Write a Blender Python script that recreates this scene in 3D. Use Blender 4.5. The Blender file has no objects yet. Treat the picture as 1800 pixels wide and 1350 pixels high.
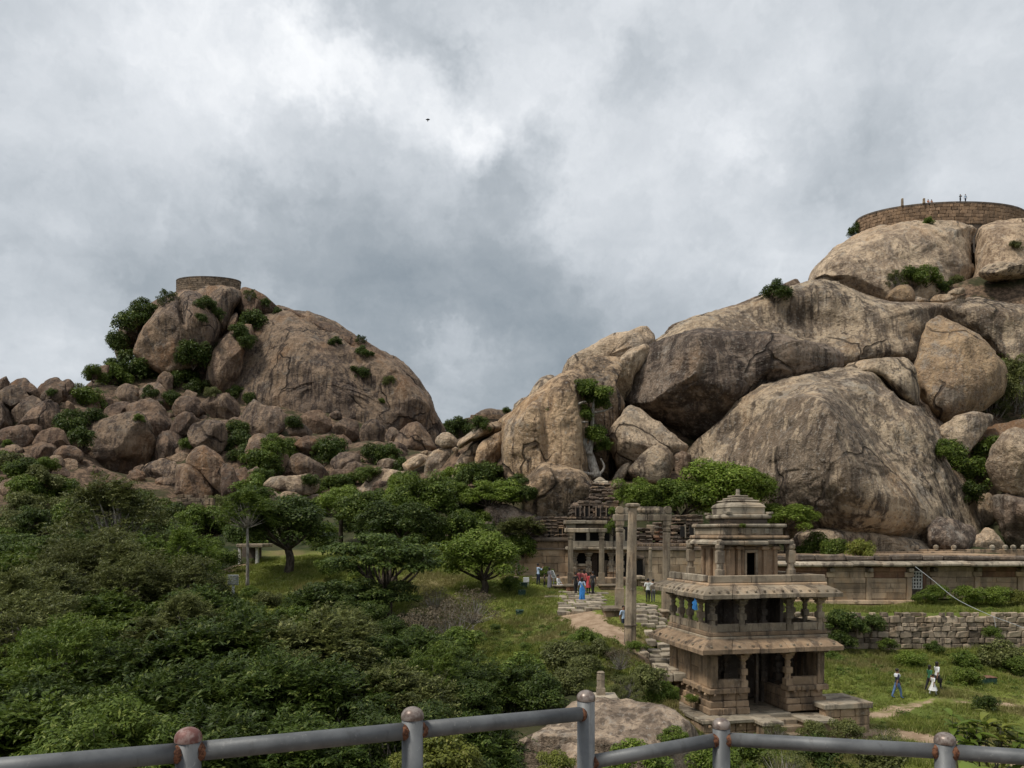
import bpy, math, random
import numpy as np
from mathutils import Vector, Matrix, noise
random.seed(7)
S = bpy.context.scene
COL = S.collection
R = math.radians
# ------------------------------------------------------------------ camera
F = 1350.0; HOR = 940.0; CZ = 10.0
cd = bpy.data.cameras.new('camera'); cam = bpy.data.objects.new('camera', cd); COL.objects.link(cam)
cam.location = (0, 0, CZ); cam.rotation_euler = (R(90), 0, 0)
cd.sensor_width = 36; cd.lens = 36*F/1800; cd.shift_y = (HOR-675)/1800
cd.clip_start = .05; cd.clip_end = 9000
S.camera = cam
# ------------------------------------------------------------------ light
SUN_EL, SUN_AZ = 58, -62          # azimuth: degrees clockwise from +Y
sd = bpy.data.lights.new('sun', 'SUN'); sun = bpy.data.objects.new('sun', sd); COL.objects.link(sun)
sd.energy = 2.7; sd.angle = R(10); sd.color = (1.0, .94, .84)
SUN_AZ = -118
sv = Vector((math.sin(R(SUN_AZ))*math.cos(R(SUN_EL)), math.cos(R(SUN_AZ))*math.cos(R(SUN_EL)), math.sin(R(SUN_EL))))
sun.rotation_euler = sv.to_track_quat('Z', 'Y').to_euler()
S.view_settings.view_transform = 'Standard'; S.view_settings.look = 'None'
S.view_settings.exposure = 0.22; S.view_settings.gamma = 1.0; S.view_settings.use_curve_mapping = False
S.render.engine = 'CYCLES'
S.cycles.use_denoising = True
S.cycles.max_bounces = 6; S.cycles.diffuse_bounces = 3; S.cycles.glossy_bounces = 2; S.cycles.transmission_bounces = 3; S.cycles.transparent_max_bounces = 4
S.cycles.use_adaptive_sampling = True; S.cycles.adaptive_threshold = .02
S.cycles.sample_clamp_indirect = 4

# ------------------------------------------------------------------ node helper
class NT:
    def __init__(s, nt): s.nt = nt; nt.nodes.clear()
    def n(s, typ, inp=None, **kw):
        nd = s.nt.nodes.new(typ)
        for k, v in kw.items(): setattr(nd, k, v)
        if inp:
            for k, v in inp.items():
                if v is None: continue
                if isinstance(v, bpy.types.NodeSocket): s.nt.links.new(v, nd.inputs[k])
                else: nd.inputs[k].default_value = v
        return nd
    def math(s, op, a, b=0.0, clamp=False):
        return s.n('ShaderNodeMath', {0: a, 1: b}, operation=op, use_clamp=clamp).outputs[0]
    def vmath(s, op, a, b=(0, 0, 0)):
        nd = s.n('ShaderNodeVectorMath', {0: a, 1: b}, operation=op)
        return nd.outputs[1] if op in ('LENGTH', 'DOT_PRODUCT', 'DISTANCE') else nd.outputs[0]
    def ramp(s, f, a, b, lo=0.0, hi=1.0, smooth=True):
        nd = s.n('ShaderNodeMapRange', {0: f, 1: a, 2: b, 3: lo, 4: hi}, interpolation_type='SMOOTHSTEP' if smooth else 'LINEAR')
        return nd.outputs[0]
    def mix(s, f, a, b, blend='MIX'):
        nd = s.n('ShaderNodeMix', None, data_type='RGBA', blend_type=blend)
        for i, v in ((0, f), (6, a), (7, b)):
            if isinstance(v, bpy.types.NodeSocket): s.nt.links.new(v, nd.inputs[i])
            elif i == 0: nd.inputs[0].default_value = v
            else: nd.inputs[i].default_value = (*v[:3], 1)
        return nd.outputs[2]
    def noise(s, vec, scale, detail=4, rough=.55, dist=0.0):
        return s.n('ShaderNodeTexNoise', {'Vector': vec, 'Scale': scale, 'Detail': detail, 'Roughness': rough, 'Distortion': dist}).outputs[0]
    def mapped(s, vec, scale=(1, 1, 1), loc=(0, 0, 0), rot=(0, 0, 0)):
        return s.n('ShaderNodeMapping', {'Vector': vec, 'Scale': scale, 'Location': loc, 'Rotation': rot}).outputs[0]

def new_mat(name):
    m = bpy.data.materials.new(name); m.use_nodes = True
    return m, NT(m.node_tree)

# ------------------------------------------------------------------ world: overcast cloud deck
def build_world():
    w = bpy.data.worlds.new('World'); S.world = w; w.use_nodes = True
    w.cycles.sampling_method = 'MANUAL'; w.cycles.sample_map_resolution = 256
    t = NT(w.node_tree)
    sky = t.n('ShaderNodeTexSky', None, sky_type='NISHITA', sun_disc=False, sun_elevation=R(SUN_EL), sun_rotation=R(SUN_AZ))
    d0 = t.n('ShaderNodeTexCoord').outputs['Generated']
    sep = t.n('ShaderNodeSeparateXYZ', {0: d0})
    zc = t.math('MAXIMUM', sep.outputs[2], 0.0)
    # cloud-plane coordinates
    den = t.math('ADD', zc, .22)
    k = t.math('DIVIDE', 1.0, den)
    cp = t.vmath('MULTIPLY', t.n('ShaderNodeVectorMath', {0: d0, 3: k}, operation='SCALE').outputs[0], (1, 1, .35))
    wn = t.n('ShaderNodeTexNoise', {'Vector': cp, 'Scale': 1.6, 'Detail': 3.0, 'Roughness': .6}).outputs[1]
    wv = t.vmath('SUBTRACT', wn, (.5, .5, .5))
    cpw = t.vmath('ADD', cp, t.n('ShaderNodeVectorMath', {0: wv, 3: .55}, operation='SCALE').outputs[0])
    # cloud masses seen in this part of the sky (directions), softened and torn by the same turbulence
    n2 = t.n('ShaderNodeTexNoise', {'Vector': d0, 'Scale': 4.2, 'Detail': 6.0, 'Roughness': .66}).outputs[1]
    dw = t.vmath('ADD', d0, t.n('ShaderNodeVectorMath', {0: t.vmath('SUBTRACT', n2, (.5, .5, .5)), 3: .3}, operation='SCALE').outputs[0])
    dwv = dw
    big = t.noise(t.mapped(cpw, loc=(3.1, 7.7, 0)), 1.15, 4, .52)
    fine = t.math('ADD', t.math('MULTIPLY', t.noise(t.mapped(cpw, loc=(9.1, 1.7, 4)), 2.4, 4, .6), .35), t.math('MULTIPLY', t.noise(dwv, 6.5, 4, .62), .65))
    def blob(px, py, rad, amp):
        v = Vector(((px-900)/F, 1, (HOR-py)/F)); sc = v.length; v.normalize()
        dist = t.vmath('DISTANCE', dw, tuple(v))
        return t.ramp(dist, 0.0, rad/F/sc*1.25, amp, 0.0)
    acc = None
    for b in [(400, 120, 240, .17), (605, 110, 100, .28), (720, 190, 100, .20), (800, 262, 75, .32), (870, 175, 120, .16), (230, 250, 300, .09),
              (1010, 180, 170, .12), (1230, 210, 160, .12), (1000, 290, 130, .10), (1420, 30, 260, .08),
              (430, 400, 280, -.16), (640, 440, 240, -.12), (890, 330, 130, -.2), (1010, 430, 280, -.13), (650, 15, 240, -.07), (770, 95, 70, -.16),
              (780, 620, 280, -.24), (1000, 560, 240, -.16), (1110, 180, 120, -.18), (1450, 160, 260, -.12), (100, 480, 260, -.08), (100, 130, 120, -.06),
              (1500, 300, 200, -.07), (1150, 520, 150, .05), (800, 690, 90, .18), (60, 600, 160, .10)]:
        v = blob(*b)
        acc = v if acc is None else t.math('ADD', acc, v)
    lum = t.math('ADD', t.math('MULTIPLY', t.math('SUBTRACT', big, .5), .75), t.math('MULTIPLY', t.math('SUBTRACT', fine, .5), .74))
    el = t.ramp(sep.outputs[2], .05, .55, -.06, .05)
    lum = t.math('ADD', t.math('ADD', t.math('ADD', lum, acc), el), .555)
    lum = t.ramp(lum, .05, 1.0, 0, 1, smooth=False)
    cr = t.n('ShaderNodeValToRGB', {0: lum})
    e = cr.color_ramp.elements
    e[0].position = 0; e[0].color = (.21, .25, .285, 1)
    e[1].position = 1; e[1].color = (.95, .96, .97, 1)
    for p, c in ((.28, (.335, .372, .405)), (.5, (.495, .53, .565)), (.74, (.69, .717, .748))):
        x = e.new(p); x.color = (*c, 1)
    cl = t.n('ShaderNodeVectorMath', {0: cr.outputs[0], 3: 10.0}, operation='SCALE').outputs[0]
    mixc = t.mix(.95, sky.outputs[0], cl)
    bg = t.n('ShaderNodeBackground', {0: mixc, 1: .1})
    out = t.n('ShaderNodeOutputWorld', {0: bg.outputs[0]})
build_world()

# ------------------------------------------------------------------ object helpers
def P(px, py, D): return Vector(((px-900)/F*D, D, CZ+(HOR-py)/F*D))
def PX(px, D): return (px-900)/F*D
def PZ(py, D): return CZ+(HOR-py)/F*D
def tag(o, label=None, cat=None, group=None, kind=None):
    if label: o['label'] = label
    if cat: o['category'] = cat
    if group: o['group'] = group
    if kind: o['kind'] = kind
    return o
def mesh(name, verts, faces, m=None, smooth=False):
    me = bpy.data.meshes.new(name)
    me.from_pydata([tuple(v) for v in verts], [], faces)
    if m: me.materials.append(m)
    if smooth: me.polygons.foreach_set('use_smooth', [True]*len(me.polygons))
    me.update()
    return me
def npmesh(name, V, Q, m=None, smooth=False):
    """numpy verts (n,3) and faces (k,3|4)"""
    me = bpy.data.meshes.new(name); k = Q.shape[1]
    me.vertices.add(len(V)); me.vertices.foreach_set('co', np.ascontiguousarray(V, dtype=np.float32).ravel())
    me.loops.add(Q.size); me.loops.foreach_set('vertex_index', np.ascontiguousarray(Q, dtype=np.int32).ravel())
    me.polygons.add(len(Q)); me.polygons.foreach_set('loop_start', np.arange(0, Q.size, k, dtype=np.int32))
    if smooth: me.polygons.foreach_set('use_smooth', np.ones(len(Q), dtype=bool))
    if m: me.materials.append(m)
    me.update(calc_edges=True); me.validate()
    return me
def add(name, me, parent=None, loc=None, rot=None, scale=None):
    o = bpy.data.objects.new(name, me); COL.objects.link(o)
    if parent: o.parent = parent
    if loc is not None: o.location = loc
    if rot is not None: o.rotation_euler = rot
    if scale is not None: o.scale = scale
    return o
def empty(name, loc=(0, 0, 0), rz=0): return add(name, None, None, loc, (0, 0, rz))

def catmull(pts, n=8, closed=False):
    pts = [Vector(p) for p in pts]; out = []
    L = len(pts); rng = range(L) if closed else range(L-1)
    for i in rng:
        g = lambda k: pts[k % L] if closed else pts[max(0, min(L-1, k))]
        a, b, c, d = g(i-1), g(i), g(i+1), g(i+2)
        for j in range(n):
            t = j/n
            out.append(.5*((2*b)+(c-a)*t+(2*a-5*b+4*c-d)*t*t+(3*b-a-3*c+d)*t**3))
    if not closed: out.append(pts[-1])
    return out
def tube(path, rad, sides=8, cap=True):
    """verts, faces of a tube along path; rad scalar or list"""
    path = [Vector(p) for p in path]; n = len(path)
    rr = rad if isinstance(rad, (list, tuple)) else [rad]*n
    V, Fc = [], []; up = Vector((0, 0, 1)); prev = None
    for i, p in enumerate(path):
        t = (path[min(n-1, i+1)]-path[max(0, i-1)]).normalized()
        if prev is None:
            u = t.cross(up) if abs(t.dot(up)) < .95 else t.cross(Vector((1, 0, 0)))
        else: u = prev-t*prev.dot(t)
        u.normalize(); prev = u; w = t.cross(u)
        for k in range(sides):
            a = 2*math.pi*k/sides
            V.append(p+(u*math.cos(a)+w*math.sin(a))*rr[i])
    for i in range(n-1):
        for k in range(sides):
            k2 = (k+1) % sides
            Fc.append((i*sides+k, i*sides+k2, (i+1)*sides+k2, (i+1)*sides+k))
    if cap:
        Fc.append(tuple(range(sides-1, -1, -1))); Fc.append(tuple(range((n-1)*sides, n*sides)))
    return V, Fc
def join(parts):
    V, Fc = [], []
    for v, f in parts:
        o = len(V); V += list(v); Fc += [tuple(i+o for i in q) for q in f]
    return V, Fc
def box_vf(x0, x1, y0, y1, z0, z1, b=0.0, jit=0.0, rng=random):
    """chamfered box (24 verts) or plain (8)"""
    j = lambda: rng.uniform(-jit, jit) if jit else 0.0
    if x0 > x1: x0, x1 = x1, x0
    if y0 > y1: y0, y1 = y1, y0
    if z0 > z1: z0, z1 = z1, z0
    c = [(x0, y0, z0), (x1, y0, z0), (x1, y1, z0), (x0, y1, z0), (x0, y0, z1), (x1, y0, z1), (x1, y1, z1), (x0, y1, z1)]
    c = [Vector((p[0]+j(), p[1]+j(), p[2]+j())) for p in c]
    fs = [(0, 3, 2, 1), (4, 5, 6, 7), (0, 1, 5, 4), (1, 2, 6, 5), (2, 3, 7, 6), (3, 0, 4, 7)]
    if b <= 0: return c, fs
    b = min(b, .3*min(x1-x0, y1-y0, z1-z0))
    V = []; idx = {}
    for fi, f in enumerate(fs):
        cen = sum((c[i] for i in f), Vector())/4
        for q, i in enumerate(f):
            a, d = c[f[(q+1) % 4]]-c[i], c[f[q-1]]-c[i]
            idx[(fi, i)] = len(V); V.append(c[i]+a.normalized()*b+d.normalized()*b)
    Fc = [tuple(idx[(fi, i)] for i in f) for fi, f in enumerate(fs)]
    seen = {}
    for fi, f in enumerate(fs):
        for q in range(4):
            e = (f[q], f[(q+1) % 4]); seen[e] = fi
    for (a, d), fi in seen.items():
        if a < d:
            fj = seen[(d, a)]
            Fc.append((idx[(fi, d)], idx[(fi, a)], idx[(fj, a)], idx[(fj, d)]))
    for i in range(8):
        fl = [fi for fi, f in enumerate(fs) if i in f]
        f0 = fl[0]; order = [f0]
        pts = [idx[(q, i)] for q in fl]
        n = (V[pts[1]]-V[pts[0]]).cross(V[pts[2]]-V[pts[0]])
        if n.dot(c[i]-sum(c, Vector())/8) < 0: pts.reverse()
        Fc.append(tuple(pts))
    return V, Fc
# ------------------------------------------------------------------ materials
def rock_mat(name, base, dark, grey, orange, o_amt=.3, streak=.6, dk=.5, seed=0.0, sc=1.0, bump=1.0):
    m, t = new_mat(name)
    pos = t.mapped(t.n('ShaderNodeNewGeometry').outputs['Position'], loc=(seed*13.7, seed*7.1, seed*3.3), scale=(sc, sc, sc))
    nb = t.noise(pos, .05, 7, .62, .6)
    nb2 = t.noise(t.mapped(pos, loc=(31, 5, 9)), .085, 6, .6, .4)
    nm = t.noise(pos, .42, 6, .65)
    nf = t.noise(pos, 2.6, 5, .7)
    st = t.noise(t.mapped(pos, scale=(1, 1, .07)), .55, 6, .62, .25)
    st2 = t.noise(t.mapped(pos, scale=(1, 1, .05), loc=(4, 2, 8)), 1.6, 4, .6)
    c = t.mix(t.ramp(nm, .36, .62), [v*.70 for v in base], [min(1, v*1.22) for v in base])
    c = t.mix(t.math('MULTIPLY', t.ramp(nb2, .5, .66), o_amt), c, orange)
    c = t.mix(t.math('MULTIPLY', t.ramp(t.noise(t.mapped(pos, loc=(3, 44, 1)), .3, 8, .7, .5), .52, .64), .6), c, grey)
    dmask = t.math('ADD', t.math('MULTIPLY', nb, .6), t.math('MULTIPLY', st, .4))
    c = t.mix(t.math('MULTIPLY', t.ramp(dmask, .468, .54), dk), c, dark)
    c = t.mix(t.math('MULTIPLY', t.math('MULTIPLY', t.ramp(st2, .45, .56), t.ramp(st, .42, .52)), t.math('MULTIPLY', t.ramp(nb2, .62, .42), streak)), c, [v*.6 for v in dark])
    st3 = t.noise(t.mapped(pos, scale=(1, 1, .045), loc=(14, 22, 1)), 1.1, 4, .6)
    c = t.mix(t.math('MULTIPLY', t.math('MULTIPLY', t.ramp(st3, .52, .62), t.ramp(nb2, .36, .55)), .7*streak), c, [min(1, v*1.3) for v in base])
    c = t.mix(t.math('MULTIPLY', t.ramp(nf, .54, .66), .5), c, [min(1, v*1.35) for v in grey])
    c = t.mix(t.math('MULTIPLY', t.ramp(nf, .46, .36), .6), c, [v*.7 for v in dark])
    orn = t.n('ShaderNodeObjectInfo').outputs['Random']
    c = t.mix(t.math('MULTIPLY', t.ramp(t.math('FRACT', t.math('MULTIPLY', orn, 7.3)), .55, 1), .35), c, t.mix(.5, c, orange))
    c = t.n('ShaderNodeVectorMath', {0: c, 3: t.ramp(orn, 0, 1, .78, 1.14, smooth=False)}, operation='SCALE').outputs[0]
    wv = t.n('ShaderNodeTexNoise', {'Vector': pos, 'Scale': .12, 'Detail': 3.0}).outputs[1]
    cw = t.vmath('ADD', t.mapped(pos, scale=(.06, .06, .045)), t.n('ShaderNodeVectorMath', {0: wv, 3: .55}, operation='SCALE').outputs[0])
    vo = t.n('ShaderNodeTexVoronoi', {'Vector': cw, 'Scale': 1.0}, feature='DISTANCE_TO_EDGE').outputs[0]
    ck = t.math('MULTIPLY', t.ramp(vo, .004, .016, 1, 0), t.ramp(t.noise(t.mapped(pos, loc=(8, 1, 5)), .06, 2, .5), .5, .56))
    c = t.mix(t.math('MULTIPLY', ck, .8), c, [v*.35 for v in dark])
    bs = t.n('ShaderNodeBsdfPrincipled', {'Base Color': c, 'Roughness': .9, 'Specular IOR Level': .2})
    h = t.math('ADD', t.math('MULTIPLY', nm, 1.5*bump), t.math('MULTIPLY', nf, .3*bump))

    h = t.math('ADD', h, t.math('MULTIPLY', st2, .16*bump))
    h = t.math('SUBTRACT', h, t.math('MULTIPLY', ck, .5*bump))
    bp = t.n('ShaderNodeBump', {'Strength': .9, 'Distance': 1.0, 'Height': h})
    t.nt.links.new(bp.outputs[0], bs.inputs['Normal'])
    t.n('ShaderNodeOutputMaterial', {0: bs.outputs[0]})
    return m
GREY = (.29, .265, .23); ORG = (.30, .165, .07)
M = {}
M['tan'] = rock_mat('granite_tan', (.42, .325, .225), (.125, .094, .072), GREY, ORG, .45, .95, .75, 0)
M['tan2'] = rock_mat('granite_tan_clean', (.46, .352, .245), (.15, .108, .08), GREY, ORG, .4, .6, .5, 1)
M['streak'] = rock_mat('granite_streaked', (.40, .285, .18), (.075, .054, .042), GREY, ORG, .5, 1.0, .62, 2)
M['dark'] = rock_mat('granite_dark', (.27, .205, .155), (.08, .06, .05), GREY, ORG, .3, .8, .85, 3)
M['orange'] = rock_mat('granite_orange', (.36, .25, .15), (.12, .085, .07), GREY, (.35, .18, .06), 1.0, .3, .3, 4)
M['brown'] = rock_mat('granite_brown', (.21, .142, .097), (.07, .05, .042), (.155, .142, .125), (.165, .085, .04), .8, .8, .6, 5)  # brown rock; the hill's cloud shade is also put into this colour
M['brown2'] = rock_mat('granite_brown_pale', (.26, .185, .125), (.085, .062, .052), (.175, .16, .14), (.19, .10, .048), .75, .9, .6, 6)  # paler brown rock, darkened the same way for cloud shade
M['near'] = rock_mat('granite_near', (.40, .305, .22), (.16, .12, .09), GREY, ORG, .3, .8, .7, 7, 2.2, .35)

# ------------------------------------------------------------------ boulders
ZT = {'F': (1, 0, 0), '4': (3.75, 870, 640), '5': (3.552, 1300, 320), '6': (3.0, 1200, 620), '7': (3.069, 0, 460), '8': (3.3756, 400, 500),
      '1': (3.75, 0, 800), '9': (6.427, 700, 690), 'A': (4.737, 860, 830)}
def pts_px(tag_, flat):
    s, ox, oy = ZT[tag_]
    return [(ox+flat[i]/s, oy+flat[i+1]/s) for i in range(0, len(flat), 2)]
BPX = []
GROUND = []      # terrain control points gathered from the boulders
def boulder(name, label, cat, group, ztag, D, flat, m='tan', T=None, lean=.25, p=3.0, rough=1.0, bumps=(), ground=True, res=1.0, back=1.0, facets=4, grow=1.035, dy=0, planes=(), fdeep=(.68, .9)):
    pts = [Vector((q[0], q[1]+dy)) for q in pts_px(ztag, flat)]
    for kq in (.13, .2):
        o = []
        for i in range(len(pts)):
            a, b = pts[i], pts[(i+1) % len(pts)]
            o += [a*(1-kq)+b*kq, a*kq+b*(1-kq)]
        pts = o
    A = np.array([[q.x, q.y] for q in pts]); seg = np.linalg.norm(np.roll(A, -1, 0)-A, axis=1)
    per = seg.sum(); N = int(max(30, min(340, per/5*res))); cum = np.concatenate([[0], np.cumsum(seg)])
    tt = np.linspace(0, per, N, endpoint=False)
    A2 = np.vstack([A, A[:1]])
    O = np.stack([np.interp(tt, cum, A2[:, 0]), np.interp(tt, cum, A2[:, 1])], 1)
    nx = np.roll(O, -1, 0); cr = O[:, 0]*nx[:, 1]-nx[:, 0]*O[:, 1]; ar = cr.sum()/2
    c = np.array([((O[:, 0]+nx[:, 0])*cr).sum(), ((O[:, 1]+nx[:, 1])*cr).sum()])/(6*ar)
    O = c+(O-c)*grow
    size_px = math.sqrt(abs(ar))
    # smooth (low-pass) outline for inner rings
    fz = np.fft.fft(O[:, 0]+1j*O[:, 1]); k = np.fft.fftfreq(N)*N
    sm = np.fft.ifft(fz*(np.abs(k) <= 2)); Esm = np.stack([sm.real, sm.imag], 1)
    mpp = D/F; size = size_px*mpp
    w_px = np.ptp(O[:, 0]); h_px = np.ptp(O[:, 1])
    if T is None: T = .42*min(w_px, h_px)*mpp
    Mr = int(max(8, min(110, size_px/2/5*res)))
    ray = Vector(P(c[0], c[1], D)-Vector((0, 0, CZ))).normalized()
    ray.z *= .35; ray.normalize()
    zc = PZ(c[1], D)
    V = []
    def ringpts(s):
        L = Esm+(O-Esm)*(s**1.6)
        q = c+(L-c)*s
        X = (q[:, 0]-900)/F*D; Z = (HOR-q[:, 1])/F*D
        Y = D+lean*(Z+CZ-zc); kk = Y/D
        return q, X*kk, Y, Z*kk+CZ
    rows = []
    ss = [math.sin(math.pi/2*(1-i/Mr)) for i in range(Mr)]
    for side in (1, -1):
        Ts = T if side == 1 else T*back
        for i, s in enumerate(ss):
            if side == -1 and (i == 0 or i % 2): continue
            q, X, Y, Z = ringpts(s)
            f = (max(0, 1-s**p))**.5*Ts*side*np.ones(N)
            if side == 1:
                for (bx, by, rx, ry, ang, am) in bumps:
                    ca, sa = math.cos(R(ang)), math.sin(R(ang))
                    dx, dy = q[:, 0]-bx, q[:, 1]-by
                    u = (dx*ca+dy*sa)/rx; v = (-dx*sa+dy*ca)/ry
                    f = f+am*np.exp(-(u*u+v*v))*(1-s**6)
            rows.append((side, np.stack([X-ray.x*f, Y-ray.y*f, Z-ray.z*f], 1)))
    front = [r for sd_, r in rows if sd_ == 1]; bk = [r for sd_, r in rows if sd_ == -1]
    order = list(reversed(front))+bk          # centre front ... rim ... centre back
    V = np.vstack(order)
    pole = []
    for side, Ts in ((1, T), (-1, T*back)):
        q = P(c[0], c[1], D)-ray*Ts*side
        f = 0
        if side == 1:
            for (bx, by, rx, ry, ang, am) in bumps:
                ca, sa = math.cos(R(ang)), math.sin(R(ang)); dx, dy = c[0]-bx, c[1]-by
                f += am*math.exp(-(((dx*ca+dy*sa)/rx)**2+((-dx*sa+dy*ca)/ry)**2))
        pole.append(np.array(q-ray*f))
    cen = np.array(P(c[0], c[1], D))
    # rough granite relief
    sd_ = random.uniform(0, 500)
    f1, f2, f3 = 2.2/size, 6.5/size, 16/size
    a1, a2, a3 = .055*size*rough, .022*size*rough, .008*size*rough
    a4 = .011*size*min(1, rough+.25)
    V = np.vstack([V, pole[0][None], pole[1][None]])
    # broad split faces of the granite
    e1 = np.array(-ray); e2 = np.cross(e1, [0, 0, 1]); e2 /= np.linalg.norm(e2); e3 = np.cross(e2, e1)
    for (q1, q2, q3, fr_) in planes:
        n_ = e1*q1+e2*q2+e3*q3; n_ /= np.linalg.norm(n_); dt = (V-cen)@n_; h_ = dt.max()*fr_
        V = V-n_[None]*(np.maximum(0, dt-h_)*.95)[:, None]
    for _ in range(facets):
        n_ = e1*random.uniform(.45, 1)+e2*random.uniform(-.9, .9)+e3*random.uniform(-.7, .9); n_ /= np.linalg.norm(n_)
        dt = (V-cen)@n_; h_ = dt.max()*random.uniform(*fdeep)
        V = V-n_[None]*(np.maximum(0, dt-h_)*.88)[:, None]
    dirs = V-cen; dirs /= np.linalg.norm(dirs, axis=1)[:, None]+1e-6
    nz = np.empty(len(V))
    off = Vector((sd_, sd_*.37, -sd_))
    fr = noise.noise
    for i in range(len(V)):
        v = Vector(V[i])
        n1 = fr(v*f1+off)
        n2 = fr(v*f2+off); n3 = fr(v*f3-off)
        q_ = (fr(v*f1*1.3-off)+.35*n2)*4.5; fl_ = math.floor(q_); q_ = q_-fl_; q_ = 0 if q_ < .8 else (q_-.8)*5
        nz[i] = a1*n1+a2*(.6-2*abs(n2))+a3*n3+a4*(fl_+q_*q_*(3-2*q_))+a3*.5*fr(v*f3*2.6)
    V = V+dirs*nz[:, None]
    nr = len(order); Q = []
    i0 = np.arange(N); i1 = (i0+1) % N
    for r in range(nr-1):
        Q.append(np.stack([r*N+i0, r*N+i1, (r+1)*N+i1, (r+1)*N+i0], 1))
    Q = np.vstack(Q)
    nv = nr*N
    T1 = np.stack([np.full(N, nv), i1, i0, i0], 1); T2 = np.stack([np.full(N, nv+1), (nr-1)*N+i0, (nr-1)*N+i1, (nr-1)*N+i1], 1)
    faces = Q.tolist()+[t[:3] for t in T1.tolist()]+[t[:3] for t in T2.tolist()]
    orient = np.sign(ar)
    if orient > 0: faces = [tuple(reversed(f)) for f in faces]
    loc = Vector(cen)
    me = mesh(name, (V-cen).tolist(), faces, M[m], True)
    o = add(name, me, None, loc)
    tag(o, label, cat, group)
    BPX.append((o, float(c[0]), float(c[1]), float(w_px), float(h_px), m))
    if ground:
        yb = O[:, 1].max()
        GROUND.append((PX(c[0], D), D+.1*T, PZ(yb, D)+.12*h_px*mpp))
    return o
# ------------------------------------------------------------------ the rock hill with the large bastion
GA = 'giant boulders of the hill under the large bastion'
def RB(name, label, z, D, flat, m='tan', **k): return boulder(name, label, 'boulder', k.pop('group', GA), z, D, flat, m, **k)
RB('rock_dome', 'broad domed rock carrying the large stone bastion, split on one side', '5', 146, [385,790,405,640,440,540,520,460,620,370,760,310,900,265,1080,240,1250,230,1400,235,1488,255,1443,310,1448,380,1455,500,1470,545,1450,600,1416,650,1410,860,1100,880,900,890,780,880,700,840,600,810,500,800], 'tan2', T=16, lean=.5, rough=.6, res=1.7, facets=1, grow=1.0, dy=13)
RB('rock_dome', 'summit rock parted from the bastion dome by a tall narrow crack', '5', 143, [1496,262,1600,225,1760,205,1950,215,2200,260,2400,400,2400,920,1900,930,1600,900,1500,870,1424,800,1434,650,1480,580,1484,520,1470,470,1464,340], 'tan2', T=14, lean=.45, rough=.6, res=1.3, facets=1, grow=1.0, dy=10)
RB('rock_slab', 'flat lens-shaped grey slab lying below the summit rock', '5', 127, [1492,575,1510,540,1560,515,1680,520,1800,530,1950,560,1800,590,1680,605,1560,612,1510,600], 'tan', T=5)
RB('rock_slab', 'thin slab resting on the lens-shaped slab', '5', 129, [1650,520,1760,498,1900,500,2000,540,1770,532], 'tan', T=4)
RB('boulder', 'wide scooped rock with dark stained hollow above the overhang', 'F', 124, [1140,612,1200,574,1290,548,1370,520,1420,503,1455,503,1500,520,1560,538,1658,540,1642,560,1634,590,1617,625,1602,645,1560,650,1478,655,1440,690,1380,720,1250,730,1150,680], 'tan', T=12, lean=.5, rough=.6, res=1.6, facets=0, bumps=((1400,590,110,40,8,-6),(1450,515,90,22,15,2)))
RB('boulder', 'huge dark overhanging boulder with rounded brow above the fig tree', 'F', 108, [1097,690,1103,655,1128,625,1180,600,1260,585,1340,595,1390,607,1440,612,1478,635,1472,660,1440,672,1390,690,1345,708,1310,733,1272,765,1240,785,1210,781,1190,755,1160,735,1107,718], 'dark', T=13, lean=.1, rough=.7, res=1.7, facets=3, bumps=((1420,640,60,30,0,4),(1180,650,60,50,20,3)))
RB('cliff_rock', 'tall cliff-like rock with long dark rain streaks', '4', 93, [75,800,60,600,65,380,120,340,200,270,300,180,400,110,480,60,540,55,600,90,615,150,604,250,594,400,604,560,624,700,640,820,500,860,300,860], 'streak', T=9, lean=.12, rough=.6, p=4, res=1.6, facets=2, bumps=((905,790,14,90,0,-1.5),(935,800,10,80,0,1.5),(960,790,10,80,0,-1.2)))
RB('boulder', 'rounded rock perched on the shoulder of the streaked cliff', '4', 103, [112,345,125,270,170,235,220,230,250,160,300,100,350,78,400,95,430,150,380,260,250,360], 'tan', T=5)
RB('cliff_rock', 'shadowed brown rock wall behind the pale-trunked fig tree', '4', 101, [470,60,500,20,580,-20,700,-50,840,-40,830,60,790,160,860,290,800,420,780,520,790,760,640,800,590,640,590,300,600,130], 'streak', T=6, lean=.1, p=5, rough=.5)
RB('rock_slab', 'long pale rock shoulder sloping down from the scooped rock', 'F', 116, [990,655,1000,632,1040,610,1090,590,1140,573,1152,602,1110,640,1060,665,1010,675], 'tan2', T=6, lean=.4)
RB('boulder', 'smooth column of rock beside the overhanging boulder', 'F', 105, [1072,690,1085,640,1105,615,1140,606,1150,640,1115,660,1108,700,1100,720,1085,705], 'tan', T=5)
RB('boulder', 'blunt boulder wedged under the overhang, pale on top', '4', 96, [745,485,800,390,860,310,900,288,960,305,1060,375,1160,455,1275,540,1250,585,1160,620,1140,690,1000,760,880,760,800,700,770,560], 'tan2', T=6, rough=.7)
RB('boulder', 'angular boulder with a pointed ridge under the wedged boulder', '4', 89, [870,700,920,640,1000,570,1080,530,1120,550,1170,610,1170,690,1130,775,1050,790,960,780,900,740], 'tan', T=4.5, p=2.2)
RB('boulder', 'small tan rock leaning on the angular boulder', '4', 88, [768,770,800,710,850,660,890,652,872,720,840,790], 'tan2')
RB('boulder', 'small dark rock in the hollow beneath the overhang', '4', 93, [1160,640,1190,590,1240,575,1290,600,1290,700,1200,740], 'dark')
RB('boulder', 'small pale rock behind the temple spire', '4', 84, [765,800,790,765,830,755,850,790,830,820,785,825], 'tan2')
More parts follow.
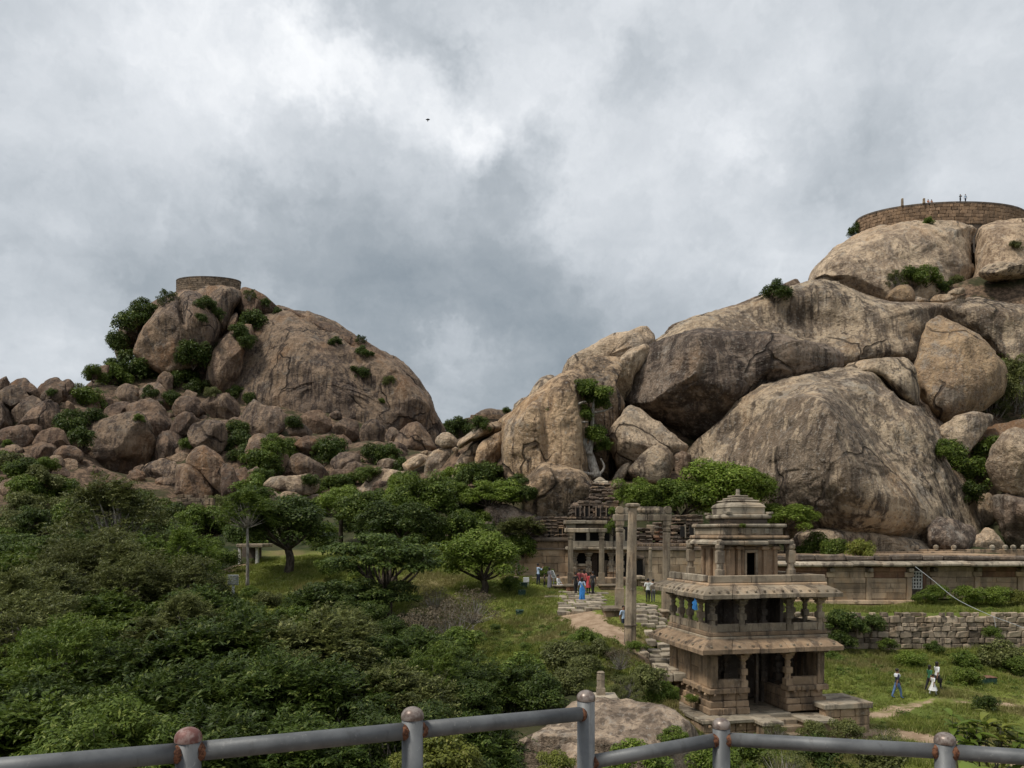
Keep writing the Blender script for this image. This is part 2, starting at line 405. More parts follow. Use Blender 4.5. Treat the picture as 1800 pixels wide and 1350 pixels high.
RB('rock_dome', 'gigantic smooth boulder rising straight behind the long stone hall', '6', 97, [15,560,60,500,150,440,250,370,330,290,480,210,600,160,760,125,900,118,1000,138,1060,190,1130,270,1205,305,1240,290,1310,400,1370,500,1400,580,1470,680,1520,800,1565,950,1560,1080,1290,1110,1000,1110,700,1090,500,1050,400,960,200,760], 'tan', T=15, lean=.3, rough=.6, p=2.6, res=1.8, facets=1,
   bumps=((1470,830,60,120,-25,8),(1440,760,36,36,0,4.5),(1570,890,50,80,-40,4),(1330,760,50,110,20,3.5),(1530,780,30,110,-40,-3)))
RB('rock_slab', 'low ledge along the foot of the gigantic smooth boulder', '6', 82, [560,1000,640,935,850,915,1050,945,1200,980,1300,1000,1310,1080,1000,1110,600,1100], 'tan', T=4, p=4)
RB('boulder', 'dark rounded rock at the foot of the gigantic boulder', '6', 83, [1280,900,1340,868,1450,878,1530,920,1552,990,1500,1060,1290,1070], 'dark', T=3.5)
RB('rock_slab', 'tilted rock flake capping the gigantic smooth boulder', '6', 100, [815,95,880,60,1000,40,1180,25,1222,80,1242,200,1238,290,1200,290,1140,235,1060,150,1000,122,900,115], 'tan', T=5, lean=.2, rough=.6)
RB('boulder', 'tall ochre boulder with smooth orange stained face', 'F', 106, [1605,646,1618,610,1634,572,1652,560,1680,570,1722,592,1750,620,1769,648,1765,690,1735,715,1700,738,1660,748,1640,730,1614,692], 'orange', T=7, rough=.5, res=1.4, facets=2)
RB('boulder', 'broad speckled boulder sloping behind the ochre boulder', '5', 118, [1290,800,1380,750,1500,738,1640,765,1776,795,2100,850,2200,1150,1776,1200,1670,1180,1600,1090,1500,980,1380,900], 'tan', T=8, lean=.4, facets=1, grow=1.06)
RB('boulder', 'grey block below the ochre boulder beside the green shrubs', '6', 97, [1350,385,1440,330,1520,318,1650,330,1560,460,1500,540,1420,535,1370,470], 'tan', p=2.4)
RB('boulder', 'low brown boulder behind the shrub on the rocks', '6', 99, [1495,480,1560,410,1680,370,1800,358,2100,390,2150,560,1640,640,1530,560], 'brown2')
RB('boulder', 'large pale boulder with rounded top stacked on a darker one', '6', 88, [1600,610,1640,500,1700,430,1750,403,1850,430,2050,520,2100,750,1800,765,1640,715], 'tan2', T=7)
RB('boulder', 'dark boulder carrying the large pale one above the hall roof', '6', 87, [1618,765,1700,742,1850,770,2050,790,2150,1060,1740,1060,1690,940,1640,860], 'dark', T=6)
RB('boulder', 'small pale pyramid-shaped rock on the hall roof edge', '6', 82.5, [1465,1040,1530,980,1600,918,1640,938,1690,1000,1710,1045], 'tan2', p=2)
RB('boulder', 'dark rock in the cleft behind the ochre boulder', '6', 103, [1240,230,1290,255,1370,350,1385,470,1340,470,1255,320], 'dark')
RB('boulder', 'grey cracked rock in the cleft over the pyramid-shaped rock', '6', 93, [1515,810,1560,760,1620,738,1665,820,1650,960,1560,980,1530,880], 'tan')
for fl, lb, mm in (([885,750,920,690,1000,640,1060,638,1092,680,1095,750], 'ochre block under the bushes on the summit dome', 'orange'),
                   ([905,752,920,735,1040,712,1170,728,1205,762,1100,785,980,782], 'flat grey flake on the ledge below the summit dome', 'tan'),
                   ([1175,735,1230,705,1310,698,1362,720,1300,750,1200,752], 'long pale stone on the ledge below the summit dome', 'tan2'),
                   ([1285,695,1330,670,1400,658,1416,692,1350,706], 'thin slab leaning in the summit crack', 'tan'),
                   ([1200,772,1300,750,1372,762,1340,800,1280,810], 'pale rubble stone above the ochre boulder', 'tan2'),
                   ([1230,850,1245,825,1290,818,1290,850,1255,860], 'small grey stone on top of the ochre boulder', 'tan')):
    RB('boulder', lb, '5', 128, fl, mm, group='loose rocks on the ledge below the summit')
RB('rock_slab', 'dark sloping rock shoulder bare below the summit dome', 'F', 138, [1130,605,1160,580,1250,556,1300,540,1340,525,1372,505,1404,484,1412,500,1380,560,1250,620], 'dark', T=8, lean=.6, rough=.5)
RB('boulder', 'steep wedge rock with overhanging dark underside beside the temple', '4', 83, [110,850,150,800,260,720,340,655,400,680,470,690,560,720,660,790,700,900,640,1060,480,1080,300,1080,200,1030,190,910,130,880], 'streak', T=6, rough=.8, res=1.3, bumps=((918,862,30,22,-25,3),(985,850,20,60,-25,-1)))
RB('rock_slab', 'dark low slab behind the light green round tree', 'F', 79, [840,905,860,885,900,893,950,908,972,918,985,950,840,950], 'dark')
# the middle boulders under the saddle
GB = 'boulders stacked in the saddle between the hills'
for fl, D, lb, mm, kw in (
    ([415,575,440,500,500,455,545,445,600,470,660,510,682,550,650,605,560,628,480,620], 104, 'egg-shaped boulder balanced on a pillar of rock in the saddle', 'tan2', dict(p=2.3)),
    ([280,960,330,720,420,640,520,625,640,630,650,700,600,860,570,1000,400,1010], 104, 'squat pillar of rock under the balanced boulder', 'tan', {}),
    ([660,610,700,540,820,450,930,370,1050,350,1110,330,1165,360,1175,430,1000,490,880,545,800,545,690,640], 99, 'long tilted slab with broken pale upper edge in the saddle', 'tan2', dict(T=4, rough=1.2)),
    ([580,1020,640,850,700,720,830,600,900,560,905,640,890,760,880,900,760,1010], 98, 'pale leaning slab below the long tilted slab', 'tan2', {}),
    ([890,700,920,590,1040,490,1180,430,1205,470,1190,640,1120,780,1000,910,930,900,895,820], 96, 'pitted slab leaning against the streaked cliff', 'streak', dict(rough=1.5)),
    ([1060,1030,1080,900,1130,770,1190,680,1200,900,1190,1040], 95, 'dark narrow rock at the foot of the streaked cliff', 'dark', {}),
    ([790,1020,850,910,930,895,1040,905,1065,960,1060,1040,900,1060], 91, 'low pale rock below the pitted slab', 'tan2', {}),
    ([1110,340,1180,270,1290,205,1300,260,1220,310,1190,400], 110, 'orange tinged rock at the crest of the saddle', 'orange', {}),
    ([40,810,150,740,230,690,330,700,345,740,240,840,120,900,60,870], 106, 'tilted rock beside the squat pillar', 'tan2', {}),
    ([230,700,280,660,335,650,340,700,290,705], 110, 'small tan rock behind the tilted rock', 'tan', {}),
    ([600,640,650,612,680,640,670,690,640,700], 102, 'small round rock tucked beside the squat pillar', 'tan', {})):
    boulder('boulder', lb, 'boulder', GB, '9', D, fl, mm, **kw)
# ------------------------------------------------------------------ the boulder hill with the small bastion
GL = 'boulders of the hill under the small bastion'
def LB(name, label, z, D, flat, m='brown', **k): return boulder(name, label, 'boulder', k.pop('group', GL), z, D, flat, m, **k)
LB('rock_dome', 'vast bare sloping rock face falling from the small bastion', 'F', 192, [368,655,400,605,440,562,492,545,530,552,590,575,650,606,692,638,732,678,755,702,783,758,790,800,700,810,600,800,500,790,430,760,385,720], 'brown2', T=22, lean=.55, rough=.6, p=2.5, res=2.0, facets=1, bumps=((620,680,20,130,-42,-3),(560,640,60,120,-30,2.5),(700,690,22,90,-40,2)))
LB('rock_slab', 'long layered rock sheet on the crest of the bare face', '8', 187, [330,140,480,195,620,245,760,315,880,382,1000,472,1100,562,1195,665,1182,690,1040,640,980,570,880,528,760,452,700,372,600,330,420,232], 'brown', T=7, lean=.5, rough=.6)
LB('rock_dome', 'big egg-shaped rock with a jagged vertical crack under the small bastion', '7', 184, [718,510,740,440,790,350,860,260,940,200,1020,166,1070,183,1130,260,1172,360,1142,470,1060,590,900,620,790,570], 'brown2', T=14, lean=.3, rough=.55, res=1.4, facets=2, bumps=((318,560,5,45,-10,-3),))
LB('boulder', 'upright rock directly under the small bastion wall', '7', 196, [1030,180,1090,145,1200,140,1290,160,1302,210,1255,270,1235,350,1182,440,1140,470,1150,330,1100,230], 'brown2', T=9)
LB('boulder', 'steep grey slab beside the big egg-shaped rock', '7', 181, [1105,600,1140,500,1200,420,1290,370,1352,352,1370,420,1310,510,1300,720,1160,720,1115,660], 'brown2', T=9, p=4)
LB('boulder', 'small upright stone in the cleft under the small bastion', '7', 190, [1222,355,1250,290,1280,270,1284,310,1272,372,1235,380])
LB('rock_slab', 'overhanging dark ledge beside the small bastion', '8', 196, [40,110,90,68,180,105,305,160,290,185,200,198,100,192], 'brown', T=8)
LB('rock_slab', 'sloping crest rock joining the small bastion and the ledge', 'F', 203, [415,520,430,505,460,520,492,545,470,556,430,540], 'brown', T=8)
LB('boulder', 'dark shoulder rock behind bushes beside the egg-shaped rock', '7', 196, [625,450,640,380,700,320,800,240,900,185,960,178,950,220,860,300,800,380,740,470,700,540,630,540], 'brown', T=9)
LB('rock_dome', 'dark rock core filling the clefts under the small bastion', 'F', 206, [290,560,310,515,420,512,470,545,480,620,440,680,330,680,280,640], 'brown', T=9, lean=.2)
GP = 'boulder pile below the small bastion'
PILE = [
 ('7',176,[440,730,480,660,540,600,600,578,622,620,645,700,580,750],'orange pointed boulder below the bushes of the bastion hill','brown2'),
 ('7',180,[465,650,530,590,612,528,615,600,540,620],'slim slab above the orange pointed boulder','brown2'),
 ('7',166,[612,770,630,700,690,665,740,688,805,720,795,775],None,'brown2'),
 ('7',164,[760,700,800,658,850,658,900,718,945,810,900,800,790,780],None,'brown2'),
 ('7',172,[838,660,880,600,932,608,925,700,880,700],None,'brown2'),
 ('7',164,[975,735,1010,693,1058,708,1055,745,990,755],None,'brown2'),
 ('7',158,[938,790,980,738,1060,738,1105,800,1085,865,990,865,945,840],None,'brown'),
 ('7',154,[1085,770,1140,728,1220,708,1300,738,1322,790,1280,845,1200,862,1110,805],'brown boulder with a black hollow beneath it on the bastion hill','brown2'),
 ('7',152,[562,850,580,790,640,758,700,763,708,840,620,860],None,'brown'),
 ('7',150,[695,775,780,752,870,752,925,800,955,860,915,935,850,955,760,870,700,850],'long rounded boulder lying on top of the big streaked block','brown'),
 ('7',141,[436,970,460,915,520,882,640,842,730,832,780,858,832,930,843,1000,835,1080,760,1150,650,1180,540,1150,490,1090,446,1010],'big upright block with dark vertical streaks on the bastion hill','brown2'),
 ('7',143,[465,875,490,848,565,848,545,885,490,890],None,'brown'),
 ('7',142,[842,1085,850,960,880,928,962,918,985,960,935,1085],None,'brown'),
 ('7',145,[918,920,960,838,1000,813,1075,848,1075,880,1000,935],None,'brown'),
 ('7',137,[1023,935,1050,888,1110,857,1182,857,1222,910,1243,970,1205,1036,1150,1050,1080,1015,1033,985],'round ball-like boulder above the long diagonal boulder','brown2'),
 ('7',129,[1005,1090,1050,1018,1100,1000,1160,1036,1250,1126,1312,1240,1272,1280,1195,1245,1080,1135],'long smooth boulder leaning diagonally over a dark gap','brown2'),
 ('7',133,[775,1155,800,1088,850,1067,930,1083,962,1120,952,1185,880,1180,800,1165],None,'brown2'),
 ('7',127,[955,1110,1020,1098,1100,1148,1168,1220,1145,1280,1040,1285,955,1255],'wide boulder with a flat pale face under the diagonal boulder','brown2'),
 ('7',130,[838,1175,900,1163,915,1230,850,1220],None,'brown'),
 ('7',131,[1255,1140,1310,1118,1381,1128,1440,1170,1405,1220,1310,1215],None,'brown'),
 ('7',150,[-60,720,0,640,30,625,58,660,35,695,-20,730],None,'brown2'),
 ('7',148,[48,670,90,638,140,632,190,678,238,742,205,770,140,700],'arched brown rock crowning the cracked cluster','brown'),
 ('7',145,[-60,740,40,682,90,670,140,700,152,742,80,805,20,765],None,'brown2'),
 ('7',143,[72,805,120,760,170,718,222,760,205,805,130,848,95,858],None,'brown2'),
 ('7',142,[-80,745,20,772,92,852,45,898,-80,930],None,'brown2'),
 ('7',140,[92,890,150,820,240,748,320,758,352,800,325,890,270,920,180,905],'broad plain boulder at the foot of the cracked cluster','brown'),
 ('7',152,[212,695,240,655,300,632,342,660,362,740,300,770,230,740],None,'brown'),
 ('7',156,[338,655,370,636,397,650,393,710,360,730],None,'brown'),
 ('7',147,[222,730,270,673,332,700,335,770,240,760],None,'brown2'),
 ('7',132,[-60,940,60,898,130,888,192,960,182,1005,100,1012,0,975],None,'brown'),
 ('7',135,[128,895,190,878,243,910,212,958],None,'brown'),
 ('7',131,[188,990,230,918,300,905,360,918,378,990,310,1015,280,988],None,'brown'),
 ('7',127,[158,1015,200,983,280,977,312,1000,272,1055,220,1085,180,1055],None,'brown'),
 ('7',125,[297,1035,340,998,400,998,452,1040,442,1075,350,1080],None,'brown'),
 ('7',123,[248,1085,290,1048,340,1053,352,1090,290,1130],None,'brown2'),
 ('7',124,[58,1080,100,1043,170,1043,207,1080,130,1100],None,'brown2'),
 ('7',128,[-60,1020,40,1008,77,1030,60,1070,-60,1070],None,'brown'),
 ('7',121,[128,1120,240,1078,277,1120,252,1190,180,1180],None,'brown'),
 ('7',119,[258,1190,285,1133,322,1148,334,1225,270,1225],None,'brown'),
 ('7',134,[378,1000,400,950,440,955,442,1020],None,'brown'),
 ('7',110,[-5,1222,20,1180,80,1168,150,1188,182,1220,140,1263,80,1285,10,1255],'lens-shaped boulder resting on rubble above the dark shrubs','brown2'),
 ('7',160,[505,780,560,733,612,750,605,790,520,800],None,'brown'),
 ('7',168,[470,640,490,600,540,570,600,560,560,620],None,'brown'),
 ('8',150,[52,840,100,740,150,683,220,718,300,738,355,790,325,860,250,905,150,900,100,860],'angular orange boulder at the foot of the bare rock face','brown2'),
 ('8',147,[357,855,400,823,450,833,500,857,514,880,440,905,370,895],None,'brown2'),
 ('8',160,[437,805,480,762,550,754,603,800,605,870,540,900,470,850],None,'brown2'),
 ('8',165,[597,775,650,748,683,780,660,808],None,'brown2'),
 ('8',158,[635,850,700,798,773,818,775,910,720,940,650,890],None,'brown2'),
 ('8',152,[788,950,798,850,840,807,890,812,943,880,935,970,850,975],'upright blocky boulder standing against the bare rock face','brown2'),
 ('8',150,[937,890,970,848,1012,868,1024,905,960,940],None,'brown2'),
 ('8',141,[980,940,1020,868,1100,822,1162,838,1222,910,1245,980,1180,1012,1100,1012,1020,985],'large rounded boulder at the low end of the bare rock face','brown2'),
 ('8',172,[367,745,400,688,480,678,503,710,450,748],None,'brown2'),
 ('8',156,[337,808,380,773,433,810,400,838,350,838],None,'brown2'),
 ('8',131,[115,990,140,918,200,892,262,928,302,1000,395,1010,355,1110,250,1150,150,1120],'smooth tan boulder with a long sloping back below the shrubs','brown2'),
 ('8',128,[357,1050,430,1005,490,1037,560,1077,614,1165,580,1200,480,1165,400,1140],'cracked slab beside the smooth tan boulder','brown2'),
 ('8',135,[395,940,480,898,532,918,545,1010,440,985],None,'brown'),
 ('8',127,[612,1065,650,1008,720,992,782,1018,804,1085,740,1115,650,1112],'plump reddish boulder standing alone among dark shrubs','brown2'),
 ('8',148,[635,900,700,898,765,985,720,1000,660,960],None,'brown'),
 ('8',118,[-30,1070,30,1088,85,1220,75,1270,-30,1275],None,'brown'),
 ('8',122,[30,1105,100,1093,143,1140,125,1215,60,1225],None,'brown'),
 ('8',121,[118,1115,170,1083,224,1130,185,1190],None,'brown'),
 ('8',122,[870,1090,900,1043,960,1033,1030,1058,1065,1105,1000,1100],'rounded tan boulder above the leaning striped boulder','tan'),
 ('8',112,[770,1215,830,1138,900,1093,1000,1098,1085,1130,1070,1215,850,1230],'tan boulder with slanting dark stripes above the trees','tan2'),
 ('8',132,[940,1045,945,1000,1003,993,1012,1055],None,'brown2'),
 ('8',134,[922,995,950,958,993,958,995,990,950,1004],None,'brown2'),
 ('8',138,[932,960,960,933,993,938,990,962],None,'brown2'),
 ('1',100,[1140,610,1165,545,1250,500,1330,465,1400,418,1465,438,1540,540,1500,600,1300,640],'brown striped rock rising behind the low rubble wall','tan'),
 ('1',92,[195,430,250,408,322,480,338,535,290,552,220,520],None,'brown2'),
 ('1',95,[-40,400,60,398,123,460,85,508,-40,500],None,'brown2'),
]
for z, D, fl, lb, mm in PILE:
    boulder('boulder', lb or '?', 'boulder', GP, z, D, fl, mm, rough=1.1, p=2.7, grow=1.2 if lb is None else 1.1, res=1.4, facets=7, fdeep=(.55, .85))
GS = 'pale stacked boulders above the trees'
for z, D, fl, lb in (('8',101,[212,1195,250,1148,330,1138,460,1122,530,1148,558,1170,532,1225,470,1255,350,1235,250,1215],'pale flat-topped capstone boulder lying on the pale stack'),
    ('8',99,[60,1330,130,1250,200,1212,280,1228,345,1290,300,1350],'pale rounded boulder beside the capstone stack'),
    ('8',98,[297,1255,350,1222,430,1243,449,1305,380,1330],'small pale boulder under the capstone edge'),
    ('8',102,[437,1265,545,1238,538,1320,450,1325],'layered brown support stone beneath the capstone'),
    ('8',99,[527,1305,560,1283,605,1312,570,1350],'small pale stone at the end of the capstone stack'),
    ('8',98,[440,1345,500,1318,570,1335,560,1375,450,1380],'low pale stone in front of the capstone stack')):
    boulder('boulder', lb, 'boulder', GS, z, D, fl, 'tan2', rough=1.0)
boulder('boulder', 'big flat boulder with a broken vertical face in the scrub before the tower', 'boulder', None, 'F', 26.5, [880,1345,905,1315,950,1285,985,1262,1010,1245,1060,1236,1100,1232,1140,1236,1180,1252,1210,1275,1228,1300,1238,1350,1225,1420,1150,1440,1000,1440,900,1400], 'near', T=2.6, lean=.75, rough=.7, res=1.2, ground=False, facets=0, planes=((1, .25, -.25, .30), (.5, -.9, .1, .7), (.35, .1, 1, .8)))
boulder('boulder', 'brown broken lump at the lower end of the big flat boulder', 'boulder', None, 'F', 24.6, [955,1345,985,1318,1010,1304,1030,1310,1040,1350,1035,1400,960,1400], 'near', ground=False)

# unnamed boulders of the pile: say how each looks and which named rock it lies by
SHORT = [(430,660,'the bare rock face'),(318,560,'the cracked egg-shaped rock'),(375,600,'the steep grey slab'),(175,670,'the orange pointed boulder'),(390,715,'the boulder with the black hollow'),(270,740,'the long rounded boulder'),(210,785,'the big streaked block'),(368,770,'the ball-like boulder'),(380,830,'the diagonal boulder'),(345,845,'the flat-faced boulder'),(50,690,'the arched brown rock'),(75,735,'the broad plain boulder'),(30,858,'the lens-shaped boulder'),(460,735,'the angular orange boulder'),(655,765,'the upright blocky boulder'),(735,775,'the large rounded boulder'),(470,810,'the smooth tan boulder'),(545,830,'the cracked slab'),(605,812,'the plump reddish boulder'),(670,850,'the striped tan boulder'),(395,945,'the brown striped rock')]
def near_phrase(x, y, table=SHORT):
    bx, by, ph = min(table, key=lambda q: math.hypot(q[0]-x, q[1]-y))
    rel = 'just above' if by-y > 22 else ('just below' if y-by > 22 else 'beside')
    return rel+' '+ph
for o, x, y, w, h, m_ in BPX:
    if o['label'] == '?':
        sz = 'small' if w*h < 900 else ('middling' if w*h < 2600 else 'bulky')
        shp = 'flattish' if w > 1.6*h else ('upright' if h > 1.15*w else 'rounded')
        o['label'] = '%s %s %s boulder %s' % (sz, shp, 'dark brown' if m_ == 'brown' else 'tan-brown', near_phrase(x, y))
# ------------------------------------------------------------------ terrain
CTRL = [(x, y, z) for x, y, z in GROUND]
def cpx(px, py, D): CTRL.append(tuple(P(px, py, D)))
for a in ((880,1150,45),(850,1040,60),(950,1180,38),(1000,1100,48),(1000,1060,55),(1023,1058,55),(700,1090,50),(1060,1215,30),(1160,1180,38.5),(1120,1140,42),(1150,1105,47),
          (1577,1230,44),(1750,1230,44),(1470,1195,46),(1700,1160,53),(1520,1150,54.5),(1800,1150,54.5),(1500,1300,35),(1750,1330,32.5),(1300,1345,31),(1900,1250,42),(1700,1200,47),
          (1480,1082,58),(1750,1078,58),(1650,1080,58),(1900,1078,58),(1400,1085,58),(1155,1062,56),(1100,1062,54),(1090,1070,50),(1180,1075,50),(1000,1035,62),(1100,1030,62),(1200,1040,62),
          (410,1050,60),(500,1010,65),(430,995,72),(600,1020,62),(460,1105,54),(330,985,70),(725,1085,52),(835,1040,58),(920,1020,63),(200,1040,60),(50,1050,58),(1230,1260,41),(1280,1240,44),(1215,1278,36),(1190,1262,38),(1240,1292,34),(1180,1222,40.5),(1170,1262,34),(1200,1300,31.5),(1140,1108,46.8),(1140,1096,48.2),(1140,1086,49.6),(1170,1122,45.8)):
    cpx(*a)
CTRL += [(-22, 20, -3), (-10, 20, -3), (-4, 14, -3), (6, 16, -1), (14, 18, 0), (24, 22, .3), (-20, 32, -3), (-8, 32, -2.2), (-30, 42, -2), (-14, 44, 0), (-40, 50, 0), (2, 26, 1.6), (8, 27, 1.2), (0, 8, -3), (0, -20, -3), (-20, 5, -4), (20, 8, -1),
         (4, 66, 6.0), (14, 66, 6.0), (22, 66, 5.5), (9, 78, 8.0), (20, 78, 7.6), (26, 70, 4.2), (45, 70, 4.2), (60, 72, 4.4), (26, 62, 4.0), (34, 84, 7.0), (55, 84, 7.0), (70, 84, 8),
         (85, 150, 55), (95, 172, 66), (85, 200, 55), (110, 172, 62), (140, 170, 45), (60, 165, 38), (85, 250, 20), (180, 120, 20), (120, 110, 30), (30, 150, 25), (0, 160, 18), (0, 200, 15), (-10, 250, 15),
         (-74, 208, 66), (-74, 235, 50), (-74, 280, 15), (-50, 225, 48), (-30, 215, 32), (-100, 190, 46), (-110, 160, 34), (-140, 160, 32), (-140, 220, 26), (-180, 180, 20), (-10, 215, 18), (-25, 260, 14),
         (-200, 80, 2), (-100, 60, 3), (-100, 20, -3), (100, 20, 0), (100, 60, 4), (200, 60, 2), (200, 200, 5), (-220, 300, 5), (0, 320, 8), (200, 300, 5), (0, -100, -3), (200, -100, -2), (-200, -100, -3),
         (60, 30, .2), (70, 50, .8)]
def flat_far():
    out = []
    for a in range(0, 360, 20):
        for r_ in (700, 1500, 4000): out.append((math.cos(R(a))*r_, math.sin(R(a))*r_+100, -2.0))
    return out
CTRL += flat_far()
C = np.array(CTRL, dtype=float)
def phi(r): return np.sqrt(r*r+9.0)
_d = np.linalg.norm(C[:, None, :2]-C[None, :, :2], axis=2)
_A = phi(_d)+np.eye(len(C))*-0.6
_n = len(C)
_B = np.zeros((_n+1, _n+1)); _B[:_n, :_n] = _A; _B[_n, :_n] = 1; _B[:_n, _n] = 1
_w = np.linalg.solve(_B, np.concatenate([C[:, 2], [0]]))
def smooth01(x): x = np.clip(x, 0, 1); return x*x*(3-2*x)
def height_np(X, Y):
    sh = X.shape; X = X.ravel().astype(float); Y = Y.ravel().astype(float); Z = np.empty_like(X)
    for i in range(0, len(X), 20000):
        dx = X[i:i+20000, None]-C[None, :, 0]; dy = Y[i:i+20000, None]-C[None, :, 1]
        Z[i:i+20000] = phi(np.sqrt(dx*dx+dy*dy))@_w[:_n]+_w[_n]
    # terrace behind the retaining wall: a sharp step at the wall
    k = smooth01((X-14.5)/2.5)*(1-smooth01((X-75)/20))
    lo = np.minimum(Z, 1.75+.02*(Y-54)); hi = np.clip(Z, 4.25, 4.5)
    wy = 56.4
    near = (Y > 49) & (Y < 63)
    stp = np.where(Y < wy, np.where(Y < 52, Z, lo), np.where(Y < 62, hi, Z))
    Z = np.where(near, Z*(1-k)+stp*k, Z)
    return Z.reshape(sh)
def axis(segs):
    out = []
    for a, b, s in segs: out += list(np.arange(a, b, s))
    out.append(segs[-1][1]); return np.array(out)
gx = axis([(-4000, -400, 300), (-400, -160, 12), (-160, -60, 3), (-60, 70, .8), (70, 170, 3), (170, 400, 12), (400, 4000, 300)])
gy = axis([(-1500, -100, 200), (-100, 0, 10), (0, 24, 1.5), (24, 66, .6), (66, 110, 1.6), (110, 260, 3.5), (260, 500, 16), (500, 6000, 300)])
GX, GY = np.meshgrid(gx, gy)
GZ = height_np(GX, GY)
def vnoise(X, Y, f, seed=0):
    return np.array([noise.fractal(Vector((x*f+seed, y*f-seed, seed)), 1.0, 2.0, 4) for x, y in zip(X.ravel(), Y.ravel())]).reshape(X.shape)
inn = (np.abs(GX) < 165) & (GY > 0) & (GY < 262)
NZ = np.zeros_like(GX); NZ[inn] = vnoise(GX[inn], GY[inn], .09)
GZ = GZ+NZ*np.where(GY > 75, 1.2, .22)
nxn, nyn = len(gx), len(gy)
def ground_np(X, Y):
    sh = np.shape(X); X = np.ravel(X).astype(float); Y = np.ravel(Y).astype(float)
    i = np.clip(np.searchsorted(gx, X)-1, 0, nxn-2); j = np.clip(np.searchsorted(gy, Y)-1, 0, nyn-2)
    u = np.clip((X-gx[i])/(gx[i+1]-gx[i]), 0, 1); v = np.clip((Y-gy[j])/(gy[j+1]-gy[j]), 0, 1)
    Z = (GZ[j, i]*(1-u)+GZ[j, i+1]*u)*(1-v)+(GZ[j+1, i]*(1-u)+GZ[j+1, i+1]*u)*v
    return Z.reshape(sh)
def height(x, y): return float(ground_np(np.array([x]), np.array([y]))[0])
V = np.stack([GX.ravel(), GY.ravel(), GZ.ravel()], 1)
ii, jj = np.meshgrid(np.arange(nxn-1), np.arange(nyn-1))
a0 = (jj*nxn+ii).ravel()
Q = np.stack([a0, a0+1, a0+nxn+1, a0+nxn], 1)
# what grows or lies where: grass amount, bare earth of the walked paths
def seg_dist(X, Y, poly):
    d = np.full(X.shape, 1e9)
    for (x0, y0), (x1, y1) in zip(poly[:-1], poly[1:]):
        vx, vy = x1-x0, y1-y0; L2 = vx*vx+vy*vy
        t = np.clip(((X-x0)*vx+(Y-y0)*vy)/L2, 0, 1)
        d = np.minimum(d, np.hypot(X-x0-t*vx, Y-y0-t*vy))
    return d
def poly_px(l): return [(PX(px, D), D) for px, D in l]
PATH1 = poly_px([(1490, 38.6), (1560, 38.0), (1640, 35.6), (1710, 34.0), (1790, 32.0), (1900, 30)])
PATH2 = poly_px([(1020, 50.2), (1035, 47.6), (1070, 45.2), (1105, 43.5), (1140, 42.0)])
PATH3 = poly_px([(1540, 41.5), (1640, 43.6), (1720, 43.2), (1830, 42.5), (1950, 42.5)])
PATH4 = poly_px([(390, 64), (420, 66), (405, 70), (440, 72)])
d1 = seg_dist(GX, GY, PATH1); d2 = seg_dist(GX, GY, PATH2); d3 = seg_dist(GX, GY, PATH3); d4 = seg_dist(GX, GY, PATH4)
wob = NZ*.6
earth = np.maximum.reduce([1-smooth01((d1+wob-.75)/.8), 1-smooth01((d2+wob-.7)/.7), .55*(1-smooth01((d3+wob-.3)/.6)), .8*(1-smooth01((d4-.35)/.5))])
def grass_np(X, Y):
    g = np.zeros_like(X)
    g = np.maximum(g, smooth01((X-8)/3)*smooth01((Y-26)/4)*(1-smooth01((Y-62)/3)))           # lawn
    g = np.maximum(g, smooth01((X+6)/3)*smooth01((Y-33)/5)*(1-smooth01((Y-64)/3)))           # slope before the temple
    g = np.maximum(g, smooth01((X+26)/3)*(1-smooth01((X+5)/6))*smooth01((Y-52)/4)*(1-smooth01((Y-76)/4)))  # clearing
    return g
grass = grass_np(GX, GY)
me = npmesh('terrain', V, Q, None, True)
ca = me.color_attributes.new('zone', 'FLOAT_COLOR', 'POINT')
buf = np.zeros((len(V), 4), dtype=np.float32); buf[:, 0] = grass.ravel(); buf[:, 1] = earth.ravel(); buf[:, 2] = (smooth01((GZ-11)/5)*smooth01((GY-78)/8)).ravel(); buf[:, 3] = 1
ca.data.foreach_set('color', buf.ravel())
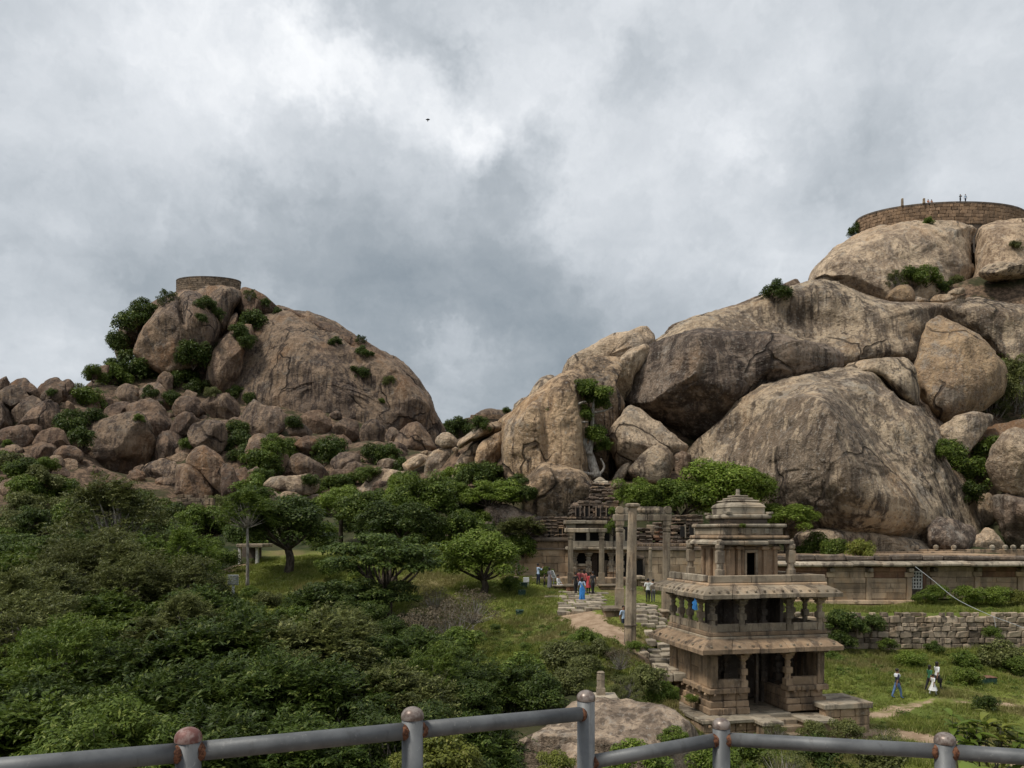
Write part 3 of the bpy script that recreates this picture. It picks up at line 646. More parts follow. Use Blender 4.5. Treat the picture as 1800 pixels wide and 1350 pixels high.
def terrain_mat():
    m, t = new_mat('ground')
    pos = t.n('ShaderNodeNewGeometry').outputs['Position']
    z = t.n('ShaderNodeSeparateColor', {0: t.n('ShaderNodeVertexColor', None, layer_name='zone').outputs[0]})
    n1 = t.noise(pos, .22, 6, .6); n2 = t.noise(pos, 1.6, 6, .65); n3 = t.noise(pos, 9, 4, .7)
    g = t.mix(t.ramp(n1, .38, .62), (.09, .115, .025), (.165, .185, .04))
    g = t.mix(t.math('MULTIPLY', t.ramp(n2, .5, .68), .75), g, (.06, .062, .028))
    g = t.mix(t.math('MULTIPLY', t.ramp(t.noise(t.mapped(pos, loc=(7, 3, 1)), .35, 5, .6), .52, .66), .75), g, (.17, .15, .06))
    g = t.mix(t.math('MULTIPLY', t.ramp(n3, .4, .7), .45), g, (.17, .21, .055))
    wild = t.mix(t.ramp(n1, .4, .6), (.022, .032, .012), (.055, .055, .028))
    wild = t.mix(t.math('MULTIPLY', t.ramp(n2, .55, .7), .6), wild, (.11, .085, .06))
    rocky = t.mix(t.ramp(n2, .4, .62), (.07, .05, .036), (.19, .13, .088))
    rocky = t.mix(t.math('MULTIPLY', t.ramp(n1, .48, .6), .8), rocky, (.032, .038, .016))
    wild = t.mix(z.outputs[2], wild, rocky)
    c = t.mix(z.outputs[0], wild, g)
    g2 = t.math('MULTIPLY', t.ramp(t.noise(t.mapped(pos, loc=(2, 8, 4)), .16, 5, .6), .53, .64), .7)
    c = t.mix(t.math('MULTIPLY', g2, z.outputs[0]), c, (.17, .125, .07))
    e = t.mix(t.ramp(n2, .35, .65), (.25, .175, .115), (.38, .28, .195))
    c = t.mix(t.math('MULTIPLY', t.ramp(t.math('ADD', z.outputs[1], t.math('MULTIPLY', t.math('SUBTRACT', n2, .5), .9)), .35, .6), 1.0), c, e)
    bs = t.n('ShaderNodeBsdfPrincipled', {'Base Color': c, 'Roughness': 1.0, 'Specular IOR Level': .1})
    h = t.math('ADD', t.math('MULTIPLY', n2, .12), t.math('MULTIPLY', n3, .05))
    bp = t.n('ShaderNodeBump', {'Strength': .8, 'Distance': 1.0, 'Height': h})
    t.nt.links.new(bp.outputs[0], bs.inputs['Normal'])
    t.n('ShaderNodeOutputMaterial', {0: bs.outputs[0]})
    return m
me.materials.append(terrain_mat())
tag(add('terrain', me), 'grassy and scrubby ground rising to the two rocky hills', 'ground', kind='structure')
# ------------------------------------------------------------------ masonry materials
def stone_mat(name, base, stain=(.07, .055, .045), warm=(.42, .27, .15), st=.5, wm=.3, var=.35, spot=.4):
    m, t = new_mat(name)
    pos = t.n('ShaderNodeNewGeometry').outputs['Position']
    rnd = t.n('ShaderNodeObjectInfo').outputs['Random']
    n1 = t.noise(pos, .9, 6, .65); n2 = t.noise(pos, 5, 5, .7); n3 = t.noise(t.mapped(pos, scale=(1, 1, .22)), 1.7, 5, .65)
    n4 = t.noise(pos, 22, 3, .7)
    c = t.mix(t.ramp(n1, .36, .66), [v*.75 for v in base], [min(1, v*1.18) for v in base])
    c = t.mix(t.math('MULTIPLY', t.ramp(t.noise(t.mapped(pos, loc=(5, 9, 2)), .7, 4, .6), .5, .64), wm), c, warm)
    c = t.mix(t.math('MULTIPLY', t.ramp(n3, .48, .62), st), c, stain)
    c = t.mix(t.math('MULTIPLY', t.ramp(n2, .54, .72), spot), c, (.42, .38, .31))
    c = t.mix(t.math('MULTIPLY', t.ramp(n4, .45, .25), .35), c, stain)
    f = t.ramp(rnd, 0, 1, 1-var, 1+var*.5, smooth=False)
    c = t.n('ShaderNodeVectorMath', {0: c, 3: f}, operation='SCALE').outputs[0]
    bs = t.n('ShaderNodeBsdfPrincipled', {'Base Color': c, 'Roughness': .9, 'Specular IOR Level': .2})
    h = t.math('ADD', t.math('MULTIPLY', n2, .035), t.math('MULTIPLY', n4, .008))
    bp = t.n('ShaderNodeBump', {'Strength': .8, 'Distance': 1.0, 'Height': h})
    t.nt.links.new(bp.outputs[0], bs.inputs['Normal'])
    t.n('ShaderNodeOutputMaterial', {0: bs.outputs[0]})
    return m
M['stone'] = stone_mat('temple_granite', (.325, .23, .15), st=.72)
M['stone_g'] = stone_mat('temple_granite_grey', (.28, .228, .165), st=.7, wm=.25)
M['stone_w'] = stone_mat('weathered_pale_granite', (.345, .295, .225), st=.75, wm=.25, spot=.35)
M['stone_b'] = stone_mat('hall_granite', (.42, .315, .215), st=.38, wm=.5)
M['stone_d'] = stone_mat('dark_stone', (.13, .105, .085), st=.7, wm=.2)  # darkest masonry stone, used for cores, interiors, recessed courses and dark slabs
M['brick'] = stone_mat('old_brick', (.25, .135, .085), st=.5, wm=.3, spot=.2)
M['brickd'] = stone_mat('old_brick_weathered', (.165, .122, .092), st=.75, wm=.3, spot=.35)
M['rubble'] = stone_mat('rubble_granite', (.33, .265, .195), st=.5, wm=.25, var=.55, spot=.5)
M['bast'] = stone_mat('bastion_stone', (.27, .18, .115), st=.35, wm=.3, var=.4, spot=.15)
M['bastl'] = stone_mat('bastion_stone_dark', (.21, .16, .115), st=.35, wm=.25, var=.4, spot=.15)
def plain(name, col, rough=.6, metal=0.0, spec=.4, nz=.0, ns=6.0):
    m, t = new_mat(name); c = col
    if nz:
        pos = t.n('ShaderNodeNewGeometry').outputs['Position']
        n = t.noise(pos, ns, 4, .6)
        c = t.mix(t.ramp(n, .35, .65), [v*(1-nz) for v in col], [min(1, v*(1+nz)) for v in col])
    bs = t.n('ShaderNodeBsdfPrincipled', {'Base Color': c if not isinstance(c, (tuple, list)) else (*c, 1), 'Roughness': rough, 'Metallic': metal, 'Specular IOR Level': spec})
    t.n('ShaderNodeOutputMaterial', {0: bs.outputs[0]})
    return m
M['black'] = plain('dark_void', (.012, .011, .01), 1.0)  # near-black; on niche and recess panels the shade inside is put into colour
M['white'] = plain('whitewash', (.62, .60, .55), .8, nz=.2)
M['door'] = plain('old_wood', (.05, .035, .025), .8, nz=.3)

class Bld:
    def __init__(s, name, label, cat, loc, rz=0, group=None):
        s.o = empty(name, loc, rz); tag(s.o, label, cat, group); s.loc = Vector(loc); s.rz = rz
    def part(s, name, vf, m, parent=None, smooth=False, label=None):
        o = add(name, mesh(name, vf[0], vf[1], M[m], smooth), parent or s.o)
        if label: o['label'] = label
        return o
    def box(s, name, x0, x1, y0, y1, z0, z1, m='stone', parent=None, b=.02, jit=.008):
        return s.part(name, box_vf(x0, x1, y0, y1, z0, z1, b, jit), m, parent)
    def wbox(s, name, x0, x1, y0, y1, z0, z1, m='stone', parent=None, b=.02, jit=.01):     # world coordinates (rz = 0)
        l = s.loc
        return s.box(name, x0-l.x, x1-l.x, y0-l.y, y1-l.y, z0-l.z, z1-l.z, m, parent, b, jit)
    def pbox(s, name, px0, px1, py0, py1, D, depth, m='stone', parent=None, b=.02, jit=.01):  # from picture measures at distance D
        return s.wbox(name, PX(px0, D), PX(px1, D), D, D+depth, PZ(py1, D), PZ(py0, D), m, parent, b, jit)

def loft(secs, x=0, y=0, tw=0):
    """secs: (z, half, cornerfactor); 8-vert rings"""
    V, Fc = [], []
    for z, r, k in secs:
        for ax, ay in ((-1, -1), (0, -1), (1, -1), (1, 0), (1, 1), (0, 1), (-1, 1), (-1, 0)):
            q = k if ax and ay else 1
            V.append(Vector((x+ax*q*r, y+ay*q*r, z)))
    for i in range(len(secs)-1):
        for k in range(8):
            k2 = (k+1) % 8
            Fc.append((i*8+k, i*8+k2, (i+1)*8+k2, (i+1)*8+k))
    Fc.append(tuple(range(7, -1, -1))); n = len(secs)*8; Fc.append(tuple(range(n-8, n)))
    return V, Fc
def column_secs(z0, z1, r, style='carved'):
    h = z1-z0; sq, oc = 1.0, .7
    if style == 'carved':
        pr = [(0, 1.05, sq), (.2, 1.05, sq), (.22, .86, oc), (.36, .86, oc), (.38, 1.0, sq), (.56, 1.0, sq), (.58, .78, oc), (.68, .74, oc), (.70, .95, oc), (.74, .95, oc), (.76, .68, oc), (.80, .72, oc), (.84, 1.1, oc), (.88, 1.15, sq), (.91, .95, sq), (.93, 1.3, sq), (1, 1.35, sq)]
    elif style == 'tall':
        pr = [(0, 1.12, sq), (.28, 1.1, sq), (.285, 1.0, .85), (.50, 1.0, .85), (.503, .95, .85), (.508, 1.0, .85), (.70, .98, .85), (.703, .93, .85), (.708, .98, .85), (.86, .96, .85), (.875, .88, .8), (.89, 1.05, .85), (.915, 1.08, .85), (.925, .9, .85), (.94, .95, sq), (.95, 1.05, sq), (1, 1.1, sq)]
    else:
        pr = [(0, 1.1, sq), (.1, 1.05, sq), (.12, .95, .85), (.6, .9, .85), (.61, .95, .85), (.63, .88, .85), (.9, .85, .85), (.93, 1.0, .8), (.96, .8, .8), (1, .9, .9)]
    return [(z0+h*a, r*b, k) for a, b, k in pr]
def eave(B, name, u0, u1, v0, v1, over, zi, drop, th, m, n=(4, 4), sides='FLRB', peg=0, pm=None):
    prof = [(0, 0), (.35, -.16), (.7, -.5), (1, -1)]
    cs = {'F': ((u0, v0), (u1, v0), (0, -1)), 'R': ((u1, v0), (u1, v1), (1, 0)), 'B': ((u1, v1), (u0, v1), (0, 1)), 'L': ((u0, v1), (u0, v0), (-1, 0))}
    for sd in sides:
        (ax, ay), (bx, by), (nx_, ny_) = cs[sd]
        tx, ty = bx-ax, by-ay; L = math.hypot(tx, ty); tx /= L; ty /= L
        ns = n[0] if sd in 'FB' else n[1]
        for k in range(ns):
            V = []; rows = []
            g0 = .012 if k else 0; g1 = .012 if k < ns-1 else 0
            jz = random.uniform(-.025, .025)
            for e, fr in ((0, k/ns), (1, (k+1)/ns)):
                row = []
                for f, dz in prof:
                    o_ = over*f
                    s_ = -o_+fr*(L+2*o_)+(g0 if e == 0 else -g1)
                    row.append((ax+tx*s_+nx_*o_, ay+ty*s_+ny_*o_, zi+dz*drop+jz*f))
                top = row; bot = [(p[0], p[1], p[2]-th*(1 if i else 1.0)) for i, p in enumerate(row)]
                rows.append(top+list(reversed(bot)))
            V = [Vector(q) for q in rows[0]+rows[1]]; m_ = len(rows[0])
            Fc = [(i, (i+1) % m_, m_+(i+1) % m_, m_+i) for i in range(m_)]+[tuple(range(m_-1, -1, -1)), tuple(range(m_, 2*m_))]
            sl = B.part(name, (V, Fc), m)
            if peg:
                for q in range(peg):
                    fr = (k+(q+.5)/peg)/ns
                    o_ = over*.86; s_ = -o_+fr*(L+2*o_); cx, cy = ax+tx*s_+nx_*o_, ay+ty*s_+ny_*o_
                    zz = zi-drop*.78
                    B.box('knob', cx-.05, cx+.05, cy-.05, cy+.05, zz-.02, zz+.09, pm or m, sl, .015)
# ------------------------------------------------------------------ the two-storey stone tower pavilion
def tower():
    B = Bld('tower_pavilion', 'two-storey carved stone pavilion tower with small shrine room on its roof', 'pavilion', (9.31, 36, 0), R(12))
    W, Dp = 6.0, 4.8
    # terrace slab and its retaining blocks
    B.box('base_core', -.75, 6.3, -.7, 5.2, -.2, 1.34, 'stone', b=.03)
    u = -.9
    for i, w_ in enumerate((1.25, 1.3)):
        B.box('ledge_slab', u, u+w_-.02, -1.0-.1*(i == 1), .1, 1.36, 1.55, 'stone_w', b=.03, jit=.02); u += w_
    B.box('ledge_slab', 1.66, 2.75, -1.75, -.35, 1.33, 1.52, 'stone_w', b=.03, jit=.02)
    B.box('ledge_slab', 1.66, 4.0, -.33, .6, 1.34, 1.535, 'stone_w', b=.03)
    v = .12
    for w_ in (1.2, 1.3, 1.1, 1.2):
        B.box('ledge_slab', -.92, .1, v, v+w_-.02, 1.36, 1.55, 'stone_w', b=.03, jit=.02); v += w_
    for i in range(5):
        B.box('base_block', -.82+i*.55, -.30+i*.55, -.92, -.6, .55, .95, 'stone', b=.03, jit=.015)
        B.box('base_block', -.82+i*.55, -.30+i*.55, -.9, -.6, .97, 1.34, 'stone', b=.03, jit=.015)
    for i in range(6):
        B.box('base_block', -.84, -.6, -.55+i*.95, .38+i*.95, .5, .95, 'stone', b=.03, jit=.015)
        B.box('base_block', -.84, -.6, -.55+i*.95, .38+i*.95, .97, 1.34, 'stone', b=.03, jit=.015)
    B.box('base_block', 1.76, 2.66, -1.66, -.9, .4, 1.31, 'stone', b=.03)
    for i in range(5): B.box('knob', -.6+i*.75, -.48+i*.75, -1.06, -.93, 1.2, 1.33, 'stone', b=.03)
    # entrance steps and side blocks
    for i, (va, vb, zt) in enumerate(((-.75, .1, 1.36), (-1.15, -.75, 1.12), (-1.6, -1.15, .86), (-2.1, -1.6, .6))):
        B.box('step', 2.72, 4.05, va, vb+.02, zt-.3, zt, 'stone_g', b=.03, jit=.02)
    B.box('ledge_slab', 3.98, 5.55, -1.65, -.1, 1.28, 1.46, 'stone_w', b=.03, jit=.02)
    B.box('base_block', 4.1, 5.4, -1.5, -.3, .3, 1.26, 'stone', b=.03)
    B.box('ledge_slab', 5.3, 7.9, -1.0, 1.3, 1.74, 2.0, 'stone_w', b=.03, jit=.02)
    for r_ in range(3):
        for i in range(3): B.box('base_block', 5.42+i*.8, 6.2+i*.8, -.9, -.4, .55+r_*.4, .93+r_*.4, 'stone', b=.03, jit=.02)
        for i in range(2): B.box('base_block', 7.3, 7.82, -.36+i*.8, .42+i*.8, .55+r_*.4, .93+r_*.4, 'stone', b=.03, jit=.02)
    # plinth: courses of blocks left and right of the entrance and along the sides
    crs = [(1.55, 1.86, .16), (1.87, 2.16, .05), (2.17, 2.5, -.06), (2.52, 2.77, .14)]
    for z0, z1, o_ in crs:
        for a, b_, nb in ((-o_, 1.96, 3), (3.92, W+o_, 3)):
            for i in range(nb):
                x0, x1 = a+(b_-a)*i/nb, a+(b_-a)*(i+1)/nb
                B.box('plinth_block', x0+.008, x1-.008, -o_, .5, z0, z1, 'stone', b=.03, jit=.012)
        for i in range(6):
            y0, y1 = .5+(Dp-.5)*i/6, .5+(Dp-.5)*(i+1)/6
            B.box('plinth_block', -o_, .4, y0+.008, y1-.008, z0, z1, 'stone', b=.03, jit=.02)
            B.box('plinth_block', W-.4, W+o_, y0+.008, y1-.008, z0, z1, 'stone', b=.03, jit=.012)
        B.box('plinth_block', .42, W-.42, Dp-.4, Dp+o_, z0, z1, 'stone', b=.03)
        if z0 < 2.5:
            for x0 in (1.5, 3.94): B.box('plinth_block', x0, x0+.44, .52, 2.4, z0, z1, 'stone', b=.03)
    for x0 in (.1, .75, 1.4, 4.25, 4.9, 5.5): B.box('knob', x0, x0+.12, -.18, -.02, 2.42, 2.54, 'stone', b=.03)
    for i in range(7): B.box('knob', -.2, -.02, .2+i*.65, .32+i*.65, 2.42, 2.54, 'stone', b=.03)
    B.box('floor_slab', .42, 1.48, .52, 4.35, 2.3, 2.6, 'stone_d'); B.box('floor_slab', 4.4, 5.56, .52, 4.35, 2.3, 2.6, 'stone_d')
    B.box('floor_slab', 1.97, 3.91, .1, 4.35, 1.38, 1.57, 'stone_g')
    # ground storey
    def column(x, y, z0, z1, r, m='stone', style='carved', cap=True):
        c = B.part('column', loft(column_secs(z0, z1, r, style), x, y), m)
        if cap:
            B.box('capital', x-.42, x+.42, y-.13, y+.13, z1-.02, z1+.16, m, c, .04)
            B.box('capital', x-.13, x+.13, y-.42, y+.42, z1-.024, z1+.156, m, c, .04)
        return c
    for x in (1.76, 4.12): column(x, .2, 2.77, 4.3, .17)
    for x in (.2, 5.8):
        B.box('corner_pillar', x-.19, x+.19, .01, .39, 2.77, 4.3, 'stone', b=.025)
        B.box('capital', x-.42, x+.42, -.02, .4, 4.3, 4.46, 'stone', b=.04)
    B.box('half_wall', .40, 1.57, .04, .3, 2.775, 3.16, 'stone', b=.02); B.box('half_wall', 4.31, 5.6, .04, .3, 2.775, 3.16, 'stone', b=.02)
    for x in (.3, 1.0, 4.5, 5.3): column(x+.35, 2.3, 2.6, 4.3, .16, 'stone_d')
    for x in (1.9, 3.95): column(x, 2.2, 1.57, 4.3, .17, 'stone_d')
    ys = [.4, 1.35, 2.3, 3.0, 3.9, Dp]
    for i in range(5):
        zs = [2.775, 3.55+random.uniform(-.12, .12), 4.44] if i not in (0, 2) else [2.775, 4.44]
        for a, b_ in zip(zs[:-1], zs[1:]):
            B.box('wall_slab', .03+.05*(i % 2), .3, ys[i]+.008, ys[i+1]-.008, a, b_-.012, 'stone', b=.02)
            B.box('wall_slab', W-.3, W-.03-.05*(i % 2), ys[i]+.008, ys[i+1]-.008, a, b_-.012, 'stone', b=.02)
    for i in range(5): B.box('wall_slab', .32+i*1.075, 1.38+i*1.075, Dp-.3, Dp-.03, 2.775, 4.44, 'stone', b=.02)
    B.box('beam', -.12, W+.12, -.06, .4, 4.46, 4.74, 'stone', b=.03); B.box('beam', -.06, .4, .42, Dp+.06, 4.455, 4.735, 'stone', b=.03)
    B.box('beam', W-.4, W+.06, .42, Dp+.06, 4.455, 4.735, 'stone', b=.03); B.box('beam', .42, W-.42, Dp-.4, Dp+.06, 4.45, 4.73, 'stone', b=.03)
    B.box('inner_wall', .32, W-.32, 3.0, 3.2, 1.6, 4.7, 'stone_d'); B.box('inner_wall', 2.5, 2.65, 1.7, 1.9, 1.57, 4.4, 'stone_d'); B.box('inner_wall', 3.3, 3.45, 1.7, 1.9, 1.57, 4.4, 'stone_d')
    B.box('ceiling_slab', -.1, W+.1, -.04, Dp+.04, 4.76, 5.02, 'stone', b=.02)
    eave(B, 'eave_slab', .0, W-.38, -.05, Dp+.05, .8, 5.12, .42, .2, 'stone', (5, 4), peg=2, pm='stone_g')
    # upper storey
    B.box('floor_band', -.12, W+.12, -.12, Dp+.12, 5.04, 5.2, 'stone_g', b=.03)
    B.box('floor_band', -.06, W+.06, -.06, Dp+.06, 5.21, 5.4, 'stone', b=.02)
    fr = [.18, 1.7, 4.15, 5.82]
    for x in fr: column(x, .18, 5.4, 6.92, .165, 'stone_g')
    for y in (1.4, 2.6, 3.6, Dp-.18):
        for x in (.18, W-.18): column(x, y, 5.4, 6.92, .15, 'stone_g')
    for a, b_ in zip(fr[:-1], fr[1:]): B.box('parapet_panel', a+.18, b_-.18, .05, .22, 5.405, 5.78, 'stone_g', b=.02)
    sy = [.18, 1.4, 2.6, 3.6, Dp-.18]
    for a, b_ in zip(sy[:-1], sy[1:]):
        for x in (.05, W-.22): B.box('parapet_panel', x, x+.17, a+.17, b_-.17, 5.405, 5.76, 'stone_g', b=.02)
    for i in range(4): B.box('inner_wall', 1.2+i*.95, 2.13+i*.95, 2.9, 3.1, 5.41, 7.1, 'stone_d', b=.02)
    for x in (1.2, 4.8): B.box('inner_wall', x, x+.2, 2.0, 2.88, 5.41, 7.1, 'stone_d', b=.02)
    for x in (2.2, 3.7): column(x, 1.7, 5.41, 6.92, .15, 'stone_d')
    B.box('beam', -.1, W+.1, -.04, .42, 7.06, 7.28, 'stone', b=.03); B.box('beam', -.04, .42, .44, Dp+.06, 7.055, 7.275, 'stone', b=.03)
    B.box('beam', W-.42, W+.04, .44, Dp+.06, 7.055, 7.275, 'stone', b=.03)
    B.box('ceiling_slab', -.1, W+.1, -.1, Dp+.1, 7.3, 7.5, 'stone', b=.02)
    eave(B, 'eave_slab', .0, W-.3, -.05, Dp+.05, .74, 7.62, .38, .18, 'stone_g', (5, 4), peg=3, pm='stone_g')
    B.box('roof_moulding', -.1, W+.1, -.1, Dp+.1, 7.52, 7.72, 'stone', b=.06)
    # roof parapet kerb stones
    for a, b_ in ((-.02, 2.1), (2.12, 4.2), (4.22, W+.02)): B.box('kerb_stone', a, b_, -.02, .24, 7.73, 8.08, 'stone_g', b=.03, jit=.02)
    for a, b_ in ((.75, 1.9), (1.95, 3.2), (3.3, Dp)): B.box('kerb_stone', -.02, .26, a, b_, 7.73, 8.06, 'stone_w', b=.03, jit=.03)
    for a, b_ in ((.26, 1.6), (1.62, 3.2), (3.22, Dp)): B.box('kerb_stone', W-.24, W+.02, a, b_, 7.73, 8.06, 'stone_g', b=.03, jit=.02)
    # roof shrine
    u0, u1, v0, v1 = 1.4, 4.2, 1.3, 4.0
    for a, b_ in ((u0, 1.95), (1.97, 2.48), (3.12, 3.6), (3.62, u1)): B.box('shrine_slab', a, b_, v0, v0+.25, 7.73, 9.4, 'stone', b=.02)
    B.box('door_frame', 2.45, 2.56, v0-.05, v0+.1, 7.73, 9.1, 'stone_g', b=.015); B.box('door_frame', 3.04, 3.15, v0-.05, v0+.1, 7.73, 9.1, 'stone_g', b=.015)
    B.box('door_frame', 2.45, 3.15, v0-.055, v0+.2, 9.11, 9.25, 'stone_g', b=.015); B.box('shrine_slab', 2.49, 3.11, v0+.02, v0+.24, 9.26, 9.4, 'stone', b=.01)
    for i in range(4):
        a, b_ = v0+.27+i*.61, v0+.86+i*.61
        B.box('shrine_slab', u0+.04*(i % 2), u0+.28, a, b_, 7.73, 9.4, 'stone', b=.02); B.box('shrine_slab', u1-.28, u1-.04*(i % 2), a, b_, 7.73, 9.4, 'stone', b=.02)
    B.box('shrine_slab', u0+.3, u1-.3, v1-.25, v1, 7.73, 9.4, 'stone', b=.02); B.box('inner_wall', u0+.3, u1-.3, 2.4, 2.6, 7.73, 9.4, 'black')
    for x in (u0+.12, u0+.7, u1-.12, u1-.7): B.part('pilaster', loft(column_secs(7.73, 9.3, .11, 'plainp'), x, v0-.06), 'stone')
    for x in (u0+.1, u0+.72, u1-.72, u1-.1): B.box('bracket', x-.2, x+.2, v0-.25, v0, 9.26, 9.44, 'stone', b=.04)
    for y in (1.9, 2.7, 3.5): B.part('pilaster', loft(column_secs(7.73, 9.3, .11, 'plainp'), u0-.06, y), 'stone')
    B.box('ceiling_slab', u0-.1, u1+.1, v0-.1, v1+.1, 9.44, 9.62, 'stone_g', b=.03)
    eave(B, 'eave_slab', u0-.05, u1+.05, v0-.05, v1+.05, .5, 9.84, .18, .11, 'stone_w', (3, 2))
    cu, cv = 2.82, 2.65
    def tier(z0, z1, h, m='stone_w', k=1.0, b=.05): return B.box('roof_tier', cu-h, cu+h, cv-h, cv+h, z0, z1, m, None, b)
    tier(9.8, 9.97, 1.82, 'stone'); tier(9.97, 10.36, 1.6, 'stone_g'); tier(10.36, 10.54, 1.74, 'stone_w', b=.07); tier(10.54, 10.80, 1.06, 'stone_d')
    for i in (-1, 0, 1): B.box('knob', cu+i*.7-.15, cu+i*.7+.15, cv-1.66, cv-1.58, 10.05, 10.3, 'stone_w')
    tier(10.80, 11.02, 1.22, 'stone_w', b=.06)
    for sx in (-1, 1):
        for sy_ in (-1, 1): B.box('knob', cu+sx*1.12-.14, cu+sx*1.12+.14, cv+sy_*1.12-.14, cv+sy_*1.12+.14, 11.02, 11.14, 'stone_w')
    dome = [(11.02, .93, 1), (11.05, .96, 1), (11.34, .95, 1), (11.38, .99, 1), (11.5, .97, .96), (11.6, .86, .92), (11.66, .7, .9)]
    B.part('roof_dome', loft(dome, cu, cv), 'stone_w')
    tier(11.66, 11.74, .78); tier(11.74, 11.79, .6, 'stone_d'); tier(11.79, 11.87, .56); tier(11.87, 11.91, .38, 'stone_d'); tier(11.91, 12.0, .38)
    B.part('finial', loft([(12.0, .12, .8), (12.1, .09, .8), (12.16, .1, .8), (12.32, .08, .8)], cu, cv), 'stone_w')
    # free-standing ball-topped posts on the roof
    for x, y in ((.95, .95), (4.75, .95), (.95, 4.2), (4.75, 4.2)):
        B.part('roof_post', loft([(7.73, .17, 1), (8.3, .17, 1), (8.33, .15, .8), (8.6, .15, .8), (8.63, .17, 1), (9.2, .17, 1), (9.24, .14, .8), (9.36, .2, .8), (9.5, .2, .8), (9.56, .13, .8), (9.7, .15, .75), (9.78, .06, .75)], x, y), 'stone_g')
tower()

# ------------------------------------------------------------------ rough stones shared by the rubble walls
ROUGH = []
for q in range(8):
    rg = random.Random(q)
    ROUGH.append(mesh('rough_stone', *box_vf(-.5, .5, -.5, .5, -.5, .5, .11, .095, rg), None))
def rubble_wall(name, label, pxa, pxb, pya, pyb, D, rows, depth=.7, group=None, m='rubble', tilt=0.0, ragged=.3, avg=1.7, rootcat='wall', mortar='stone_d', top=None):
    x0, x1 = PX(pxa, D), PX(pxb, D); z0, z1 = PZ(pyb, D), PZ(pya, D)
    B = Bld(name, label, rootcat, ((x0+x1)/2, D+depth/2, z0), tilt, group)
    hh = (z1-z0)/rows; L = x1-x0
    B.part('wall_core', box_vf(-L/2+.05, L/2-.05, -depth/2+.1, depth/2, -.5, (z1-z0)-hh*1.1, 0), mortar)
    rg = random.Random(name+str(pxa))
    hs = [rg.uniform(.65, 1.35) for _ in range(rows)]; tot = sum(hs); hs = [q/tot*(z1-z0) for q in hs]
    for r_ in range(rows):
        hh = hs[r_]; zr = sum(hs[:r_])
        x = -L/2-rg.uniform(0, .4)
        while x < L/2-.05:
            w = hh*rg.uniform(avg*.4, avg*1.6); w = min(w, L/2-x)
            tx = (x+w/2)/L+.5
            if r_ == rows-1 and rg.random() < ragged: x += w; continue
            if top and (r_+.5)/rows > top(tx): x += w; continue
            o = add('stone', ROUGH[rg.randrange(8)], B.o, (x+w/2, -depth/2+.12+rg.uniform(-.07, .07), zr+hh*.5+rg.uniform(-.05, .05)*hh), (rg.uniform(-.08, .08), rg.uniform(-.1, .1), rg.uniform(-.1, .1)), (w*.98, .5, hh*rg.uniform(.82, 1.08)))
            if not o.data.materials: o.data.materials.append(None)
            o.material_slots[0].link = 'OBJECT'; o.material_slots[0].material = M[m]
            x += w
    return B
rubble_wall('retaining_wall', 'long rubble stone retaining wall with creepers below the stone hall', 1378, 1870, 1077, 1152, 55.6, 8, .9, avg=1.5)
rubble_wall('ruined_wall', 'crenellated ruined rubble wall under the diagonal boulder', 312, 374, 870, 905, 93, 6, .9, group='ruined walls', m='bastl', top=lambda t: .84 if int(t*8) % 2 else 1)
rubble_wall('ruined_wall', 'low rubble wall with a dark roof slab beside the clearing', 278, 372, 958, 998, 70, 6, .8, group='ruined walls')
rubble_wall('ruined_wall', 'short stretch of terrace wall between dark bushes', 428, 492, 1076, 1110, 54.4, 5, .7, group='ruined walls', m='bast', top=lambda t: 1-.3*t)
rubble_wall('ruined_wall', 'small square brick ruin under the big streaked block', 173, 200, 845, 858, 112, 3, .8, group='ruined walls', m='brick')
rubble_wall('ruined_wall', 'stub of rubble pillar between round boulders', 73, 85, 842, 866, 112, 5, .8, group='ruined walls', m='bast')
rubble_wall('ruined_wall', 'ruined masonry on top of the lens-shaped boulder', 14, 50, 828, 846, 113, 4, .8, group='ruined walls', m='bastl')
rubble_wall('ruined_wall', 'layered ruin of thin stone courses behind the light green tree', 790, 866, 913, 942, 73, 8, 1.2, group='ruined walls', m='stone_w', avg=3.2, top=lambda t: .75 if .55 < t < .68 else (1 if t > .5 else .85))
b_ = Bld('roof_slab', 'dark stone roof slab lying across the low rubble wall', 'slab', (PX(325, 70.5), 70.6, PZ(958, 70)))
b_.box('slab_stone', -2.6, .6, -.7, 1.2, .02, .3, 'stone_d', b=.05); b_.box('slab_stone', .62, 2.3, -.7, 1.2, .02, .42, 'stone_d', b=.05)
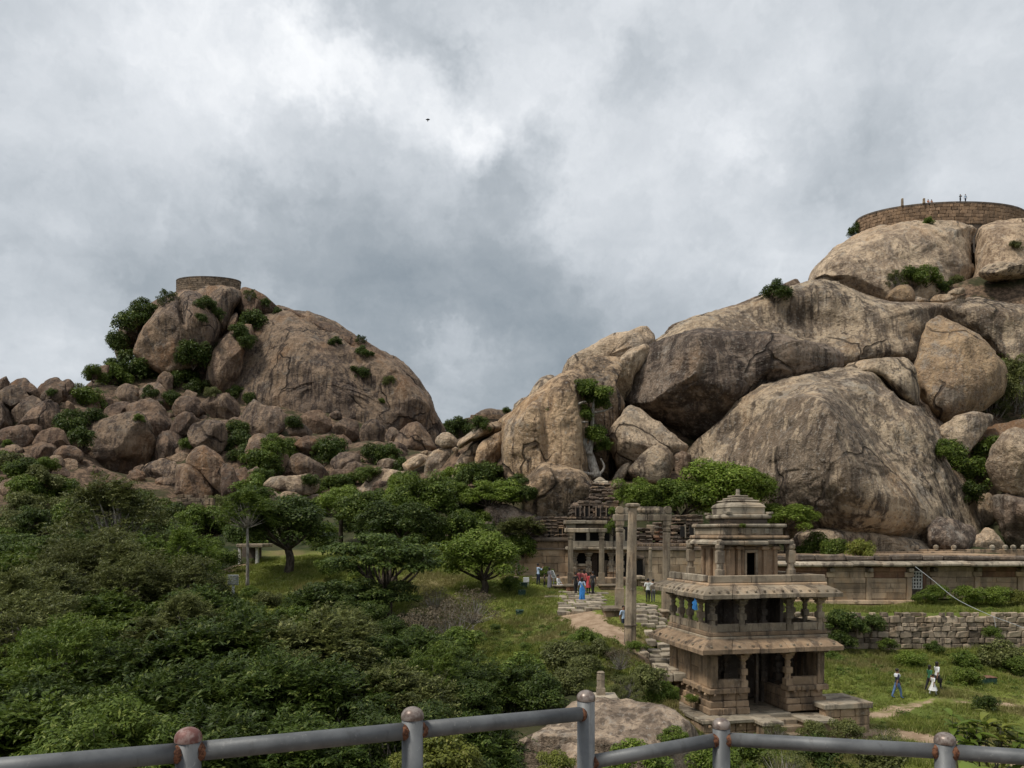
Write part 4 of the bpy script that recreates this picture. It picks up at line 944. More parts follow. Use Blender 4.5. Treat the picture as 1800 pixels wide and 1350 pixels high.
# ------------------------------------------------------------------ long stone hall
def hall():
    D = 62.0
    B = Bld('stone_hall', 'long flat-roofed stone hall with slab panels, pilasters and heavy cornice', 'hall', (PX(1600, D), D, 4.1))
    def seg(pa, pb, Df, pil, brick, base=True):
        z = lambda y: PZ(y, D)
        B.wbox('wall_core', PX(pa, D), PX(pb, D), Df+.3, Df+.8, 4.0, z(996), 'stone_d', b=0, jit=0)
        if base:
            B.wbox('base_moulding', PX(pa, D), PX(pb, D)+.1, Df-.22, Df+.3, z(1062), z(1055), 'stone_b', b=.04)
            n = 5
            for i in range(n):
                xa, xb = PX(pa+(pb-pa)*i/n, D), PX(pa+(pb-pa)*(i+1)/n, D)
                B.wbox('base_block', xa+.01, xb-.01, Df-.06, Df+.3, z(1073), z(1062.2), 'brick', b=.02)
            for i in range(5): B.wbox('knob', PX(pa+20+i*(pb-pa)/5, D), PX(pa+25+i*(pb-pa)/5, D), Df-.3, Df-.2, z(1059), z(1056), 'stone_b')
        for p_ in pil:
            B.wbox('pilaster', PX(p_-4.5, D), PX(p_+4.5, D), Df-.1, Df+.32, z(1055), z(1015), 'stone_b', b=.03)
            B.wbox('pilaster_cap', PX(p_-8, D), PX(p_+8, D), Df-.11, Df+.32, z(1014.5), z(1006), 'stone_b', b=.03)
            B.wbox('bracket', PX(p_-4.5, D), PX(p_+4.5, D), Df-.45, Df+.3, z(1005.5), z(998.5), 'stone_g', b=.05)
        ed = sorted([pa]+[p_ for p_ in pil]+[pb])
        for a, b2 in zip(ed[:-1], ed[1:]):
            if b2-a < 12: continue
            a2, b3 = a+(5 if a in pil else 0), b2-(5 if b2 in pil else 0)
            rows = [1055, 1052, 1042, 1034, 1025, 1016, 1005, 997]
            for r0, r1 in zip(rows[:-1], rows[1:]):
                mm = 'stone_b' if not (r0 <= 1017 and int(a) in brick) else 'brick'
                if random.random() < .35 and b3-a2 > 30:
                    c_ = a2+(b3-a2)*random.uniform(.35, .65)
                    sp = ((a2, c_), (c_, b3))
                else: sp = ((a2, b3),)
                for sa, sb in sp: B.wbox('wall_slab', PX(sa, D)+.012, PX(sb, D)-.012, Df+random.uniform(0, .03), Df+.3, z(r0)+.008, z(r1)-.008, mm, b=.018)
    seg(1290, 1606, D, [1320, 1390, 1460, 1527, 1598], (1527, 1390, 1320))
    seg(1640, 1900, D+1.2, [1655, 1733, 1810, 1885], (1733,), base=False)
    # return wall with the lattice window
    z = lambda y: PZ(y, D)
    xa, xb = PX(1606, D), PX(1640, D)
    B.wbox('wall_slab', xa, xb, D+.95, D+1.5, 4.0, z(1038), 'stone_d', b=.02)
    B.wbox('wall_slab', PX(1634, D), xb, D+.95, D+1.5, z(1037.5), z(997), 'brick', b=.02)
    B.wbox('wall_slab', xa, PX(1633.8, D), D+.95, D+1.5, z(1005), z(997), 'stone_d', b=.02)
    w0, w1, h0, h1 = PX(1606, D), PX(1631, D), z(1036), z(1006)
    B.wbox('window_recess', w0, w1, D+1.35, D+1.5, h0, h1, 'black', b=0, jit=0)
    for i in range(6): B.wbox('lattice_bar', w0+(w1-w0)*i/5-.05, w0+(w1-w0)*i/5+.05, D+.9, D+1.0, h0, h1, 'white', b=.01, jit=0)
    for i in range(6): B.wbox('lattice_bar', w0, w1, D+.89, D+.99, h0+(h1-h0)*i/5-.05, h0+(h1-h0)*i/5+.05, 'white', b=.01, jit=0)
    # cornice: rounded overhanging slabs, weathered kerb on top, roof
    n = 12
    for i in range(n):
        a, b2 = 1290+(1900-1290)*i/n, 1290+(1900-1290)*(i+1)/n
        x0, x1 = PX(a, D)+.012, PX(b2, D)-.012; l = B.loc
        dz = random.uniform(-.03, .03)
        y_ = D-.75
        pr = [(y_+1.9, 0), (y_+.3, 0), (y_+.02, .08), (y_, .2), (y_+.12, .33), (y_+.5, .42), (y_+1.9, .46)]
        V = [Vector((x-l.x, q[0]-l.y, z(996)+q[1]-l.z+dz)) for x in (x0, x1) for q in pr]
        k = len(pr); Fc = [(j, (j+1) % k, k+(j+1) % k, k+j) for j in range(k)]+[tuple(range(k-1, -1, -1)), tuple(range(k, 2*k))]
        B.part('cornice_slab', (V, Fc), 'stone_w', None, False)
    x = PX(1290, D)
    while x < PX(1900, D):
        w = random.uniform(1.2, 3.4)
        B.wbox('kerb_stone', x, x+w-.06, D+.3, D+.95, z(985)-.02, z(985)+random.uniform(.3, .48), 'stone_d', b=.1, jit=.05); x += w
    rw = PX(1900, D)
    for i in range(6):
        xs = PX(1290, D)+(rw-PX(1290, D))*i/6; xe = PX(1290, D)+(rw-PX(1290, D))*(i+1)/6
        for j in range(3):
            B.wbox('roof_slab', xs+.01, xe-.01, D+1.0+j*7, D+7.96+j*7, 7.5, z(985)+.12+j*.12+random.uniform(-.02, .02), 'stone', b=.03)
    B.wbox('rear_wall', PX(1290, D), rw, D+21, D+21.6, 3.9, 7.6, 'stone_d', b=0, jit=0)
    B.wbox('side_wall', PX(1290, D), PX(1290, D)+.5, D+.9, D+20.9, 3.9, 7.48, 'stone_d', b=0, jit=0)
hall()
def parapet():
    D = 80.0
    B = Bld('roof_parapet', 'low stone parapet with round knobs along the back of the hall roof', 'parapet', (PX(1700, D), D, PZ(977, D)))
    zb, zt = 7.5, PZ(966, D)
    px = 1588
    ed = [1588, 1600, 1614, 1645, 1676, 1700, 1742, 1760, 1790, 1830, 1870]
    for a, b2 in zip(ed[:-1], ed[1:]): B.wbox('parapet_slab', PX(a, D)+.01, PX(b2, D)-.01, D, D+.4, zb, zt+random.uniform(-.05, .05), 'stone', b=.03)
    for p_ in (1590, 1594, 1604, 1612, 1646, 1677, 1745, 1768, 1782, 1800, 1840):
        v, f = loft([(zt-.06, .2, .8), (zt+.1, .2, .8), (zt+.2, .26, .75), (zt+.38, .24, .75), (zt+.5, .08, .75)], PX(p_, D), D+.1)
        B.part('knob', ([q-B.loc for q in v], f), 'stone_w')
parapet()
# ------------------------------------------------------------------ bastions
def bastion(name, label, cx, cy, Rr, zt, rows, hh, nst, m, a0, a1):
    B = Bld(name, label, 'bastion', (cx, cy, zt-rows*hh)); B.o.scale = (1, .5, 1)
    n = 64
    def ring(r0, r1, za, zb, mm, nm):
        V = []; Fc = []
        for i in range(n):
            a = 2*math.pi*i/n
            for r_, z_ in ((r0, za), (r1, za), (r1, zb), (r0, zb)): V.append(Vector((math.cos(a)*r_, math.sin(a)*r_, z_)))
        for i in range(n):
            j = (i+1) % n
            for k in range(4): Fc.append((i*4+k, j*4+k, j*4+(k+1) % 4, i*4+(k+1) % 4))
        B.part(nm, (V, Fc), mm)
    H = rows*hh
    V, Fc = [], []
    for i in range(n):
        a = 2*math.pi*i/n
        for z_ in (-6, H-.05): V.append(Vector((math.cos(a)*(Rr-.25), math.sin(a)*(Rr-.25), z_)))
    for i in range(n): j = (i+1) % n; Fc.append((2*i, 2*j, 2*j+1, 2*i+1))
    Fc.append(tuple(2*i+1 for i in range(n)))
    B.part('core', (V, Fc), 'stone_d')
    ring(Rr-.9, Rr+.15, H, H+.35, 'stone_d', 'coping')
    rg = random.Random(5)
    for r_ in range(rows):
        a = a0+rg.uniform(0, .03)
        st = (a1-a0)/nst
        while a < a1:
            da = st*rg.uniform(.65, 1.35); w = da*Rr
            o = add('stone', ROUGH[rg.randrange(8)], B.o, (math.cos(a+da/2)*(Rr-.3), math.sin(a+da/2)*(Rr-.3), hh*(r_+.5)), (0, 0, a+da/2+math.pi/2), (w*.96, .8, hh*.94))
            if not o.data.materials: o.data.materials.append(None)
            o.material_slots[0].link = 'OBJECT'; o.material_slots[0].material = M[m]
            a += da
    return B
DB = 170
bastion('stone_bastion', 'large round bastion of red-brown stone courses crowning the highest rock', PX(1652, DB), DB, 18.2, 79.5, 6, .72, 46, 'bast', R(180), R(360))
DBL = 212
bastion('stone_bastion', 'small round bastion of thin stone courses on the boulder hill', PX(367, DBL), DBL, 8.7, 79.6, 8, .55, 24, 'bastl', R(180), R(360))
# ------------------------------------------------------------------ temple
def temple():
    D = 66.0
    B = Bld('temple', 'old hill temple with pillared porch, block walls and crumbling tiered brick spire', 'temple', (PX(1045, D), D, 6.0))
    def wall(pa, pb, rows, m='stone_b', Df=D):
        for r0, r1 in zip(rows[:-1], rows[1:]):
            x = pa-random.uniform(0, 20)
            while x < pb:
                w = random.uniform(18, 44); a, b2 = max(pa, x), min(pb, x+w)
                if b2-a > 3: B.wbox('wall_block', PX(a, D)+.012, PX(b2, D)-.012, Df+random.uniform(0, .03), Df+.4, PZ(r1, D)+.01, PZ(r0, D)-.01, m, b=.025)
                x += w
        B.wbox('wall_core', PX(pa, D), PX(pb, D), Df+.4, Df+1, 5.0, PZ(rows[0], D), 'stone_d', b=0, jit=0)
    wall(905, 1000, [951, 964], 'stone'); wall(905, 1000, [966, 978, 990, 1006, 1026])
    B.pbox('string_course', 905, 1000, 963.5, 966.5, D-.12, .6, 'stone_d', b=.03)
    wall(1113, 1250, [968, 980, 993, 1008, 1026])
    B.pbox('cornice', 905, 1000, 945, 951, D-.3, .9, 'stone_d', b=.06); B.pbox('cornice', 1113, 1250, 961, 968, D-.25, .9, 'stone_d', b=.06)
    B.pbox('cornice', 1113, 1250, 955, 961, D-.1, .8, 'brickd', b=.04)
    for i in range(22): B.pbox('dentil', 908+i*4.2, 910+i*4.2, 949.8, 952.4, D-.22, .25, 'stone_d', b=0)
    for i in range(30): B.pbox('dentil', 1115+i*4.4, 1117.2+i*4.4, 957, 959.5, D-.2, .25, 'stone', b=0)
    # low tiered brick shrines above the left wall
    def tiers(pc, yb, yt, wb, wt, n, Dd, m, name='spire_tier', niche=True):
        for i in range(n):
            f0 = i/n; w = wb+(wt-wb)*f0
            y0 = yb+(yt-yb)*i/n; y1 = yb+(yt-yb)*(i+1)/n; ym = y0+(y1-y0)*.55
            t_ = B.pbox(name, pc-w/2, pc+w/2, ym, y0, Dd-w*.012, w*.049, m, b=.04, jit=.06)
            k = max(2, int(w/9))
            for q in range(k):
                if random.random() < .12: continue
                a = pc-w/2-1.2+(w+2.4)*q/k
                B.pbox('ledge_brick', a, a+(w+2.4)/k-.5, y1, ym-.2, Dd-w*.012-.18, w*.049+.3, random.choice([m, 'stone_d', 'stone_d', 'stone' if pc < 1100 else 'stone_d', 'brickd']), t_, b=.04, jit=.05)  # right-hand ledges darker: dark brick, with tree shade put into the colour
    tiers(975, 945, 908, 56, 40, 6, D+.9, 'brickd'); tiers(935, 946, 925, 40, 26, 4, D+.9, 'brickd')
    for p_ in (965, 985):
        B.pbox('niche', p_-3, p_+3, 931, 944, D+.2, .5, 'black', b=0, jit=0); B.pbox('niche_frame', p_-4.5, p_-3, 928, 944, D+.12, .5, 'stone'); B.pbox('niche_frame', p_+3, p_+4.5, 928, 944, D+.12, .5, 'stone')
    # main spire
    Ds = 70.0
    B.pbox('spire_base', 1003, 1092, 915, 960, Ds, 4.2, 'stone_d', b=.05)
    tiers(1047, 917, 880, 84, 78, 4, Ds+.6, 'brickd'); 
    for p_ in (1016, 1032, 1052, 1070): 
        B.pbox('niche', p_-3, p_+3, 893, 907, Ds-.6, .5, 'black', b=0, jit=0); B.pbox('niche_frame', p_-5, p_-3, 890, 908, Ds-.7, .5, 'brickd'); B.pbox('niche_frame', p_+3, p_+5, 890, 908, Ds-.7, .5, 'brickd')
    tiers(1058, 880, 850, 46, 26, 6, Ds+1.2, 'brickd')
    B.pbox('spire_cap', 1046, 1070, 845, 852, Ds+1.0, 1.3, 'stone_w', b=.1); v, f = loft([(PZ(846, Ds), .55, .75), (PZ(843, Ds), .6, .75), (PZ(839, Ds), .35, .75), (PZ(836, Ds), .1, .75)], PX(1058, Ds), Ds+1.6)
    B.part('spire_cap', ([q-B.loc for q in v], f), 'stone_w')
    # ruined superstructure over the right wall
    tiers(1130, 960, 928, 36, 24, 5, D+1.2, 'brickd'); tiers(1212, 958, 905, 62, 44, 7, D+1.5, 'brickd'); tiers(1165, 958, 918, 34, 20, 5, D+2, 'brick')
    B.pbox('plaster_patch', 1137, 1158, 922, 943, D+1.7, .3, 'stone_g', b=.1, jit=.12)
    for p_ in (1200, 1216): 
        B.pbox('niche', p_-3.5, p_+3.5, 925, 944, D+.55, .4, 'black', b=0, jit=0)
        B.pbox('niche_frame', p_+4, p_+6, 922, 946, D+.5, .5, 'stone_w')
    # pillared porch
    Dp = 64.6
    zf = PZ(1027, Dp)
    B.pbox('porch_floor', 985, 1118, 1016, 1034, Dp-1.4, 3, 'stone', b=.04)
    for i in range(3): B.pbox('porch_step', 1036-i*1.5, 1062+i*1.5, 1018+i*5, 1034, Dp-1.75-i*.35, .4, 'stone_g', b=.03)
    for a, b2 in ((1007, 1040), (1068, 1090)):
        for y0, y1 in ((996, 1001), (1002, 1008), (1009, 1015)): B.pbox('half_wall', a, b2, y0, y1, Dp, .4, 'stone', b=.03)
        B.pbox('sill', a, b2, 991, 995.5, Dp-.08, .5, 'stone_w', b=.03)
    for p_ in (1010, 1034.5, 1074.5, 1092):
        v, f = loft(column_secs(PZ(1005, Dp), PZ(972, Dp), .24, 'carved'), PX(p_, Dp), Dp+.1)
        B.part('column', ([q-B.loc for q in v], f), 'stone_w')
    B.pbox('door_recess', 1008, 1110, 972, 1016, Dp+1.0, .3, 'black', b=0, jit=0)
    B.pbox('door_leaf', 1040, 1050, 974, 1016, Dp+.8, .15, 'door', b=.01)
    B.pbox('door_frame', 1063, 1069, 985, 1015, Dp+.5, .3, 'stone_w', b=.02)
    B.pbox('beam', 1003, 1110, 967, 972, Dp-.1, 1.5, 'stone', b=.03)
    for i in range(3): B.pbox('eave_slab', 996+i*38, 1033.5+i*38, 961.5, 966.5, Dp-.7, 2.2, 'stone_w', b=.06, jit=.03)
    B.pbox('upper_floor', 1003, 1112, 951, 961, Dp, 1.6, 'stone_w', b=.03)
    for p_ in (1008, 1034, 1075, 1096): B.pbox('upper_post', p_-2.8, p_+2.8, 931, 951, Dp+.1, .35, 'stone_w', b=.04)
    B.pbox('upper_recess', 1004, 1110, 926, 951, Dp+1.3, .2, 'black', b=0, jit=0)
    B.pbox('beam', 1000, 1075, 922.5, 930.5, Dp, 1.6, 'stone_d', b=.03); B.pbox('beam', 996, 1012, 918, 932, Dp-.2, .8, 'stone_w', b=.06, jit=.04)
    for i in range(2): B.pbox('roof_slab', 993+i*38, 1030.5+i*38, 914.5, 921, Dp-.5, 2.6, 'stone_w', b=.05, jit=.03)
    # low kerbs before the wall
    B.pbox('kerb', 935, 990, 1015, 1022, Dp-.4, .8, 'stone_g', b=.03); B.pbox('kerb', 1113, 1135, 1013, 1019, Dp-2.5, 2, 'stone_g', b=.05)
    for i in range(5): B.pbox('kerb', 1088+i*11, 1098+i*11, 1019, 1030, Dp-2.3, 1.2, 'stone', b=.03)
    B.pbox('niche', 1117, 1130, 985, 1012, D-.35, .35, 'black', b=0, jit=0); B.pbox('niche_frame', 1113, 1117, 983, 1013, D-.45, .5, 'stone_d'); B.pbox('niche_frame', 1130, 1134, 983, 1013, D-.45, .5, 'stone_d'); B.pbox('niche_frame', 1114, 1133, 977, 983, D-.46, .5, 'stone_d', b=.06)
temple()
def frame(name, label, pl, pr, yb, yt, D, wpx, m, lint, top=None, lm='stone_w'):
    zb = PZ(yb, D)
    B = Bld(name, label, 'stone frame', (PX((pl+pr)/2, D), D, zb))
    for p_ in (pl, pr):
        v, f = loft(column_secs(zb-.15, PZ(yt, D), wpx/2*D/F, 'tall'), PX(p_, D), D)
        B.part('pillar', ([q-B.loc for q in v], f), m)
    a, b2, y0, y1 = lint
    mid = a+(b2-a)*.58
    B.pbox('lintel', a, mid-.2, y0, y1, D-.3, .6, lm, b=.05); B.pbox('lintel', mid+.2, b2, y0, y1, D-.3, .6, m if top else lm, b=.05)
    if top:
        a, b2, y0, y1 = top
        x0, x1 = PX(a, D)-B.loc.x, PX(b2, D)-B.loc.x; za, zt_ = PZ(y1, D)-B.loc.z, PZ(y0, D)-B.loc.z
        h = zt_-za; pr_ = [(x0, za+.005), (x1, za+.01), (x1+.05, za+.3*h), (x1-.1, za+.7*h), (x1-.4, za+.8*h), (x1-.8, za+h), (x0+.8, za+h), (x0+.4, za+.8*h), (x0+.1, za+.7*h), (x0-.05, za+.3*h)]
        V = [Vector((x, y, z)) for y in (-.22, .22) for x, z in pr_]; k = len(pr_)
        Fc = [(j, (j+1) % k, k+(j+1) % k, k+j) for j in range(k)]+[tuple(range(k-1, -1, -1)), tuple(range(k, 2*k))]
        Fc = [tuple(reversed(q)) for q in Fc]
        cb = B.part('carved_beam', (V, Fc), 'stone_w')
        for sx in (x0+.22, x1-.22):
            vv, ff = [], []
            for yy in (-.3, .3):
                for q in range(14): vv.append(Vector((sx+.24*math.cos(q*math.pi/7), yy, za+.28+.24*math.sin(q*math.pi/7))))
            ff = [(q, (q+1) % 14, 14+(q+1) % 14, 14+q) for q in range(14)]+[tuple(range(13, -1, -1)), tuple(range(14, 28))]
            B.part('scroll', (vv, ff), 'stone_g', cb)
        for q in range(7):
            x = x0+.9+(x1-x0-1.8)*q/6
            B.part('carving', loft([(za+.2*h, .16, .7), (za+.5*h, .2, .7), (za+.8*h, .12, .7)], x, -.16), 'stone_g', cb)
    return B
frame('stone_swing_frame', 'tall two-pillared stone swing frame with a scroll-carved top beam', 1089, 1171.5, 1076, 915, 50, 13.5, 'stone_g', (1079, 1182, 904, 916), (1083, 1179, 890.5, 903.8))
frame('pillar_gate', 'slimmer two-pillared stone gate with a plain lintel before the temple porch', 1003, 1057.5, 1031, 936, 61.5, 9.5, 'stone_g', (993, 1067.5, 928.5, 936))
def lamp_column():
    D = 43; zb = PZ(1150, D); zt = PZ(893, D)
    B = Bld('lamp_column', 'single tall tapering rough granite lamp column with disc capital', 'column', (PX(1107, D), D, zb))
    h = zt-zb; n = 9; secs = []
    for i in range(n): 
        f = i/(n-1); secs.append((f*h, .36-.12*f+random.uniform(-.012, .012), .78))
    v, f = loft(secs); 
    for i, q in enumerate(v): q.x += .16*(q.z/h)
    B.part('shaft', (v, f), 'stone_g')
    v, f = loft([(h, .22, .75), (h+.08, .42, .72), (h+.2, .44, .72), (h+.26, .3, .72)], .16, 0)
    B.part('capital', (v, f), 'stone_g')
    B.box('base_stone', -1.5, -.2, -.65, .5, -.12, .2, 'stone_g', b=.04); B.box('base_stone', -.18, 1.0, -.66, .5, -.1, .19, 'stone_w', b=.04)
    o = B.part('metal_band', loft([(1.62, .40, .8), (1.66, .40, .8)], .03, 0), 'stone_d')
lamp_column()
def small_pillar(name, label, px, yb, yt, D, w, m='stone_g', base=True):
    zb = PZ(yb, D); B = Bld(name, label, 'pillar', (PX(px, D), D, zb)); h = PZ(yt, D)-zb
    B.part('shaft', loft([(-.1, w*1.05, 1), (h*.3, w*1.05, 1), (h*.32, w, .75), (h*.62, w, .75), (h*.64, w*1.05, .8), (h*.86, w, .75), (h*.92, w*.8, .75), (h*.95, w*1.05, .75), (h, w*.7, .75)]), m)
    if base:
        B.box('base_slab', -w*3, w*4, -w*3, w*3, -.16, .0, 'stone_w' if w < .16 else 'brick', b=.03)
        B.box('base_slab', -w*2, w*5, -w*3.4, w*2, -.36, -.17, 'stone_w', b=.04)
small_pillar('stone_pillar', 'slender free-standing stone pillar before the temple wall', 1143, 1023, 962, 60.5, .14)
small_pillar('stone_pillar', 'short broken stone pillar on slabs above the flat boulder', 1056, 1221, 1180, 29, .15)
def platform(name, label, px0, px1, y0, y1, D, depth, cat='platform', m='stone'):
    B = Bld(name, label, cat, (PX((px0+px1)/2, D), D, PZ(y1, D)))
    t_ = (y1-y0)*.2
    B.pbox('top_slab', px0-2, px1+2, y0, y0+t_, D-.15, depth+.3, 'stone_g', b=.04)
    n = max(2, int((px1-px0)/12)); rows = 2
    for r_ in range(rows):
        for i in range(n):
            a = px0+(px1-px0)*i/n; b2 = px0+(px1-px0)*(i+1)/n; ya = y0+t_+(y1-y0-t_)*r_/rows; yb = y0+t_+(y1-y0-t_)*(r_+1)/rows
            B.pbox('block', a+.1, b2-.1, ya+.2, yb-.1, D+random.uniform(0, .05), depth, m, b=.03)
    return B
platform('stone_bench', 'stone bench block at the foot of the slimmer gate, beside the information board', 973, 996, 1029, 1043, 60, 1.2)
platform('stone_bench', 'rounded stone seat at the foot of the slimmer gate pillar', 996, 1010, 1028, 1046, 59.4, 1.2, m='brick')
platform('stone_bench', 'low stone bench on the porch side of the slimmer gate', 1055, 1086, 1028, 1043, 60.4, 1.2)
platform('stone_bench', 'stone bench beside the swing frame foot, partly behind the lamp column', 1063, 1097, 1069, 1098, 48.6, 1.6)
platform('stone_block', 'stone block at the foot of the swing frame pillar near the pavilion', 1165, 1176, 1073, 1092, 49.2, 1.0, 'block')
platform('stone_bench', 'low slab bench below the slender free-standing pillar', 1132, 1160, 1024, 1033, 59.5, 1.0)
# steps between the lawn and the swing frame
def steps():
    B = Bld('stone_steps', 'flight of worn stone steps with grass in the joints beside the pavilion', 'steps', (PX(1165, 40), 40, 3.0))
    rows = [(1114, 47.0, 1128, 1178), (1124, 45.7, 1134, 1180), (1133, 44.5, 1136, 1190), (1142, 43.3, 1140, 1192), (1151, 42.3, 1142, 1196), (1160, 41.4, 1144, 1200), (1168, 40.5, 1150, 1204), (1176, 39.6, 1152, 1206), (1184, 38.7, 1154, 1210)]
    def ztop(y, D, a, b2): return max(PZ(y, D), max(height(PX(q, D), D+e) for q in (a, (a+b2)/2, b2) for e in (.1, .6))+.05)
    for y, D, a, b2 in rows:
        c_ = a+(b2-a)*random.uniform(.35, .65)
        for s0, s1 in ((a, c_), (c_, b2)):
            l = B.loc; zt_ = ztop(y, D, s0, s1); B.wbox('step', PX(s0, D)+.02, PX(s1, D)-.02, D, D+.75, zt_-.4, zt_+random.uniform(-.04, .04), 'stone_w', b=.04, jit=.04)
    L = Bld('stone_landing', 'paved stone landing with two broad steps between lamp column and swing frame', 'landing', (PX(1140, 48), 48, 4.6))
    for i, (y, D) in enumerate(((1100, 47.6), (1091, 48.4), (1083, 49.4))):
        e = [1113, 1140, 1158, 1172+i*2]
        for a, b2 in zip(e[:-1], e[1:]): L.wbox('step', PX(a, D)+.02, PX(b2, D)-.02, D, D+.95, ztop(y, D, a, b2)-.5, ztop(y, D, a, b2), 'stone_w', b=.04, jit=.03)
steps()
def paving(name, label, rect, rows, cols, seed):
    rg = random.Random(seed)
    o = empty(name, (PX((rect[0]+rect[1])/2, rect[2]), rect[2], height(PX(rect[0], rect[2]), rect[2])))
    tag(o, label, 'path', kind='structure')
    for r_ in range(rows):
        D0 = rect[2]+(rect[3]-rect[2])*r_/rows; D1 = rect[2]+(rect[3]-rect[2])*(r_+1)/rows
        x = PX(rect[0], D0)+rg.uniform(-.3, .3); xe = PX(rect[1], D0)
        while x < xe:
            w = rg.uniform(.5, 1.3)
            if rg.random() > .12:
                zc = max(height(x+.1, D0+.1), height(x+w-.1, D1-.1), height(x+w/2, (D0+D1)/2))
                v, f = box_vf(x+.03, x+w-.04, D0+.03, D1-.04, zc-.25, zc+.045, .03, .035, rg)
                p_ = add('paving_slab', mesh('paving_slab', [q-o.location for q in v], f, M['stone_w']), o)
            x += w
paving('paved_path', 'worn stone slab path leading to the temple porch', (984, 1051, 50.6, 59.5), 9, 5, 3)
paving('paved_path', 'worn slab paving inside the swing frame', (1098, 1182, 50.2, 53.2), 3, 5, 4)
paving('paved_path', 'low slab strip beside the temple path', (955, 985, 56.4, 57.3), 1, 3, 5)
def shrine():
    D = 72
    B = Bld('whitewashed_shrine', 'small whitewashed open shrine half hidden by trees', 'shrine', (PX(440, D), D, PZ(995, D)))
    for p_ in (421, 451): B.pbox('post', p_-2.4, p_+2.4, 962, 996, D, .35, 'white', b=.03)
    B.pbox('roof_slab', 415, 462, 956, 962, D-.4, 3, 'stone_g', b=.05); B.pbox('back_wall', 418, 458, 962.5, 996, D+2.4, .3, 'stone_d', b=0); B.pbox('floor_slab', 412, 465, 996.5, 1001, D-.5, 3.2, 'brick', b=.03)
shrine()
# distant fort hill
def far_hill():
    D = 330
    global GROUND
    fl = [560,410,600,360,700,330,780,300,830,300,860,250,930,215,1020,205,1120,195,1200,200,1270,205,1400,260,1500,420,1480,560,700,560]
    boulder('far_hill', 'distant flat-topped fort hill seen through the gap between the hills', 'hill', None, '9', D, fl, 'brown2', T=14, lean=.2, rough=.6, ground=False)
    rubble_wall('fort_wall', 'faint fort wall along the brow of the distant hill', 828, 880, 729, 737, D-15, 3, 1.5, m='bast', ragged=0, avg=2.2)
far_hill()
# ------------------------------------------------------------------ vegetation
def leaf_mat(name, dark, light, tip, trans=.3, dry=None):
    m, t = new_mat(name)
    g = t.n('ShaderNodeNewGeometry'); rnd = g.outputs['Random Per Island']
    orn = t.n('ShaderNodeObjectInfo').outputs['Random']
    n = t.noise(g.outputs['Position'], .8, 3, .6)
    f = t.math('ADD', t.math('MULTIPLY', rnd, .55), t.math('MULTIPLY', t.ramp(n, .3, .7), .45))
    c = t.mix(f, dark, light)
    c = t.mix(t.ramp(rnd, .86, .98), c, tip)
    if dry:
        c = t.mix(t.math('MULTIPLY', t.ramp(t.noise(t.mapped(g.outputs['Position'], loc=(2, 8, 4)), .16, 5, .6), .49, .62), .75), c, dry)
    c = t.n('ShaderNodeVectorMath', {0: c, 3: t.ramp(orn, 0, 1, .78, 1.2, smooth=False)}, operation='SCALE').outputs[0]
    d = t.n('ShaderNodeBsdfPrincipled', {'Base Color': c, 'Roughness': .5, 'Specular IOR Level': .22})
    tr = t.n('ShaderNodeBsdfTranslucent', {0: c})
    mx = t.n('ShaderNodeMixShader', {0: trans, 1: d.outputs[0], 2: tr.outputs[0]})
    t.n('ShaderNodeOutputMaterial', {0: mx.outputs[0]})
    return m
LM = {'dark': leaf_mat('leaves_dark', (.028, .05, .009), (.082, .118, .02), (.17, .2, .05)),
      'mid': leaf_mat('leaves_mid', (.045, .078, .010), (.13, .178, .026), (.23, .27, .06)),
      'light': leaf_mat('leaves_light', (.075, .12, .013), (.18, .24, .034), (.28, .32, .08)),
      'olive': leaf_mat('leaves_olive', (.055, .066, .018), (.155, .17, .05), (.26, .26, .10)),
      'yellow': leaf_mat('leaves_yellow', (.09, .11, .018), (.21, .225, .04), (.3, .29, .08)),
      'dry': leaf_mat('leaves_dry', (.08, .062, .038), (.17, .135, .085), (.22, .18, .12)),
      'grass': leaf_mat('grass_blades', (.10, .13, .022), (.225, .25, .05), (.34, .31, .12), .35, (.21, .18, .075))}
def bark_mat(name, a, b):
    m, t = new_mat(name); pos = t.n('ShaderNodeNewGeometry').outputs['Position']
    c = t.mix(t.ramp(t.noise(t.mapped(pos, scale=(1, 1, .3)), 6, 5, .65), .35, .65), a, b)
    bs = t.n('ShaderNodeBsdfPrincipled', {'Base Color': c, 'Roughness': .95, 'Specular IOR Level': .1}); t.n('ShaderNodeOutputMaterial', {0: bs.outputs[0]}); return m
M['bark'] = bark_mat('bark', (.035, .027, .02), (.11, .09, .07)); M['bark_pale'] = bark_mat('bark_pale', (.14, .12, .10), (.36, .33, .29))
def unit(v): return v/(np.linalg.norm(v, axis=-1, keepdims=True)+1e-9)
def leaves(rs, Cc, Nn, L, w=.5, jl=.35):
    n = len(Cc)
    t_ = unit(np.cross(Nn, unit(rs.normal(size=(n, 3))))); b = np.cross(Nn, t_)
    l = (L*(1+jl*rs.uniform(-1, 1, n)))[:, None]
    droop = np.array([0, 0, -1.0])*l*.12
    V = np.stack([Cc-t_*l*.5, Cc+b*l*w*.5+t_*l*.06, Cc+t_*l*.5+droop, Cc-b*l*w*.5+t_*l*.06], 1).reshape(-1, 3)
    Q = np.arange(n*4).reshape(-1, 4)
    return V, Q
